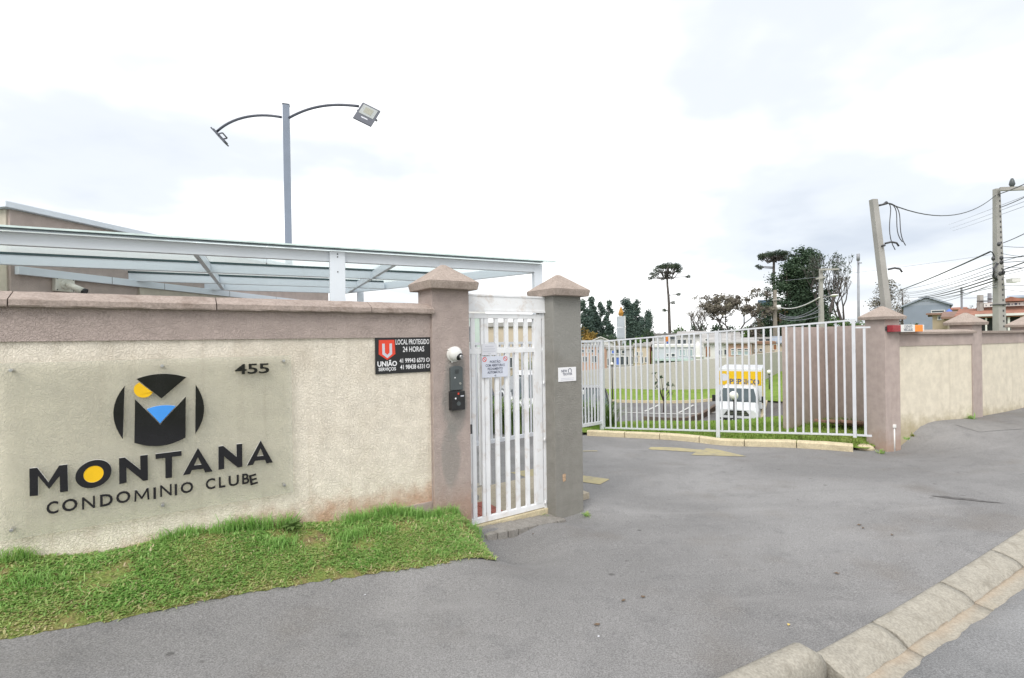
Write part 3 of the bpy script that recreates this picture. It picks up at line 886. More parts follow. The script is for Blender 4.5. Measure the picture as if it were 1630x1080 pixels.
# chipped render showing brick-coloured core on the grey pillar
c_ = wallpt(898, 761, .0415)
ch = MB(); cxl = c_[0] - wallpt(882, 600, .04)[0]
pts = []
for k in range(14):
    a = 2 * math.pi * k / 14; r_ = (.026 if abs(math.cos(a)) > .7 else .04) * (1 + .3 * mnoise.noise((k * 1.7, 0, 0)))
    pts.append((cxl + r_ * math.cos(a) * .8, c_[1] + .05 + r_ * math.sin(a)))
ch.add([(x, -.0025, z) for x, z in pts], [tuple(range(14))])
ch.build('chipped_render', paint('chipped_core', (.50, .34, .22), .9, .35, 30, .8, 60), pil2)
print('STREET WALL s_end', S_END, 'pillars', w1, w2, 'cap z', zc1)

# ---- entrance sign: acrylic sheet on stand-offs with raised letters
SG0 = wallpt(0, 720)[0]
sg_r = wallpt(465, 680, .03)[0]
sg_l = wallpt(-6, 720, .03)[0]
sz_t = (wallpt(465, 567, .03)[1] + wallpt(2, 577, .03)[1]) / 2
sz_b = (wallpt(465, 785, .03)[1] + wallpt(2, 860, .03)[1]) / 2
so = wline(sg_l, 0)
sign = thing('entrance_sign', 'large clear acrylic entrance sign with round emblem and raised black letters', 'sign', (so.x, so.y, sz_b), WANG)
m_acryl = sheetglass('clear_acrylic', (.96, .96, .935), (.76, .77, .71), .15, .12, .04)
MB().box(0, sg_r - sg_l, -.036, -.028, 0, sz_t - sz_b).build('acrylic_sheet', m_acryl, sign)
def sl(px, py, off=.04):
    s, z = wallpt(px, py, off); return s - sg_l, z - sz_b
m_letter = paint('black_acrylic', (.012, .012, .014), .12, .2, 8)
m_edge = paint('white_letter_edge', (.75, .75, .72), .4, .05, 8)
m_yell = paint('yellow_acrylic', (.83, .50, .01), .25, .05, 8)
m_blue = paint('blue_acrylic', (.06, .30, .80), .25, .05, 8)
def raised(name, polys, mat, y0=-.037, y1=-.050):
    """polys: lists of local (x, z) outlines"""
    mb = MB()
    for poly in polys:
        ar = sum(poly[i][0] * poly[(i + 1) % len(poly)][1] - poly[(i + 1) % len(poly)][0] * poly[i][1] for i in range(len(poly)))
        if ar < 0: poly = poly[::-1]
        mb.prism([(p[0], p[1]) for p in poly], -y0, -y1, STAND, 0, 1)
    return mb.build(name, [mat, m_edge], sign)
def pxpoly(pts): return [sl(x, y) for x, y in pts]
q8 = lambda X, Y: (30 + X * .25767, 690 + Y * .25767)      # from the enlarged view of the lettering
def L8(pts): return pxpoly([q8(x, y) for x, y in pts])
raised('letter', [L8([(70, 387), (68, 215), (116, 210), (186, 300), (252, 196), (303, 190), (307, 356), (257, 362), (255, 262), (190, 342), (122, 262), (122, 382)])], m_letter)
# O with its yellow disc
def ring(cx, cy, rx, ry, tilt, n=40): return [(cx + rx * math.cos(a) + 0, cy + ry * math.sin(a) - tilt * rx * math.cos(a)) for a in [2 * math.pi * k / n for k in range(n)]]
def ring_mesh(name, outer, inner, mat):
    n = len(outer); mb = MB()
    o = [Vector((x, -.050, z)) for x, z in outer]; i_ = [Vector((x, -.050, z)) for x, z in inner]
    ob = [Vector((x, -.037, z)) for x, z in outer]; ib = [Vector((x, -.037, z)) for x, z in inner]
    mb.add(o + i_, [(k, (k + 1) % n, n + (k + 1) % n, n + k) for k in range(n)], 0)
    mb.add(ob + o, [(k, (k + 1) % n, n + (k + 1) % n, n + k) for k in range(n)], 1)
    mb.add(i_ + ib, [(k, (k + 1) % n, n + (k + 1) % n, n + k) for k in range(n)], 1)
    return mb.build(name, [mat, m_edge], sign)
def L8r(*a): return [sl(*q8(x, y)) for x, y in ring(*a)]
ring_mesh('letter', L8r(463, 249, 112, 85, .19), L8r(463, 250, 63, 51, .15), m_letter)
raised('yellow_disc', [L8r(463, 250, 62, 50.5, .15)], m_yell, -.036, -.048)
raised('letter', [L8([(622, 312), (620, 152), (655, 147), (752, 222), (750, 136), (797, 130), (799, 287), (770, 292), (666, 208), (668, 302)])], m_letter)
raised('letter', [L8([(845, 158), (845, 126), (1005, 106), (1006, 137), (947, 144), (947, 272), (906, 276), (905, 150)])], m_letter)
# A with a counter
def letter_a(lf, ap, rt, th, bar0, bar1):
    """outline A as two legs and a bar that touch without overlapping"""
    lx, ly = lf; ax_, ay_ = ap; rx, ry = rt
    def lerp(p, q, t): return (p[0] + (q[0] - p[0]) * t, p[1] + (q[1] - p[1]) * t)
    li = (lx + th, ly - th * .17); ri = (rx - th, ry + th * .17)
    ai = (ax_, ay_ + th * 1.25)
    left = [lf, (ax_, ay_), ai, li]
    right = [(ax_, ay_), rt, ri, ai]
    b0l, b0r = lerp(ai, li, bar0), lerp(ai, ri, bar0)
    b1l, b1r = lerp(ai, li, bar1), lerp(ai, ri, bar1)
    return [L8(left), L8(right), L8([b0l, b0r, b1r, b1l])]
raised('letter', letter_a((1012, 258), (1106, 88), (1197, 233), 46, .48, .76), m_letter)
raised('letter', [L8([(1232, 224), (1232, 80), (1262, 76), (1344, 143), (1343, 66), (1379, 62), (1380, 205), (1352, 210), (1268, 142), (1268, 218)])], m_letter)
raised('letter', letter_a((1407, 199), (1492, 42), (1568, 178), 40, .48, .76), m_letter)
# second line, letter by letter along its own base line
line2 = [('C', 172, 503, 246), ('O', 268, 488, 364), ('N', 392, 472, 472), ('D', 503, 455, 582), ('O', 602, 437, 690), ('M', 714, 422, 808), ('I', 832, 407, 858), ('N', 874, 393, 945),
         ('I', 963, 384, 986), ('O', 1000, 375, 1078), ('C', 1155, 350, 1214), ('L', 1236, 338, 1276), ('U', 1296, 330, 1360), ('B', 1380, 316, 1424), ('E', 1432, 322, 1478)]
for k, (chh, x0, yb, x1) in enumerate(line2):
    if chh == 'M':
        raised('letter', [L8([(714, 423), (717, 351), (728, 349), (760, 389), (790, 337), (802, 335), (808, 407), (796, 409), (792, 359), (764, 404), (756, 405), (728, 369), (726, 421)])], m_letter, -.037, -.044)
        continue
    a = sl(*q8(x0, yb)); b = sl(*q8(x1, yb - (x1 - x0) * .17))
    tb = text_mb(chh, 1.0, 1.0, 0.02 if chh not in 'IMN' else .006, align='LEFT')
    xs = [v[0] for v in tb.v]; ys = [v[1] for v in tb.v]
    x_0, x_1, y_0, y_1 = min(xs), max(xs), min(ys), max(ys)
    hgt_px = 78 - 14 * k / 14
    top = sl(*q8(x0, yb - hgt_px))
    W, H = b[0] - a[0], top[1] - a[1]
    if chh == 'I': W = .013
    rot = Matrix.Rotation(R(-9), 4, 'Y') if chh == 'E' else Matrix.Identity(4)
    M_ = Matrix.Translation((a[0], 0, a[1])) @ rot
    tb.v = [tuple(M_ @ Vector(((v[0] - x_0) / (x_1 - x_0) * W, -.041 - .004 * (v[2]), (v[1] - y_0) / (y_1 - y_0) * H))) for v in tb.v]
    tb.build('letter', m_letter, sign)
for k, (d_, x0, x1) in enumerate([('4', 374, 392.5), ('5', 394, 410), ('5', 412, 428.5)]):
    a = sl(x0, 596.5 - k * .8); b = sl(x1, 596); top = sl(x0, 580 - k * .5)
    tb = text_mb(d_, 1.0, 1.0, .016, align='LEFT')
    xs = [v[0] for v in tb.v]; ys = [v[1] for v in tb.v]
    tb.v = [(a[0] + (v[0] - min(xs)) / (max(xs) - min(xs)) * (b[0] - a[0]), -.043 - .012 * v[2], a[1] + (v[1] - min(ys)) / (max(ys) - min(ys)) * (top[1] - a[1])) for v in tb.v]
    tb.build('house_number_digit', m_letter, sign)
# emblem: an ellipse cut into four black pieces, a yellow sun and a blue lake
q9 = lambda X, Y: (170 + X * .12967, 580 + Y * .12967)
def L9(pts): return pxpoly([q9(x, y) for x, y in pts])
def arc(p, q, bulge, n=14):
    """points on a shallow curve p..q bowed sideways by bulge"""
    out = []
    for k in range(n + 1):
        t = k / n; b = bulge * 4 * t * (1 - t)
        dx, dy = q[0] - p[0], q[1] - p[1]; l = math.hypot(dx, dy)
        out.append((p[0] + dx * t + dy / l * b, p[1] + dy * t - dx / l * b))
    return out
raised('emblem_piece', [L9(arc((365, 180), (978, 158), 52)[::1] + [(672, 420)])], m_letter)
raised('emblem_piece', [L9([(222, 266)] + arc((222, 266), (200, 920), -128)[1:-1] + [(200, 920)])], m_letter)
raised('emblem_piece', [L9([(1090, 248)] + arc((1090, 248), (1085, 856), 107)[1:-1] + [(1085, 856)])], m_letter)
mm = MB()
mpoly = L9([(348, 425), (655, 735), (970, 395), (966, 898)] + arc((966, 898), (340, 962), 70)[1:-1] + [(340, 962)])
raised('emblem_piece', [mpoly], m_letter)
raised('emblem_lake', [L9([(490, 549)] + arc((490, 549), (848, 512), 26)[1:-1] + [(848, 512), (655, 722)])], m_blue, -.037, -.049)
raised('emblem_sun', [L9([(400, 222), (567, 347)] + [(450 + 118 * math.cos(a), 312 + 98 * math.sin(a)) for a in np.linspace(.25, 3.75, 18)])], m_yell, -.037, -.049)
for (bx, by) in [(17, 590), (258, 583), (452, 575), (18, 845), (259, 805), (453, 773)]:
    a = sl(bx, by, .05)
    MB().tube([(a[0], 0, a[1]), (a[0], -.052, a[1])], .0095, 12).build('standoff_bolt', m_steel, sign, .002)

# ---- security plate at the right end of the cream panel
def plate(name, label, cat, pts_px, off, mat, thick=.004):
    c = [wallpt(x, y, off) for x, y in pts_px]     # tl, tr, br, bl
    s0 = (c[0][0] + c[3][0]) / 2; s1 = (c[1][0] + c[2][0]) / 2
    z1 = (c[0][1] + c[1][1]) / 2; z0 = (c[2][1] + c[3][1]) / 2
    o = wline(s0, off)
    t = thing(name, label, cat, (o.x, o.y, z0), WANG)
    MB().box(0, s1 - s0, -thick, 0, 0, z1 - z0).build('panel', mat, t, .0015)
    return t, s1 - s0, z1 - z0
def put_text(root, s, x, z, size, mat, y=-.0046, bold=0.0, sx=1.0, align='CENTER', name='lettering', tilt=0.0, spacing=1.0):
    tb = text_mb(s, size, .0006, bold * size, spacing, align, sx)
    xf(tb, Matrix.Translation((x, y, z)) @ Matrix.Rotation(tilt, 4, 'Y') @ STAND)
    return tb.build(name, mat, root)
m_plate_blk = paint('black_sign_enamel', (.016, .016, .019), .3, .1, 5)
m_prt_white = paint('white_print', (.78, .78, .8), .5, .03, 5)
m_prt_red = paint('red_print', (.70, .055, .025), .4, .05, 5)
m_prt_grey = paint('grey_print', (.55, .56, .62), .5, .03, 5)
m_prt_dark = paint('dark_print', (.07, .08, .13), .5, .05, 5)
secs, SW, SH = plate('security_sign', 'black security company plate with a red shield at the wall end', 'sign', [(596, 538.5), (685, 536), (685.5, 591), (598, 597)], .006, m_plate_blk)
fx = lambda u: u * SW
fz = lambda v: SH * (1 - v)
def shield(pts, mat, y0, y1, name):
    p = [(fx(a), fz(b)) for a, b in pts]
    MB().prism(p[::-1], -y0, -y1, STAND).build(name, mat, secs)
shield([(.065, .07), (.335, .07), (.35, .46), (.205, .62), (.06, .46)], m_prt_red, -.0042, -.0048, 'shield')
shield([(.12, .17), (.165, .17), (.167, .42), (.207, .48), (.247, .42), (.247, .17), (.29, .17), (.292, .46), (.207, .57), (.122, .46)], m_prt_grey, -.0049, -.0054, 'shield_letter')
put_text(secs, 'UNIÃO', fx(.205), fz(.79), SH * .19, m_prt_white, bold=.03, sx=.92)
put_text(secs, 'SERVIÇOS', fx(.205), fz(.915), SH * .125, m_prt_white, bold=.02, sx=.9)
put_text(secs, 'LOCAL PROTEGIDO', fx(.665), fz(.20), SH * .20, m_prt_white, bold=.012, sx=.565)
put_text(secs, '24 HORAS', fx(.68), fz(.41), SH * .21, m_prt_white, bold=.01, sx=.68)
put_text(secs, '41 99943 6573', fx(.655), fz(.715), SH * .175, m_prt_white, bold=.012, sx=.72)
put_text(secs, '41 98438 6331', fx(.665), fz(.895), SH * .175, m_prt_white, bold=.012, sx=.72)
for v in (.655, .835):
    t_ = MB(); 
    cx_, cz_ = fx(.945), fz(v)
    n = 18; ro, ri = SH * .06, SH * .043
    vs = [(cx_ + ro * math.cos(2 * math.pi * k / n), -.0048, cz_ + ro * math.sin(2 * math.pi * k / n)) for k in range(n)] + [(cx_ + ri * math.cos(2 * math.pi * k / n), -.0048, cz_ + ri * math.sin(2 * math.pi * k / n)) for k in range(n)]
    t_.add(vs, [(k, (k + 1) % n, n + (k + 1) % n, n + k) for k in range(n)])
    t_.add([(cx_ - .02 * SH, -.0048, cz_ + .022 * SH), (cx_ - .006 * SH, -.0048, cz_ + .016 * SH), (cx_ + .022 * SH, -.0048, cz_ - .018 * SH), (cx_ + .01 * SH, -.0048, cz_ - .026 * SH)], [(0, 1, 2, 3)])
    t_.build('phone_symbol', m_prt_white, secs)

# ---- fittings on the mauve pillar
def wroot(name, label, cat, px, py, off):
    s, z = wallpt(px, py, off); o = wline(s, off)
    return thing(name, label, cat, (o.x, o.y, z), WANG)
m_camw = paint('camera_white', (.72, .72, .70), .3, .03, 10)
m_lens = paint('lens_black', (.01, .01, .012), .08, .1, 10)
dc = wroot('dome_camera', 'white dome security camera above the intercom on the mauve pillar', 'camera', 722, 570, .04)
MB().tube([(0, 0, .03), (0, -.02, .03)], [.066, .063], 24).build('base', m_camw, dc, .003)
dm = MB(); dm.ball((0, -.03, .036), .06, .052, .062, 24, 16)
dm.build('housing', m_camw, dc)
ey = MB(); ey.ball((.020, -.056, .014), .038, .034, .033, 18, 12, 0); e_ = ey.build('eyeball', m_lens, dc)
MB().tube([(.024, -.082, .012), (.028, -.096, .008)], [.018, .016], 16).build('lens_ring', m_steel, e_)
for a in (.6, 2.5, 4.4): MB().ball((0.066 * math.cos(a), -.012, .03 + 0.066 * math.sin(a)), .009, .006, .009, 8, 6).build('screw_ear', m_camw, dc)
ic = wroot('intercom', 'grey rounded intercom panel with a small button on the mauve pillar', 'intercom', 725, 621, .04)
iw = .057; ihh = .205
m_inter = paint('intercom_grey', (.075, .088, .092), .4, .08, 10)
bd = []
for k in range(13):
    a = math.pi * k / 12; bd.append((iw * math.cos(a), ihh - .022 + .022 * math.sin(a)))
MB().prism([(iw, 0), ] + bd + [(-iw, 0)], .0, .03, STAND).build('body', m_inter, ic, .004)
MB().tube([(.03, -.03, .055), (.03, -.035, .055)], .010, 12).build('call_button', m_steel, ic)
MB().ball((-.018, -.031, .105), .006, .003, .006, 8, 6).build('camera_eye', m_prt_white, ic)
for k in range(4): MB().box(-.018, .018, -.0312, -.03, .142 + k * .009, .146 + k * .009).build('speaker_slot', m_black, ic)
rd = wroot('access_reader', 'glossy black card reader box mounted under the grey intercom', 'card reader', 725, 652, .04)
MB().box(-.062, .062, -.06, 0, 0, .158).build('body', m_black, rd, .004)
MB().box(.02, .05, -.0615, -.06, .112, .122).build('display', m_prt_grey, rd)
MB().ball((-.027, -.0605, .099), .008, .003, .008, 8, 6).build('button', m_prt_white, rd)
MB().box(-.008, .006, -.0615, -.06, .13, .146).build('red_light', m_prt_red, rd)
MB().tube([(.0, -.06, .055), (.0, -.063, .055)], .018, 12).build('sensor', m_inter, rd)

np_, NW, NH = plate('installer_plate', 'small white plate with an arch logo on the grey pillar', 'sign', [(887.5, 586), (916, 584), (917, 606), (889, 608.5)], .04, m_prt_white, .006)
put_text(np_, 'NEW', NW * .32, NH * .66, NH * .26, m_prt_dark, -.0066, .02, .9)
put_text(np_, 'TECHTER', NW * .5, NH * .44, NH * .24, m_prt_dark, -.0066, .02, .85)
ar = MB(); n = 12
pts = [(NW * (.64 + .10 * math.cos(a)), NH * (.78 + .14 * math.sin(a))) for a in np.linspace(0, math.pi, n)]
pin = [(NW * (.64 + .065 * math.cos(a)), NH * (.78 + .09 * math.sin(a))) for a in np.linspace(0, math.pi, n)]
vs = [(NW * .74, -.0066, NH * .64)] + [(x, -.0066, z) for x, z in pts] + [(NW * .54, -.0066, NH * .64)] + [(NW * .705, -.0066, NH * .64)] + [(x, -.0066, z) for x, z in pin] + [(NW * .575, -.0066, NH * .64)]
k = n + 2
ar.add(vs, [(i, i + 1, k + i + 1, k + i) for i in range(k - 1)]).build('arch_logo', m_prt_dark, np_)
for v in (.2, .1): MB().box(NW * .14, NW * .86, -.0064, -.006, NH * v, NH * (v + .035)).build('small_print', m_prt_grey, np_)

# ---- white pedestrian gate
GOFF = -.12
g0 = wallpt(746, 700, GOFF)[0]; g1 = wallpt(865, 700, GOFF)[0]
go = wline(g0, GOFF)
zb_ = .085
gate = thing('pedestrian_gate', 'white barred pedestrian gate between the mauve and the grey pillar', 'gate', (go.x, go.y, zb_), WANG)
GW = g1 - g0
def gx_(px, py=700): return wallpt(px, py, GOFF)[0] - g0
def gzz(px, py): return wallpt(px, py, GOFF)[1] - zb_
zT0, zT1 = gzz(800, 497), gzz(800, 471)
MB().box(.0, GW + .02, -.03, .04, zT0, zT1).build('transom_box', m_white, gate, .004)
MB().box(.0, GW + .02, -.036, -.0302, zT1 - .014, zT1 + .003).build('transom_lip', m_white, gate)
MB().box(.0, GW + .02, -.036, -.0302, zT0 - .004, zT0 + .016).build('transom_lip', m_white, gate)
MB().box(GW - .006, GW + .03, -.02, .03, -.01, zT0).build('frame_post', m_white, gate, .002)
MB().box(-.03, .012, -.02, .03, -.01, zT0).build('frame_post', m_white, gate, .002)
zr = [(gzz(800, 836), gzz(800, 823)), (gzz(800, 562.5), gzz(800, 555)), (gzz(800, 507.5), gzz(800, 500))]
zr[0] = (.0, .048)
for a, b in zr: MB().box(.014, GW - .008, -.014, .022, a, b).build('rail', m_white, gate, .002)
def gbar(px0, px1, y0=-.0165, y1=.0185):
    a, b = gx_(px0), gx_(px1)
    segs = [(zr[0][1] + .001, zr[1][0] - .001), (zr[1][1] + .001, zr[2][0] - .001)]
    for z0, z1 in segs: MB().box(a, b, y0 + .006, y1 - .006, z0, z1).build('bar', m_white, gate, .0015)
gbar(751.5, 757.5); gbar(767, 771.5); gbar(772.5, 779)
for c in (792, 808, 823.5, 839): gbar(c - 2.9, c + 2.9)
MB().box(gx_(851), gx_(862.5), -.0165, .0245, .049, zr[2][1]).build('stile', m_white, gate, .002)
for z in (gzz(862, 700), gzz(862, 610), gzz(862, 800)):
    MB().tube([(GW - .007, -.026, z - .02), (GW - .007, -.026, z + .02)], .008, 10).build('hinge', m_white, gate)
lk = MB(); lk.box(-.006, .022, -.032, -.0205, gzz(750, 690), gzz(750, 675)); lk.build('lock_plate', m_dark, gate, .002)

ntc, W3, H3 = plate('gate_notice', 'white gate notice with red prohibition circles hung on the bars', 'sign', [(766.5, 567.5), (808, 567), (808.5, 600), (767.5, 601.5)], GOFF + .024, paint('notice_white', (.62, .65, .74), .4, .04, 6), .003)
for i, s in enumerate(['PORTÃO', 'COM ABERTURA E', 'FECHAMENTO', 'AUTOMÁTICO']):
    put_text(ntc, s, W3 * .5, H3 * (.68 - .165 * i), H3 * .165, m_prt_dark, -.0036, .02, .78 if i else .9)
put_text(ntc, 'v5', W3 * .5, H3 * .04, H3 * .12, m_prt_dark, -.0036, .02, .9)
for cx_ in (.1, .9):
    n = 16; t_ = MB(); X, Z = W3 * cx_, H3 * .86; ro, ri = H3 * .115, H3 * .085
    t_.add([(X + ro * math.cos(2 * math.pi * k / n), -.0036, Z + ro * math.sin(2 * math.pi * k / n)) for k in range(n)] + [(X + ri * math.cos(2 * math.pi * k / n), -.0036, Z + ri * math.sin(2 * math.pi * k / n)) for k in range(n)],
           [(k, (k + 1) % n, n + (k + 1) % n, n + k) for k in range(n)])
    d_ = .7 * ri
    t_.add([(X - d_ - .002, -.0036, Z + d_ - .002), (X - d_ + .002, -.0036, Z + d_ + .002), (X + d_ + .002, -.0036, Z - d_ + .002), (X + d_ - .002, -.0036, Z - d_ - .002)], [(0, 1, 2, 3)])
    t_.build('prohibition_symbol', m_prt_red, ntc)
nt2, W4, H4 = plate('paper_notice', 'faded white paper notice above the gate notice', 'sign', [(767, 548), (790, 547), (790.5, 565.5), (767.5, 566)], GOFF + .024, paint('paper_white', (.66, .67, .72), .6, .05, 6), .002)
for v, u in ((.72, .6), (.5, .8), (.3, .86), (.1, .2)): MB().box(W4 * (.5 - u / 2), W4 * (.5 + u / 2), -.0026, -.002, H4 * v, H4 * (v + .09)).build('small_print', m_prt_grey, nt2)

# ---- threshold of grey pavers under the gate
thr = thing('gate_threshold', None, None, (go.x, go.y, 0), WANG, kind='structure')
m_paver = concrete('grey_paver', (.27, .255, .235), (.16, .14, .12), .5, 6, .6)
MB().box(-.05, GW + .06, -.035, .10, -.12, .078).build('sill', m_ykerb, thr, .006)
xs = np.linspace(-.02, GW + .03, 9)
for i in range(8):
    q0 = Matrix.Rotation(R(0), 4, 'Z')
    sk = .045
    z = .066 - .045 * i / 7 + .004 * mnoise.noise((i, 0, 0))
    MB().hexa([(xs[i] + .008 + sk, -.25, -.1), (xs[i + 1] - .006 + sk, -.25, -.1), (xs[i + 1] - .006, -.04, -.1), (xs[i] + .008, -.04, -.1)],
              [(xs[i] + .008 + sk, -.25, z), (xs[i + 1] - .006 + sk, -.25, z), (xs[i + 1] - .006, -.04, z + .006), (xs[i] + .008, -.04, z + .006)]).build('paver', m_paver, thr, .004)

# ---- garden path behind the gate: concrete, red tactile tiles, cream kerb, inner railing
path = thing('garden_path', None, None, (go.x, go.y, 0), WANG, kind='structure')
m_path = concrete('path_concrete', (.42, .37, .29), (.25, .22, .17), .4, 4, .4)
m_red = concrete('red_paver', (.36, .13, .10), (.2, .08, .06), .4, 6, .5)
MB().box(-1.6, GW + .7, .11, 1.0, -.12, .070).build('path_slab', m_path, path)
for i in range(4):
    for j in range(3):
        x = -.03 + i * .125; y = .16 + j * .125
        MB().box(x, x + .118, y, y + .118, .04, .080).build('paver', m_red, path, .003)
ka = local(path, gz(750, 787, .05)); kb = local(path, gz(864, 807, .05))
kd = (kb - ka).normalized(); kd.z = 0; kn = Vector((-kd.y, kd.x, 0))
KLEN = (kb - ka).length + .12
for i in range(-4, 3):
    a = ka + kd * (i * KLEN / 3 + .005); b = ka + kd * ((i + 1) * KLEN / 3 - .005)
    for q in (a, b): q.z = 0
    MB().hexa([a + Vector((0, 0, -.1)), b + Vector((0, 0, -.1)), b + kn * .09 + Vector((0, 0, -.1)), a + kn * .09 + Vector((0, 0, -.1))],
              [a + Vector((0, 0, .065)), b + Vector((0, 0, .065)), b + kn * .09 + Vector((0, 0, .065)), a + kn * .09 + Vector((0, 0, .065))]).build('kerb_stone', m_ykerb, path, .006)
fo = ka + kd * .0 + kn * .34
ca_, sa_ = math.cos(WANG), math.sin(WANG)
fw = Vector((go.x + fo.x * ca_ - fo.y * sa_, go.y + fo.x * sa_ + fo.y * ca_, 0))
inner = thing('path_railing', 'white barred railing on a low kerb behind the pedestrian gate', 'railing', (fw.x, fw.y, 0), WANG + math.atan2(kd.y, kd.x))
RL = KLEN - .02
MB().box(-1.2, RL, -.05, .05, -.25, .05).build('kerb', m_kerb, inner, .006)
MB().box(-1.2, RL, -.018, .018, 1.62, 1.66).build('rail', m_white, inner)
bar_m = MB().box(-.012, .012, -.012, .012, .051, 1.619).build('bar', m_white, inner); bar_m.location.x = -1.1
for k in range(1, int((RL + 1.1) / .125) + 1): inst('bar', bar_m.data, inner, (-1.1 + k * .125, 0, 0))
# ================================================================== fence on the yellow kerb, gate leaf
FL = at(964, 683, 10.3); FR = at(1360, 694.5, 7.75)
FL2, FR2 = Vector((FL.x, FL.y, 0)), Vector((FR.x, FR.y, 0))
FLEN = (FR2 - FL2).length; FDIR = (FR2 - FL2).normalized(); FANG = math.atan2(FDIR.y, FDIR.x)
FTL = at(964, 543.5, 10.3).z; FTR = at(1360, 510, 7.75).z
fence = thing('bar_fence', 'long white bar fence on the cream kerb between the gate leaf and the right pillar', 'fence', (FL.x, FL.y, 0), FANG)
def fb(t): return FL.z + (FR.z - FL.z) * t
def ft(t): return FTL + (FTR - FTL) * t
m_white2 = paint('white_fence_paint', (.60, .62, .655), .42, .05, 5, dirt=(.42, .36, .28), dirt_amt=.25, dirt_scale=6)
MB().beam((0, 0, ft(0)), (FLEN, 0, ft(1)), .042, .026).build('top_rail', m_white2, fence)
MB().beam((0, 0, fb(0) + .02), (FLEN, 0, fb(1) + .02), .042, .026).build('bottom_rail', m_white2, fence)
bm_ = None; nb = 37
tp = (at(1143, 600, 1) - Vector((0, 0, ZC)))
def t_on(px):
    r = at(px, 620, 1.0); k = r.x / 1.0
    # solve (FL + t*L*d).x = k * (FL + t*L*d).y
    return (k * FL.y - FL.x) / (FLEN * (FDIR.x - k * FDIR.y))
tm = t_on(1143)
for i in range(1, nb):
    t = i / nb
    if abs(t - tm) < .012: continue
    z0, z1 = fb(t) + .034, ft(t) - .014
    if bm_ is None:
        o = MB().box(-.0138, .0138, -.0138, .0138, 0, 1).build('bar', m_white2, fence); bm_ = o.data
    else: o = inst('bar', bm_, fence)
    o.location = (t * FLEN, 0, z0); o.scale = (1, 1, z1 - z0)
    o.rotation_euler = (R(rng.normal(0, .25)), R(rng.normal(0, .3)), R(rng.normal(0, 2)))
MB().box(tm * FLEN - .032, tm * FLEN + .032, -.05, -.022, fb(tm) - .10, ft(tm) + .012).build('post', m_white2, fence, .003)
MB().box(FLEN - .016, FLEN + .03, -.025, .025, fb(1) - .02, ft(1) + .02).build('post', m_white2, fence, .003)
# short filler to the pillar
q = local(fence, at(1388, 694, 7.62))
zf = at(1375, 521.5, 7.7).z
MB().beam((FLEN + .032, 0, zf), (q.x, q.y, zf), .04, .026).build('top_rail', m_white2, fence)
MB().beam((FLEN + .032, 0, fb(1) + .02), (q.x, q.y, fb(1.02) + .02), .04, .026).build('bottom_rail', m_white2, fence)
o = inst('bar', bm_, fence, (FLEN + .032 + (q.x - FLEN) * .5, q.y * .5, fb(1) + .034)); o.scale = (1.2, 1.2, zf - fb(1) - .048)
# heavy hinge post
hp = thing('gate_post', 'thick square white post where the fence meets the vehicle gate leaf', 'post', (FL.x, FL.y, FL.z - .05), FANG)
MB().box(-.11, -.025, -.045, .045, -.2, FTL - FL.z + .07).build('shaft', m_white2, hp, .004)
MB().box(-.13, -.02, -.05, .05, FTL - FL.z + .071, FTL - FL.z + .079).build('cap', m_white2, hp)
hb = MB(); hb.box(-.135, -.111, -.03, .03, .62, .74); hb.build('lock_box', m_dark, hp, .004)
# vehicle gate leaf swinging behind the pillars
Lr = at(957, 675, 10.32); Ll = at(752, 711, 7.95)
L2 = Vector((Ll.x - Lr.x, Ll.y - Lr.y, 0)); LL = L2.length; LANG = math.atan2(L2.y, L2.x)
leaf = thing('vehicle_gate', 'white barred vehicle gate leaf seen behind the grey pillar', 'gate', (Lr.x, Lr.y, Lr.z), LANG)
zl = Ll.z - Lr.z; LTOP = 1.70 - Lr.z
MB().beam((0, 0, .03), (LL, 0, zl + .03), .045, .06).build('bottom_rail', m_white2, leaf)
MB().beam((0, 0, LTOP - .02), (LL, 0, LTOP - .02), .045, .045).build('top_rail', m_white2, leaf)
nbl = 33; lb = None
for i in range(nbl + 1):
    t = i / nbl; z0 = zl * t + .061
    if lb is None:
        o = MB().box(-.0125, .0125, -.0125, .0125, 0, 1).build('bar', m_white2, leaf); lb = o.data
    else: o = inst('bar', lb, leaf)
    o.location = (t * LL, 0, z0); o.scale = (1, 1, LTOP - .043 - z0)
MB().tube([(.18, -.035, .35), (.18, -.05, .37), (.18, -.05, .6), (.18, -.035, .62)], .012, 8).build('handle', m_white2, leaf)

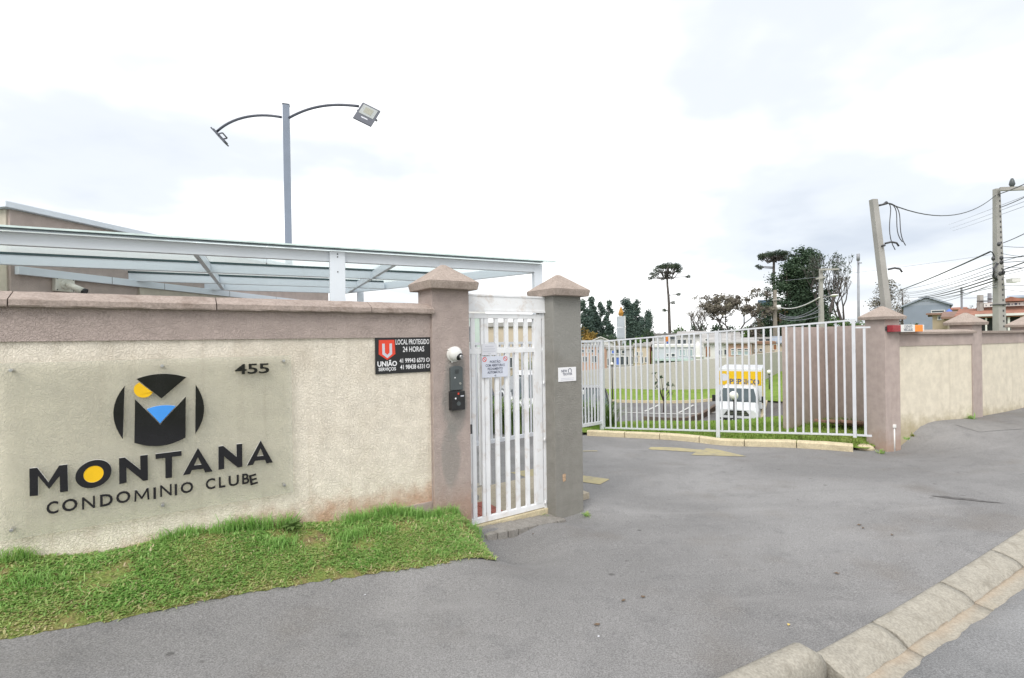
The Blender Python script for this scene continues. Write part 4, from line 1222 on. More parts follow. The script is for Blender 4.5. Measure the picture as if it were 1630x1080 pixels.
# cream painted kerb stones under the fence
ka_ = gh(938, 694); kb_ = gh(1374, 721)
kd_ = Vector((kb_.x - ka_.x, kb_.y - ka_.y, 0)); KL = kd_.length; kd_.normalize(); kn_ = Vector((-kd_.y, kd_.x, 0))
ykerb = thing('driveway_kerb', None, None, (ka_.x, ka_.y, 0), 0, kind='structure')
def yk_s(px, py):
    q = gh(px, py); return (Vector((q.x, q.y, 0)) - Vector((ka_.x, ka_.y, 0))).dot(kd_)
ys_ = [-.05] + [yk_s(*p) for p in [(998, 695.5), (1053, 698), (1116, 702.5), (1187, 708), (1268, 713.5)]] + [KL - .12]
for i in range(len(ys_) - 1):
    a, b = ys_[i] + .006, ys_[i + 1] - .006
    if b - a < .1: continue
    vs = []
    for (m_, z_) in [(0, -.12), (-.012, .085), (.004, .105), (.12, .105), (.13, .09), (.13, -.12)]:
        vs.append((m_, z_))
    mb = MB(); V = []; n = 6; k = len(vs)
    for q_ in range(n + 1):
        s = a + (b - a) * q_ / n
        for j, (m_, z_) in enumerate(vs):
            w = .006 * mnoise.noise((s * 5, j * 1.7, i * 9.1)) if z_ > 0 else 0
            p = kd_ * s + kn_ * (m_ + w); V.append((p.x, p.y, h(ka_.x + p.x, ka_.y + p.y) + z_ + w))
    Fc = []
    for q_ in range(n):
        for j in range(k - 1): Fc.append((q_ * k + j, q_ * k + j + 1, (q_ + 1) * k + j + 1, (q_ + 1) * k + j))
    Fc.append(tuple(range(k - 1, -1, -1))); Fc.append(tuple(n * k + j for j in range(k)))
    mb.add(V, [tuple(reversed(f)) for f in Fc]).build('kerb_stone', m_ykerb, ykerb)
# loose rubble stone at the kerb's end
rb = gh(1378, 716); mb = MB(); mb.ball((0, 0, .03), .14, .10, .06, 9, 6)
mb.v = [tuple(Vector(v) * (1 + .25 * mnoise.noise(Vector(v) * 9))) for v in mb.v]; mb.s = [False] * len(mb.s)
o = mb.build('loose_stone', m_ykerb, None, recentre=False); o.location = (rb.x, rb.y, rb.z); tag(o, 'broken pale stone lying at the end of the cream kerb by the right pillar', 'stone')

# lawn behind the fence, falling to the parking lot
k0 = Vector((ka_.x, ka_.y, 0)) + kn_ * .10; k1 = Vector((kb_.x, kb_.y, 0)) + kn_ * .10
lawn_poly = [P_(k0 - kd_ * .3), P_(k1 + kd_ * .05), (22, 18.5), (24, 22), (13.8, 24.2), (4.2, 22.5), (1.9, 16)]
sheet('lawn', lawn_poly, .35, m_turf, .05)
sheet('grass_bank', [(15.4, 24), (24, 21), (34, 52), (20, 45.5), (15.2, 33)], .6, m_turf, .10)
sheet('grass_verge', [(-13, 34.2), (15, 34.2), (20, 45), (-13, 38)], .6, m_turf, .08)
m_turfb = leafmat('lawn_blades', [(.32, .32, .12), (.22, .29, .06), (.17, .29, .045), (.22, .38, .06)], .6, .3)
def in_poly(px_, py_, poly):
    ok = np.ones(len(px_), bool)
    for i in range(len(poly)):
        a, b = poly[i], poly[(i + 1) % len(poly)]
        ok &= (b[0] - a[0]) * (py_ - a[1]) - (b[1] - a[1]) * (px_ - a[0]) >= 0
    return ok
def scatter_blades(name, poly, n, l0, l1, w, mat, bias=None):
    xs = [p[0] for p in poly]; ys = [p[1] for p in poly]
    X = rng.uniform(min(xs), max(xs), n); Y = min(ys) + (max(ys) - min(ys)) * rng.uniform(0, 1, n) ** (bias or 1)
    k = in_poly(X, Y, poly); X, Y = X[k], Y[k]
    B = np.stack([X, Y, hs(X, Y) + .045], -1); n = len(X)
    pt = np.array([mnoise.noise((x * .9, y * .9, 5)) for x, y in zip(X, Y)])
    return tag(blades(name, B, rng.uniform(l0, l1, n), np.full(n, w), np.abs(rng.normal(.4, .3, n)), np.clip(.55 + pt * .5 + rng.normal(0, .15, n), 0, 1), mat), None, None, None, 'stuff')
scatter_blades('grass', [P_(k0), P_(k1), (9, 9.5), (9, 13), (2.2, 14)], 42000, .04, .10, .010, m_turfb)
scatter_blades('grass', [(2, 12.9), (10, 12.9), (22, 24), (14, 24), (4.2, 22)], 30000, .06, .13, .022, m_turfb)

# ---- mauve inner wall of the store behind the fence
w0 = at(1257, 690, 9.0); w1_ = at(1315, 690, 9.6); w2_ = at(1392, 696, 8.25)
store = thing('store_wall', 'mauve plastered store wall standing behind the right end of the fence', 'wall', (w0.x, w0.y, w0.z - .1), 0)
ztp = at(1257, 521, 9.0).z - (w0.z - .1)
m_store = stucco('store_plaster', (.46, .385, .355), (.27, .2, .17), .3, 80, .35, soil=(.40, .29, .2), soil_z=(.0, .35), streak=.15)
def wallseg(mb, a, b, th, z0, z1):
    d = Vector((b.x - a.x, b.y - a.y, 0)).normalized(); nn = Vector((-d.y, d.x, 0)) * th
    A, B = Vector((a.x, a.y, 0)), Vector((b.x, b.y, 0))
    mb.hexa([A + Vector((0, 0, z0)), B + Vector((0, 0, z0)), B + nn + Vector((0, 0, z0)), A + nn + Vector((0, 0, z0))],
            [A + Vector((0, 0, z1)), B + Vector((0, 0, z1)), B + nn + Vector((0, 0, z1)), A + nn + Vector((0, 0, z1))])
    return mb
rel = lambda v: Vector((v.x - w0.x, v.y - w0.y, 0))
wallseg(MB(), rel(w0), rel(w1_) - Vector((.002, 0, 0)), .12, -.5, ztp).build('panel', m_store, store)
wallseg(MB(), rel(w1_), rel(w2_), .12, -.5, ztp + .005).build('panel', m_store, store)
wallseg(MB(), rel(w1_) + Vector((.16, .1, 0)), rel(w1_) + Vector((2.6, 1.5, 0)), .12, -.5, ztp - .05).build('panel', m_store, store)
wd_ = at(1345, 685, 8.6)
for i in range(3):
    o = MB().box(-.45, .3, -.07, .07, 0, .035).build('loose_board', paint('wet_timber', (.22, .13, .09), .7, .25, 6), None, .004, recentre=False)
    o.location = (wd_.x + .12 * i, wd_.y - .16 * i, h(wd_.x, wd_.y) + .08 + .025 * i); o.rotation_euler = (0, R(3), FANG + R(8 * i))
    tag(o, ['dark brown board lying in the grass against the store wall', 'middle brown board of the three by the store wall', 'nearest brown board of the three by the store wall'][i], 'board', 'boards by the store wall')

# ================================================================== right pillar and the wall along the pavement
AL = R(72)
def rpillar(label, px, py, D, ang, zbase, ztop, bw, hw):
    c = at(px, py, D)
    t = thing('gate_pillar', label, 'pillar', (c.x, c.y, zbase), ang)
    H = ztop - zbase
    MB().box(0, bw, 0, bw, -.3, H - .20).build('shaft', m_rp, t, .006)
    cx = bw / 2; mb = MB(); z0 = H - .21
    r0, r1 = hw - .01, hw
    mb.hexa([(cx - r0, cx - r0, z0), (cx + r0, cx - r0, z0), (cx + r0, cx + r0, z0), (cx - r0, cx + r0, z0)],
            [(cx - r1, cx - r1, z0 + .045), (cx + r1, cx - r1, z0 + .045), (cx + r1, cx + r1, z0 + .045), (cx - r1, cx + r1, z0 + .045)])
    ap = .018
    mb.hexa([(cx - r1, cx - r1, z0 + .046), (cx + r1, cx - r1, z0 + .046), (cx + r1, cx + r1, z0 + .046), (cx - r1, cx + r1, z0 + .046)],
            [(cx - ap, cx - ap, z0 + .21), (cx + ap, cx - ap, z0 + .21), (cx + ap, cx + ap, z0 + .21), (cx - ap, cx + ap, z0 + .21)])
    mb.build('cap', m_capmat, t, .005)
    return t
m_rp = stucco('right_pillar_stucco', (.45, .375, .345), (.26, .2, .17), .3, 75, .45, soil=(.40, .27, .2), soil_z=(.0, .35), streak=.15)
RA = R(18)
DR = 7.6
zRt = at(1407, 488, DR + .2).z
pr = rpillar('mauve right hand gate pillar with the striped beacon and a short white pipe', 1411, 700, DR, RA, -.06, zRt, .31, .225)
RO = pr.location.copy()
rd_ = Vector((math.cos(RA), math.sin(RA), 0)); rn_ = Vector((math.sin(RA), -math.cos(RA), 0))
def rs_at(px, off):
    r = at(px, 600, 1.0)
    k = r.x
    o = RO + rn_ * off
    return (k * o.y - o.x) / (rd_.x - k * rd_.y)
w2s = rs_at(1549, -.05)
def rz(px, py, off):
    s = rs_at(px, off); p = RO + rn_ * off + rd_ * s
    return at(px, py, p.y).z
ZC_R = rz(1480, 527.5, -.04); ZB_R = rz(1490, 550, -.05)
rw = thing('side_wall', 'cream and mauve wall panel along the pavement just right of the right gate pillar', 'wall', (RO.x, RO.y, 0), RA)
MB().box(.312, w2s, .05, .2, -.3, ZB_R).build('cream_panel', m_cream_far, rw)
MB().box(.312, w2s + .0, .038, .212, ZB_R + .0005, ZC_R - .045).build('mauve_frieze', m_rp, rw)
MB().box(w2s - .035, w2s + .012, .0375, .2125, -.3, ZB_R).build('end_strip', m_rp, rw)
for i in range(2):
    a, b = .314 + (w2s - .312) * i / 2 + .003, .314 + (w2s - .31) * (i + 1) / 2 - .003
    MB().hexa([(a, -.01, ZC_R - .045), (b, -.01, ZC_R - .045), (b, .26, ZC_R - .045), (a, .26, ZC_R - .045)],
              [(a, -.015, ZC_R - .012), (b, -.015, ZC_R - .012), (b, .265, ZC_R - .012), (a, .265, ZC_R - .012)]).hexa(
              [(a, -.015, ZC_R - .0115), (b, -.015, ZC_R - .0115), (b, .265, ZC_R - .0115), (a, .265, ZC_R - .0115)],
              [(a, .1, ZC_R + .025), (b, .1, ZC_R + .025), (b, .15, ZC_R + .025), (a, .15, ZC_R + .025)]).build('coping_stone', m_capmat, rw, .003)
p2 = RO + rd_ * (w2s + .012) + rn_ * (-.06)
RA2 = R(25)
z2t = at(1548, 498, p2.y + .2).z
pr2 = rpillar('mauve wall pillar with a pyramid cap in front of the concrete utility pole', 1550, 600, p2.y, RA2, -.1, z2t, .31, .225)
pr2.location = (p2.x, p2.y, .2)
for ch_ in pr2.children: ch_.location.z = -.3
rd2 = Vector((math.cos(RA2), math.sin(RA2), 0))
rw2 = thing('side_wall', 'cream and mauve wall panel at the right edge, beyond the second wall pillar', 'wall', (p2.x, p2.y, 0), RA2)
L2_ = 2.15
MB().box(.312, L2_, .06, .2, -.2, ZB_R).build('cream_panel', m_cream_far, rw2)
MB().box(.312, L2_, .048, .212, ZB_R + .0005, ZC_R - .045).build('mauve_frieze', m_rp, rw2)
for i in range(2):
    a, b = .314 + (L2_ - .312) * i / 2 + .003, .314 + (L2_ - .31) * (i + 1) / 2 - .003
    MB().hexa([(a, -.005, ZC_R - .045), (b, -.005, ZC_R - .045), (b, .26, ZC_R - .045), (a, .26, ZC_R - .045)],
              [(a, -.01, ZC_R - .005), (b, -.01, ZC_R - .005), (b, .265, ZC_R - .005), (a, .265, ZC_R - .005)]).build('coping_stone', m_capmat, rw2, .003)
p3 = p2 + rd2 * (L2_ + .002)
pr3 = rpillar('mauve wall pillar with a pyramid cap cut by the right edge of the photograph', 1625, 600, p3.y, RA2, -.1, at(1625, 503, p3.y).z, .31, .225)
pr3.location = (p3.x, p3.y, .25)
for ch_ in pr3.children: ch_.location.z = -.35
rw3 = thing('side_wall', 'cream and mauve wall panel beyond the third wall pillar, outside the view', 'wall', (p3.x, p3.y, 0), RA2)
MB().box(.312, 3.2, .06, .2, -.2, ZB_R).build('cream_panel', m_cream_far, rw3)
MB().box(.312, 3.2, .048, .212, ZB_R + .0005, ZC_R - .01).build('mauve_frieze', m_rp, rw3)

# beacon on the right pillar: red lens, white body with lettering, amber lens
bs, bzv = rs_at(1418, .005), 0
b0 = RO + rn_ * .06 + rd_ * (.02)
bz = at(1440, 523, b0.y).z
bea = thing('gate_beacon', 'red, white and orange vehicle warning beacon on the right pillar', 'beacon', (b0.x, b0.y, bz), RA)
bl = rs_at(1467, .06) - .02
m_amber = paint('amber_lens', (.85, .26, .03), .25, .1, 30); m_redl = paint('red_lens', (.30, .03, .04), .25, .15, 30)
hB = .052
MB().box(.0, bl * .25, -.045, .045, -hB, hB).build('red_lens', m_redl, bea, .008)
MB().box(bl * .252, bl * .70, -.048, .048, -hB - .003, hB + .003).build('body', m_camw, bea, .006)
MB().box(bl * .702, bl * .965, -.045, .045, -hB, hB).build('amber_lens', m_amber, bea, .008)
MB().box(bl * .966, bl, -.048, .048, -hB, hB).build('end_cap', m_camw, bea, .006)
MB().box(-.02, bl * .9, .046, .059, -.03, .03).build('bracket', m_dark, bea)
put_text(bea, 'CUIDADO', bl * .476, .012, .05, m_prt_dark, -.0486, .02, .75)
put_text(bea, 'VEÍCULOS', bl * .476, -.04, .055, m_prt_dark, -.0486, .03, .75)
# pvc pipe stub
pp = gh(1421, 718)
pv = thing('pipe_stub', 'short white plastic pipe with a cap in front of the right pillar', 'pipe', (pp.x, pp.y - .02, pp.z), 0)
hz = .37
MB().tube([(0, 0, -.05), (0, 0, hz)], .022, 14).build('pipe', m_camw, pv)
MB().tube([(0, 0, hz - .01), (0, 0, hz + .04)], .038, 16).build('cap', m_camw, pv, .004)

m_glassedge = paint('glass_edge', (.03, .06, .065), .2, .1, 10); m_glassedge2 = paint('pale_glass_edge', (.62, .74, .73), .2, .1, 10)
# ================================================================== white canopy behind the wall
CA = math.atan2(800, 1625)
cd = Vector((math.cos(CA), math.sin(CA), 0)); cn = Vector((math.sin(CA), -math.cos(CA), 0))
Cp = at(855, 435, 5.52)
CORN = Vector((Cp.x, Cp.y, 0))
ZTOP = at(0, 369, 3.59).z; BH = .095
can = thing('glass_canopy', 'white aluminium canopy with a flat glass roof behind the sign wall', 'canopy', (CORN.x, CORN.y, 0), CA)
# local axes: x along the front beam (0 at the right corner, negative to the left), y away from the street
zB0, zB1 = ZTOP - BH, ZTOP
XL = -7.4
END = Vector((-2.73, 2.05, 0)).normalized()
ex = END.dot(cd); ey = -END.dot(cn)
def end_x(y): return ex / ey * y
for i, y in enumerate([0, 1.17, 2.25]):
    MB().box(XL, end_x(y) + (.05 if i == 0 else -.05), y - .028, y + .028, zB0, zB1 - (.0 if i == 0 else .004)).build('beam', m_white_al, can, .003)
    if i: MB().box(XL, end_x(y) - .06, y - .034, y - .0285, zB1 - .006, zB1 + .016).build('gasket', m_glassedge, can)
yl = 3.1
MB().box(-6.6, end_x(yl) - .05, yl - .028, yl + .028, zB0, zB1 - .004).build('beam', m_white_al, can, .003)
MB().beam((.0, .03, (zB0 + zB1) / 2 - .001), (end_x(3.2), 3.2, (zB0 + zB1) / 2 - .001), .05, BH - .004).build('end_beam', m_white_al, can)
def c_s(px, y):
    o = CORN - cn * y; k = at(px, 430, 1.0).x
    return (k * o.y - o.x) / (cd.x - k * cd.y)
# rafters under the glass
for px in (310, 632):
    x = c_s(px, 0)
    ys__ = [.03, 1.14, 1.2, 2.22, 2.28, 3.07]
    for a, b in zip(ys__[::2], ys__[1::2]): MB().box(x - .02, x + .02, a, b, zB0 + .012, zB1 - .006).build('rafter', m_white_al, can)
x = c_s(-150, 0)
MB().box(x - .02, x + .02, .03, 1.14, zB0 + .012, zB1 - .006).build('rafter', m_white_al, can)
# posts
x537 = c_s(537, -.035)
for (xx, yy, w) in [(x537, -.03, .066), (.0, .0, .05), (end_x(2.95) + .1, 2.95, .045), (c_s(-260, 0), -.03, .066)]:
    MB().box(xx - w, xx + w, yy - .03, yy + .03, .0, zB1 - .012 if yy >= 0 else zB1 - .003).build('post', m_white_al, can, .003)
# rivets on the front post
for dz in (.03, .055, .19):
    MB().tube([(x537, -.0605, zB1 - dz), (x537, -.064, zB1 - dz)], .006, 8).build('rivet', m_dark, can)
m_roofglass = milkyglass('canopy_glass', (.93, .965, .965), (.84, .89, .89), .30)
m_glassedge = paint('glass_edge', (.03, .06, .065), .2, .1, 10); m_glassedge2 = paint('pale_glass_edge', (.62, .74, .73), .2, .1, 10)
gxs = [XL, c_s(-150, 0), c_s(312, 0), c_s(485, 0) - .3, c_s(632, 0), end_x(-.1) + .13]
for i in range(len(gxs) - 1):
    a, b = gxs[i] + .004, gxs[i + 1] - .004
    last = i == len(gxs) - 2
    yb_ = 3.2
    bx1 = b if not last else end_x(yb_) + .1
    bx1 = max(bx1, a + .02)
    if last:
        yb_ = min(3.2, (a + .1) / (ex / ey)) if (a < 0) else 3.2
        bx1 = end_x(yb_) + .12
    bot = [(a, -.10, ZTOP + .018), (b, -.10, ZTOP + .010), (bx1, yb_, ZTOP + .018), (a, yb_, ZTOP + .018)]
    if not last:
        yb_ = 3.2 if b < end_x(3.2) else b / (ex / ey)
        bot = [(a, -.10, ZTOP + .018), (b, -.10, ZTOP + .018), (b, min(yb_, 3.2), ZTOP + .018), (a, min(3.2, a / (ex / ey)), ZTOP + .018)]
    top = [(p[0], p[1], ZTOP + .028) for p in bot]
    MB().hexa(bot, top).build('glass_pane', m_roofglass, can)
MB().box(XL, gxs[-1] - .004, -.108, -.1005, ZTOP + .016, ZTOP + .030).build('glass_edge', m_glassedge2, can)
MB().box(XL, c_s(858, 0), -.098, -.0285, ZTOP + .0075, ZTOP + .0165).build('gasket', m_glassedge, can)

# ================================================================== mauve house behind the canopy
B0 = at(17, 437, 4.6); B0.z = 0
bd_ = Vector((.202, .979, 0)); BANG = math.atan2(-.202, .979)      # local y along the right wall, local x to the right
ZR_ = at(8, 333, 4.6).z; ZE_ = at(17, 433, 4.6).z
hs_ = thing('gatehouse', 'mauve gatehouse with a white roof edge behind the canopy on the left', 'building', (B0.x, B0.y, 0), BANG)
m_house = stucco('house_mauve', (.47, .39, .355), (.27, .21, .18), .2, 65, .4)
m_house2 = stucco('house_cream', (.55, .50, .42), (.35, .3, .24), .2, 65, .4)
MB().box(-5, -.0, .002, 5.2, 0, ZR_ - .001).build('wall', m_house, hs_)
MB().box(-5, -.03, -.012, .0015, 0, ZR_ - .002).build('front_wall', m_house2, hs_)
MB().box(-5.08, .06, -.07, 5.26, ZR_, ZR_ + .055).build('roof_edge', m_white_al, hs_, .004)
MB().box(.0005, .055, .03, 5.22, ZE_ - .02, ZE_ + .055).build('ledger_beam', m_white_al, hs_, .003)
MB().box(.0006, .03, 1.25, 5.3, ZE_ - .16, ZE_ - .021).build('fascia', m_house2, hs_, .003)
MB().box(-.06, .0295, 5.202, 5.3, .0, ZE_ - .022).build('corner_pier', m_house2, hs_, .003)
for k in (.9, 1.55, 2.6, 3.6): MB().box(.0552, .0565, k, k + .004, ZE_ - .02, ZE_ + .055).build('joint', m_dark, hs_)
# bullet camera on its junction box
def hwall(px, py, off=.0):
    k = at(px, py, 1.0).x; o = B0 + Vector((.979, -.202, 0)) * off
    t = (k * o.y - o.x) / (bd_.x - k * bd_.y)
    p = o + bd_ * t; return at(px, py, p.y), t
q, _ = hwall(98, 454, .0)
jb = thing('bullet_camera', 'beige bullet security camera on a square junction box on the gatehouse wall', 'camera', (q.x, q.y, q.z), BANG)
m_beige = paint('beige_plastic', (.64, .62, .55), .45, .06, 10, dirt=(.3, .27, .2), dirt_amt=.3, dirt_scale=20)
MB().box(.001, .05, -.09, .09, -.068, .068).build('junction_box', m_beige, jb, .006)
MB().tube([(.05, 0, 0), (.066, 0, 0)], [.05, .046], 18).build('flange', m_beige, jb, .003)
MB().tube([(.066, 0, 0), (.10, .0, -.006), (.115, -.03, -.016)], .015, 10).build('arm', m_beige, jb)
cdr = Vector((.62, .25, -.33)).normalized()
a = Vector((.105, -.01, -.005)); b = a + cdr * .14
cbm = MB(); cbm.tube([a, b], [.030, .033], 16); bo = cbm.build('camera_body', m_beige, jb)
MB().tube([b + cdr * .0005, b + cdr * .022], [.034, .036], 16).build('lens_hood', m_lens, bo)
for sy in (-.075, .075):
    for sz in (-.055, .055): MB().tube([(.05, sy, sz), (.0525, sy, sz)], .006, 8).build('screw', m_dark, jb)

# ================================================================== street lamp with two floodlights
LD = 11.0
lb_ = at(461, 420, LD); lt_ = at(454, 168, LD)
lp = thing('street_lamp', 'tall square blue grey lamp column with two curved arms carrying floodlights', 'street lamp', (lb_.x, lb_.y, .0), R(20))
m_lamp = paint('lamp_column_paint', (.20, .235, .30), .45, .06, 2)
m_lamp2 = paint('lamp_arm_paint', (.085, .092, .12), .45, .06, 2)
HL = lt_.z
tx = local(lp, lt_); 
MB().beam((0, 0, -.2), (tx.x * .6, tx.y * .6, HL), .135, .135, 0, Vector((0, 1, 0))).build('column', m_lamp, lp)
MB().box(tx.x * .6 - .075, tx.x * .6 + .075, tx.y * .6 - .075, tx.y * .6 + .075, HL, HL + .012).build('cap', m_lamp2, lp)
def lpt(px, py, D=LD): return local(lp, at(px, py, D))
def bez(p0, p1, p2, p3, n=14):
    return [p0 * (1 - t) ** 3 + p1 * 3 * t * (1 - t) ** 2 + p2 * 3 * t * t * (1 - t) + p3 * t ** 3 for t in [i / n for i in range(n + 1)]]
ra = MB().tube(bez(lpt(460, 188, 10.95), lpt(495, 168, 10.8), lpt(530, 164, 10.7), lpt(571, 169.5, 10.6)), .027, 8).build('arm', m_lamp2, lp)
la = MB().tube(bez(lpt(448, 187, 11.05), lpt(415, 180, 11.1), lpt(372, 184, 11.2), lpt(345, 210, 11.3)), .027, 8).build('arm', m_lamp2, lp)
def flood(name, c, M, w, hgt, parent):
    """floodlight facing its local -y"""
    f = MB(); f.box(-w / 2, w / 2, 0, .032, -hgt / 2, hgt / 2); xf(f, M)
    o = f.build('floodlight', m_lamp2, parent, .004)
    g = MB(); g.box(-w * .40, w * .40, -.006, -.0005, -hgt * .12, hgt * .42); xf(g, M); g.build('lens', paint('flood_lens', (.38, .40, .40), .15, .1, 30), o)
    g = MB(); g.box(-w * .22, w * .22, -.008, -.0065, .0, hgt * .32); xf(g, M); g.build('led_panel', paint('led_panel', (.30, .30, .25), .4, .1, 60), o)
    b_ = MB(); b_.beam((-w / 2 - .012, .02, 0), (-w / 2 - .012, .12, hgt * .1), .012, .03).beam((w / 2 + .012, .02, 0), (w / 2 + .012, .12, hgt * .1), .012, .03).beam((-w / 2 - .012, .12, hgt * .1), (w / 2 + .012, .12, hgt * .1), .03, .012)
    xf(b_, M); b_.build('bracket', m_lamp2, o)
    fin = MB()
    for k in range(7): fin.box(-w * .4 + k * w * .13, -w * .4 + k * w * .13 + .012, .0325, .05, -hgt * .4, hgt * .4)
    xf(fin, M); fin.build('cooling_fins', m_lamp2, o)
    return o
c1 = lpt(584, 182, 10.55)
M1 = Matrix.Translation(c1) @ Matrix.Rotation(R(-20), 4, 'Z') @ Matrix.Rotation(R(22), 4, 'Y') @ Matrix.Rotation(R(-22), 4, 'X') @ Matrix.Rotation(R(8), 4, 'Z')
fo_ = flood('floodlight', c1, M1, .40, .46, lp)
tb = MB(); tb.box(-.07, .07, -.0015, -.0002, -.135, -.105); xf(tb, M1); tb.build('maker_plate', m_prt_grey, fo_)
c2 = lpt(349, 219, 11.32)
M2 = Matrix(((0.10, .74, .67, c2.x), (.99, -.08, .02, c2.y), (.05, .67, -.74, c2.z), (0, 0, 0, 1)))
ax0 = M2.to_3x3(); cx_a = ax0.col[0].normalized(); cz_a = (ax0.col[2] - cx_a * ax0.col[2].dot(cx_a)).normalized(); cy_a = cz_a.cross(cx_a)
M2 = Matrix(((cx_a.x, cy_a.x, cz_a.x, c2.x), (cx_a.y, cy_a.y, cz_a.y, c2.y), (cx_a.z, cy_a.z, cz_a.z, c2.z), (0, 0, 0, 1)))
flood('floodlight', c2, M2, .32, .40, lp)
# ================================================================== the lot: boundary wall, lamps, truck
m_bw = concrete('boundary_render', (.51, .485, .465), (.39, .36, .33), .4, .6, .15)
def wall_run(name, label, pts, h0s, h1s, th, mat, panel_len=6.0):
    """a wall through plan points, in butted panels, with per-point base and top"""
    t = thing(name, label, 'wall', (pts[0][0], pts[0][1], min(h0s)), 0)
    o = Vector((pts[0][0], pts[0][1], min(h0s)))
    for (a, b, a0, b0, a1, b1) in zip(pts[:-1], pts[1:], h0s[:-1], h0s[1:], h1s[:-1], h1s[1:]):
        A, B = Vector((a[0], a[1], 0)), Vector((b[0], b[1], 0)); L = (B - A).length; n = max(1, int(L / panel_len))
        d = (B - A) / L; nn = Vector((-d.y, d.x, 0)) * th
        for i in range(n):
            u0, u1 = i / n, (i + 1) / n
            P0, P1 = A.lerp(B, u0) + d * .006, A.lerp(B, u1) - d * .006
            zb0, zb1 = a0 + (b0 - a0) * u0 - .6, a0 + (b0 - a0) * u1 - .6
            zt0, zt1 = a1 + (b1 - a1) * u0, a1 + (b1 - a1) * u1
            f = lambda p, z: Vector((p.x, p.y, z)) - o
            MB().hexa([f(P0, zb0), f(P1, zb1), f(P1 + nn, zb1), f(P0 + nn, zb0)], [f(P0, zt0), f(P1, zt1), f(P1 + nn, zt1), f(P0 + nn, zt0)]).build('panel', mat, t)
    return t
wA = at(560, 640, 36.5); wB = at(1203, 618, 39.0); wC = at(1275, 585, 52)
wall_run('lot_wall', 'long beige boundary wall at the back of the parking lot behind the truck', [(wA.x, 36.5), (wB.x, 39.0)], [-2.5, -2.3], [at(560, 625, 36.5).z, at(1195, 565, 39).z], .2, m_bw)
wall_run('lot_wall', 'beige boundary wall climbing the grass bank to the right of the truck', [(wB.x + .02, 39.0), (wC.x, 52)], [-2.3, -1.6], [at(1205, 564, 39).z, at(1268, 557, 52).z], .2, m_bw)
# dark low kerb wall in the lot
ka1, ka2 = gh(1028, 671), gh(1143, 651)
t = thing('retaining_kerb', 'low dark brown retaining kerb across the parking lot left of the truck', 'kerb wall', (ka1.x, ka1.y, ka1.z - .1), 0)
d = Vector((ka2.x - ka1.x, ka2.y - ka1.y, 0)); L = d.length; d /= L; nn = Vector((-d.y, d.x, 0)) * .2
mb = MB()
for i in range(4):
    a, b = d * (L * i / 4 + .01), d * (L * (i + 1) / 4 - .01)
    za = h(ka1.x + a.x, ka1.y + a.y) - (ka1.z - .1); zb = h(ka1.x + b.x, ka1.y + b.y) - (ka1.z - .1)
    V_ = lambda p, z: Vector((p.x, p.y, z))
    MB().hexa([V_(a, za - .2), V_(b, zb - .2), V_(b + nn, zb - .2), V_(a + nn, za - .2)], [V_(a, za + .28), V_(b, zb + .28), V_(b + nn, zb + .28), V_(a + nn, za + .28)]).build('kerb_stone', concrete('dark_kerb', (.17, .13, .11), (.1, .08, .07), .4, 3, .4), t)
# pale kerb stones between lot and grass verge
kb0, kb1 = gz(900, 638, -2.42), gz(1140, 634.5, -2.42)
t = thing('lot_kerb', None, None, (kb0.x, kb0.y, -2.5), 0, kind='structure')
n = 16
for i in range(n):
    a = kb0.lerp(kb1, i / n); b = kb0.lerp(kb1, (i + .985) / n)
    MB().hexa([Vector((a.x, a.y, 0)) - Vector((kb0.x, kb0.y, .3)), Vector((b.x, b.y, 0)) - Vector((kb0.x, kb0.y, .3)), Vector((b.x, b.y + .14, 0)) - Vector((kb0.x, kb0.y, .3)), Vector((a.x, a.y + .14, 0)) - Vector((kb0.x, kb0.y, .3))],
              [Vector((a.x - kb0.x, a.y - kb0.y, h(a.x, a.y) + 2.68)), Vector((b.x - kb0.x, b.y - kb0.y, h(b.x, b.y) + 2.68)), Vector((b.x - kb0.x, b.y + .14 - kb0.y, h(b.x, b.y) + 2.68)), Vector((a.x - kb0.x, a.y + .14 - kb0.y, h(a.x, a.y) + 2.68))]).build('kerb_stone', m_ykerb, t)
kb0, kb1 = gz(1203, 671, -2.3), gz(1217, 645, -2.4)
t = thing('bay_kerb', None, None, (kb0.x, kb0.y, -2.5), 0, kind='structure')
for i in range(8):
    a = kb0.lerp(kb1, i / 8); b = kb0.lerp(kb1, (i + .98) / 8); w = Vector((.22, .06, 0))
    f = lambda p, z: Vector((p.x - kb0.x, p.y - kb0.y, z))
    za, zb = h(a.x, a.y) + 2.5, h(b.x, b.y) + 2.5
    MB().hexa([f(a, za - .3), f(a + w, za - .3), f(b + w, zb - .3), f(b, zb - .3)], [f(a, za + .2), f(a + w, za + .2), f(b + w, zb + .2), f(b, zb + .2)]).build('kerb_stone', m_ykerb, t)

def globe_lamp(label, px, py_top, py_base, D, r):
    b = at(px, py_base, D); tp = at(px, py_top, D)
    zb = h(b.x, b.y)
    t = thing('garden_lamp', label, 'lamp', (b.x, b.y, zb), 0, 'globe lamps in the lot')
    H = tp.z - zb
    MB().tube([(0, 0, -.1), (0, 0, H - r * 2)], [.045, .035], 8).build('post', m_dark, t)
    MB().tube([(0, 0, H - 2.25 * r), (0, 0, H - 1.8 * r)], [.05, .1], 10).build('collar', m_dark, t)
    mb = MB(); mb.ball((0, 0, H - r), r, r, r, 16, 12); mb.build('globe', m_globe, t)
m_globe = paint('opal_globe', (.78, .76, .72), .25, .03, 3)
globe_lamp('garden lamp with a white globe standing in front of the truck', 1168.5, 623, 667, 24.2, .21)
globe_lamp('thin garden lamp with a white globe on the grass right of the truck', 1225, 589, 643, 35, .15)
globe_lamp('dark lamp post with a small head by the left end of the beige boundary wall', 975, 577, 640, 34.3, .11)

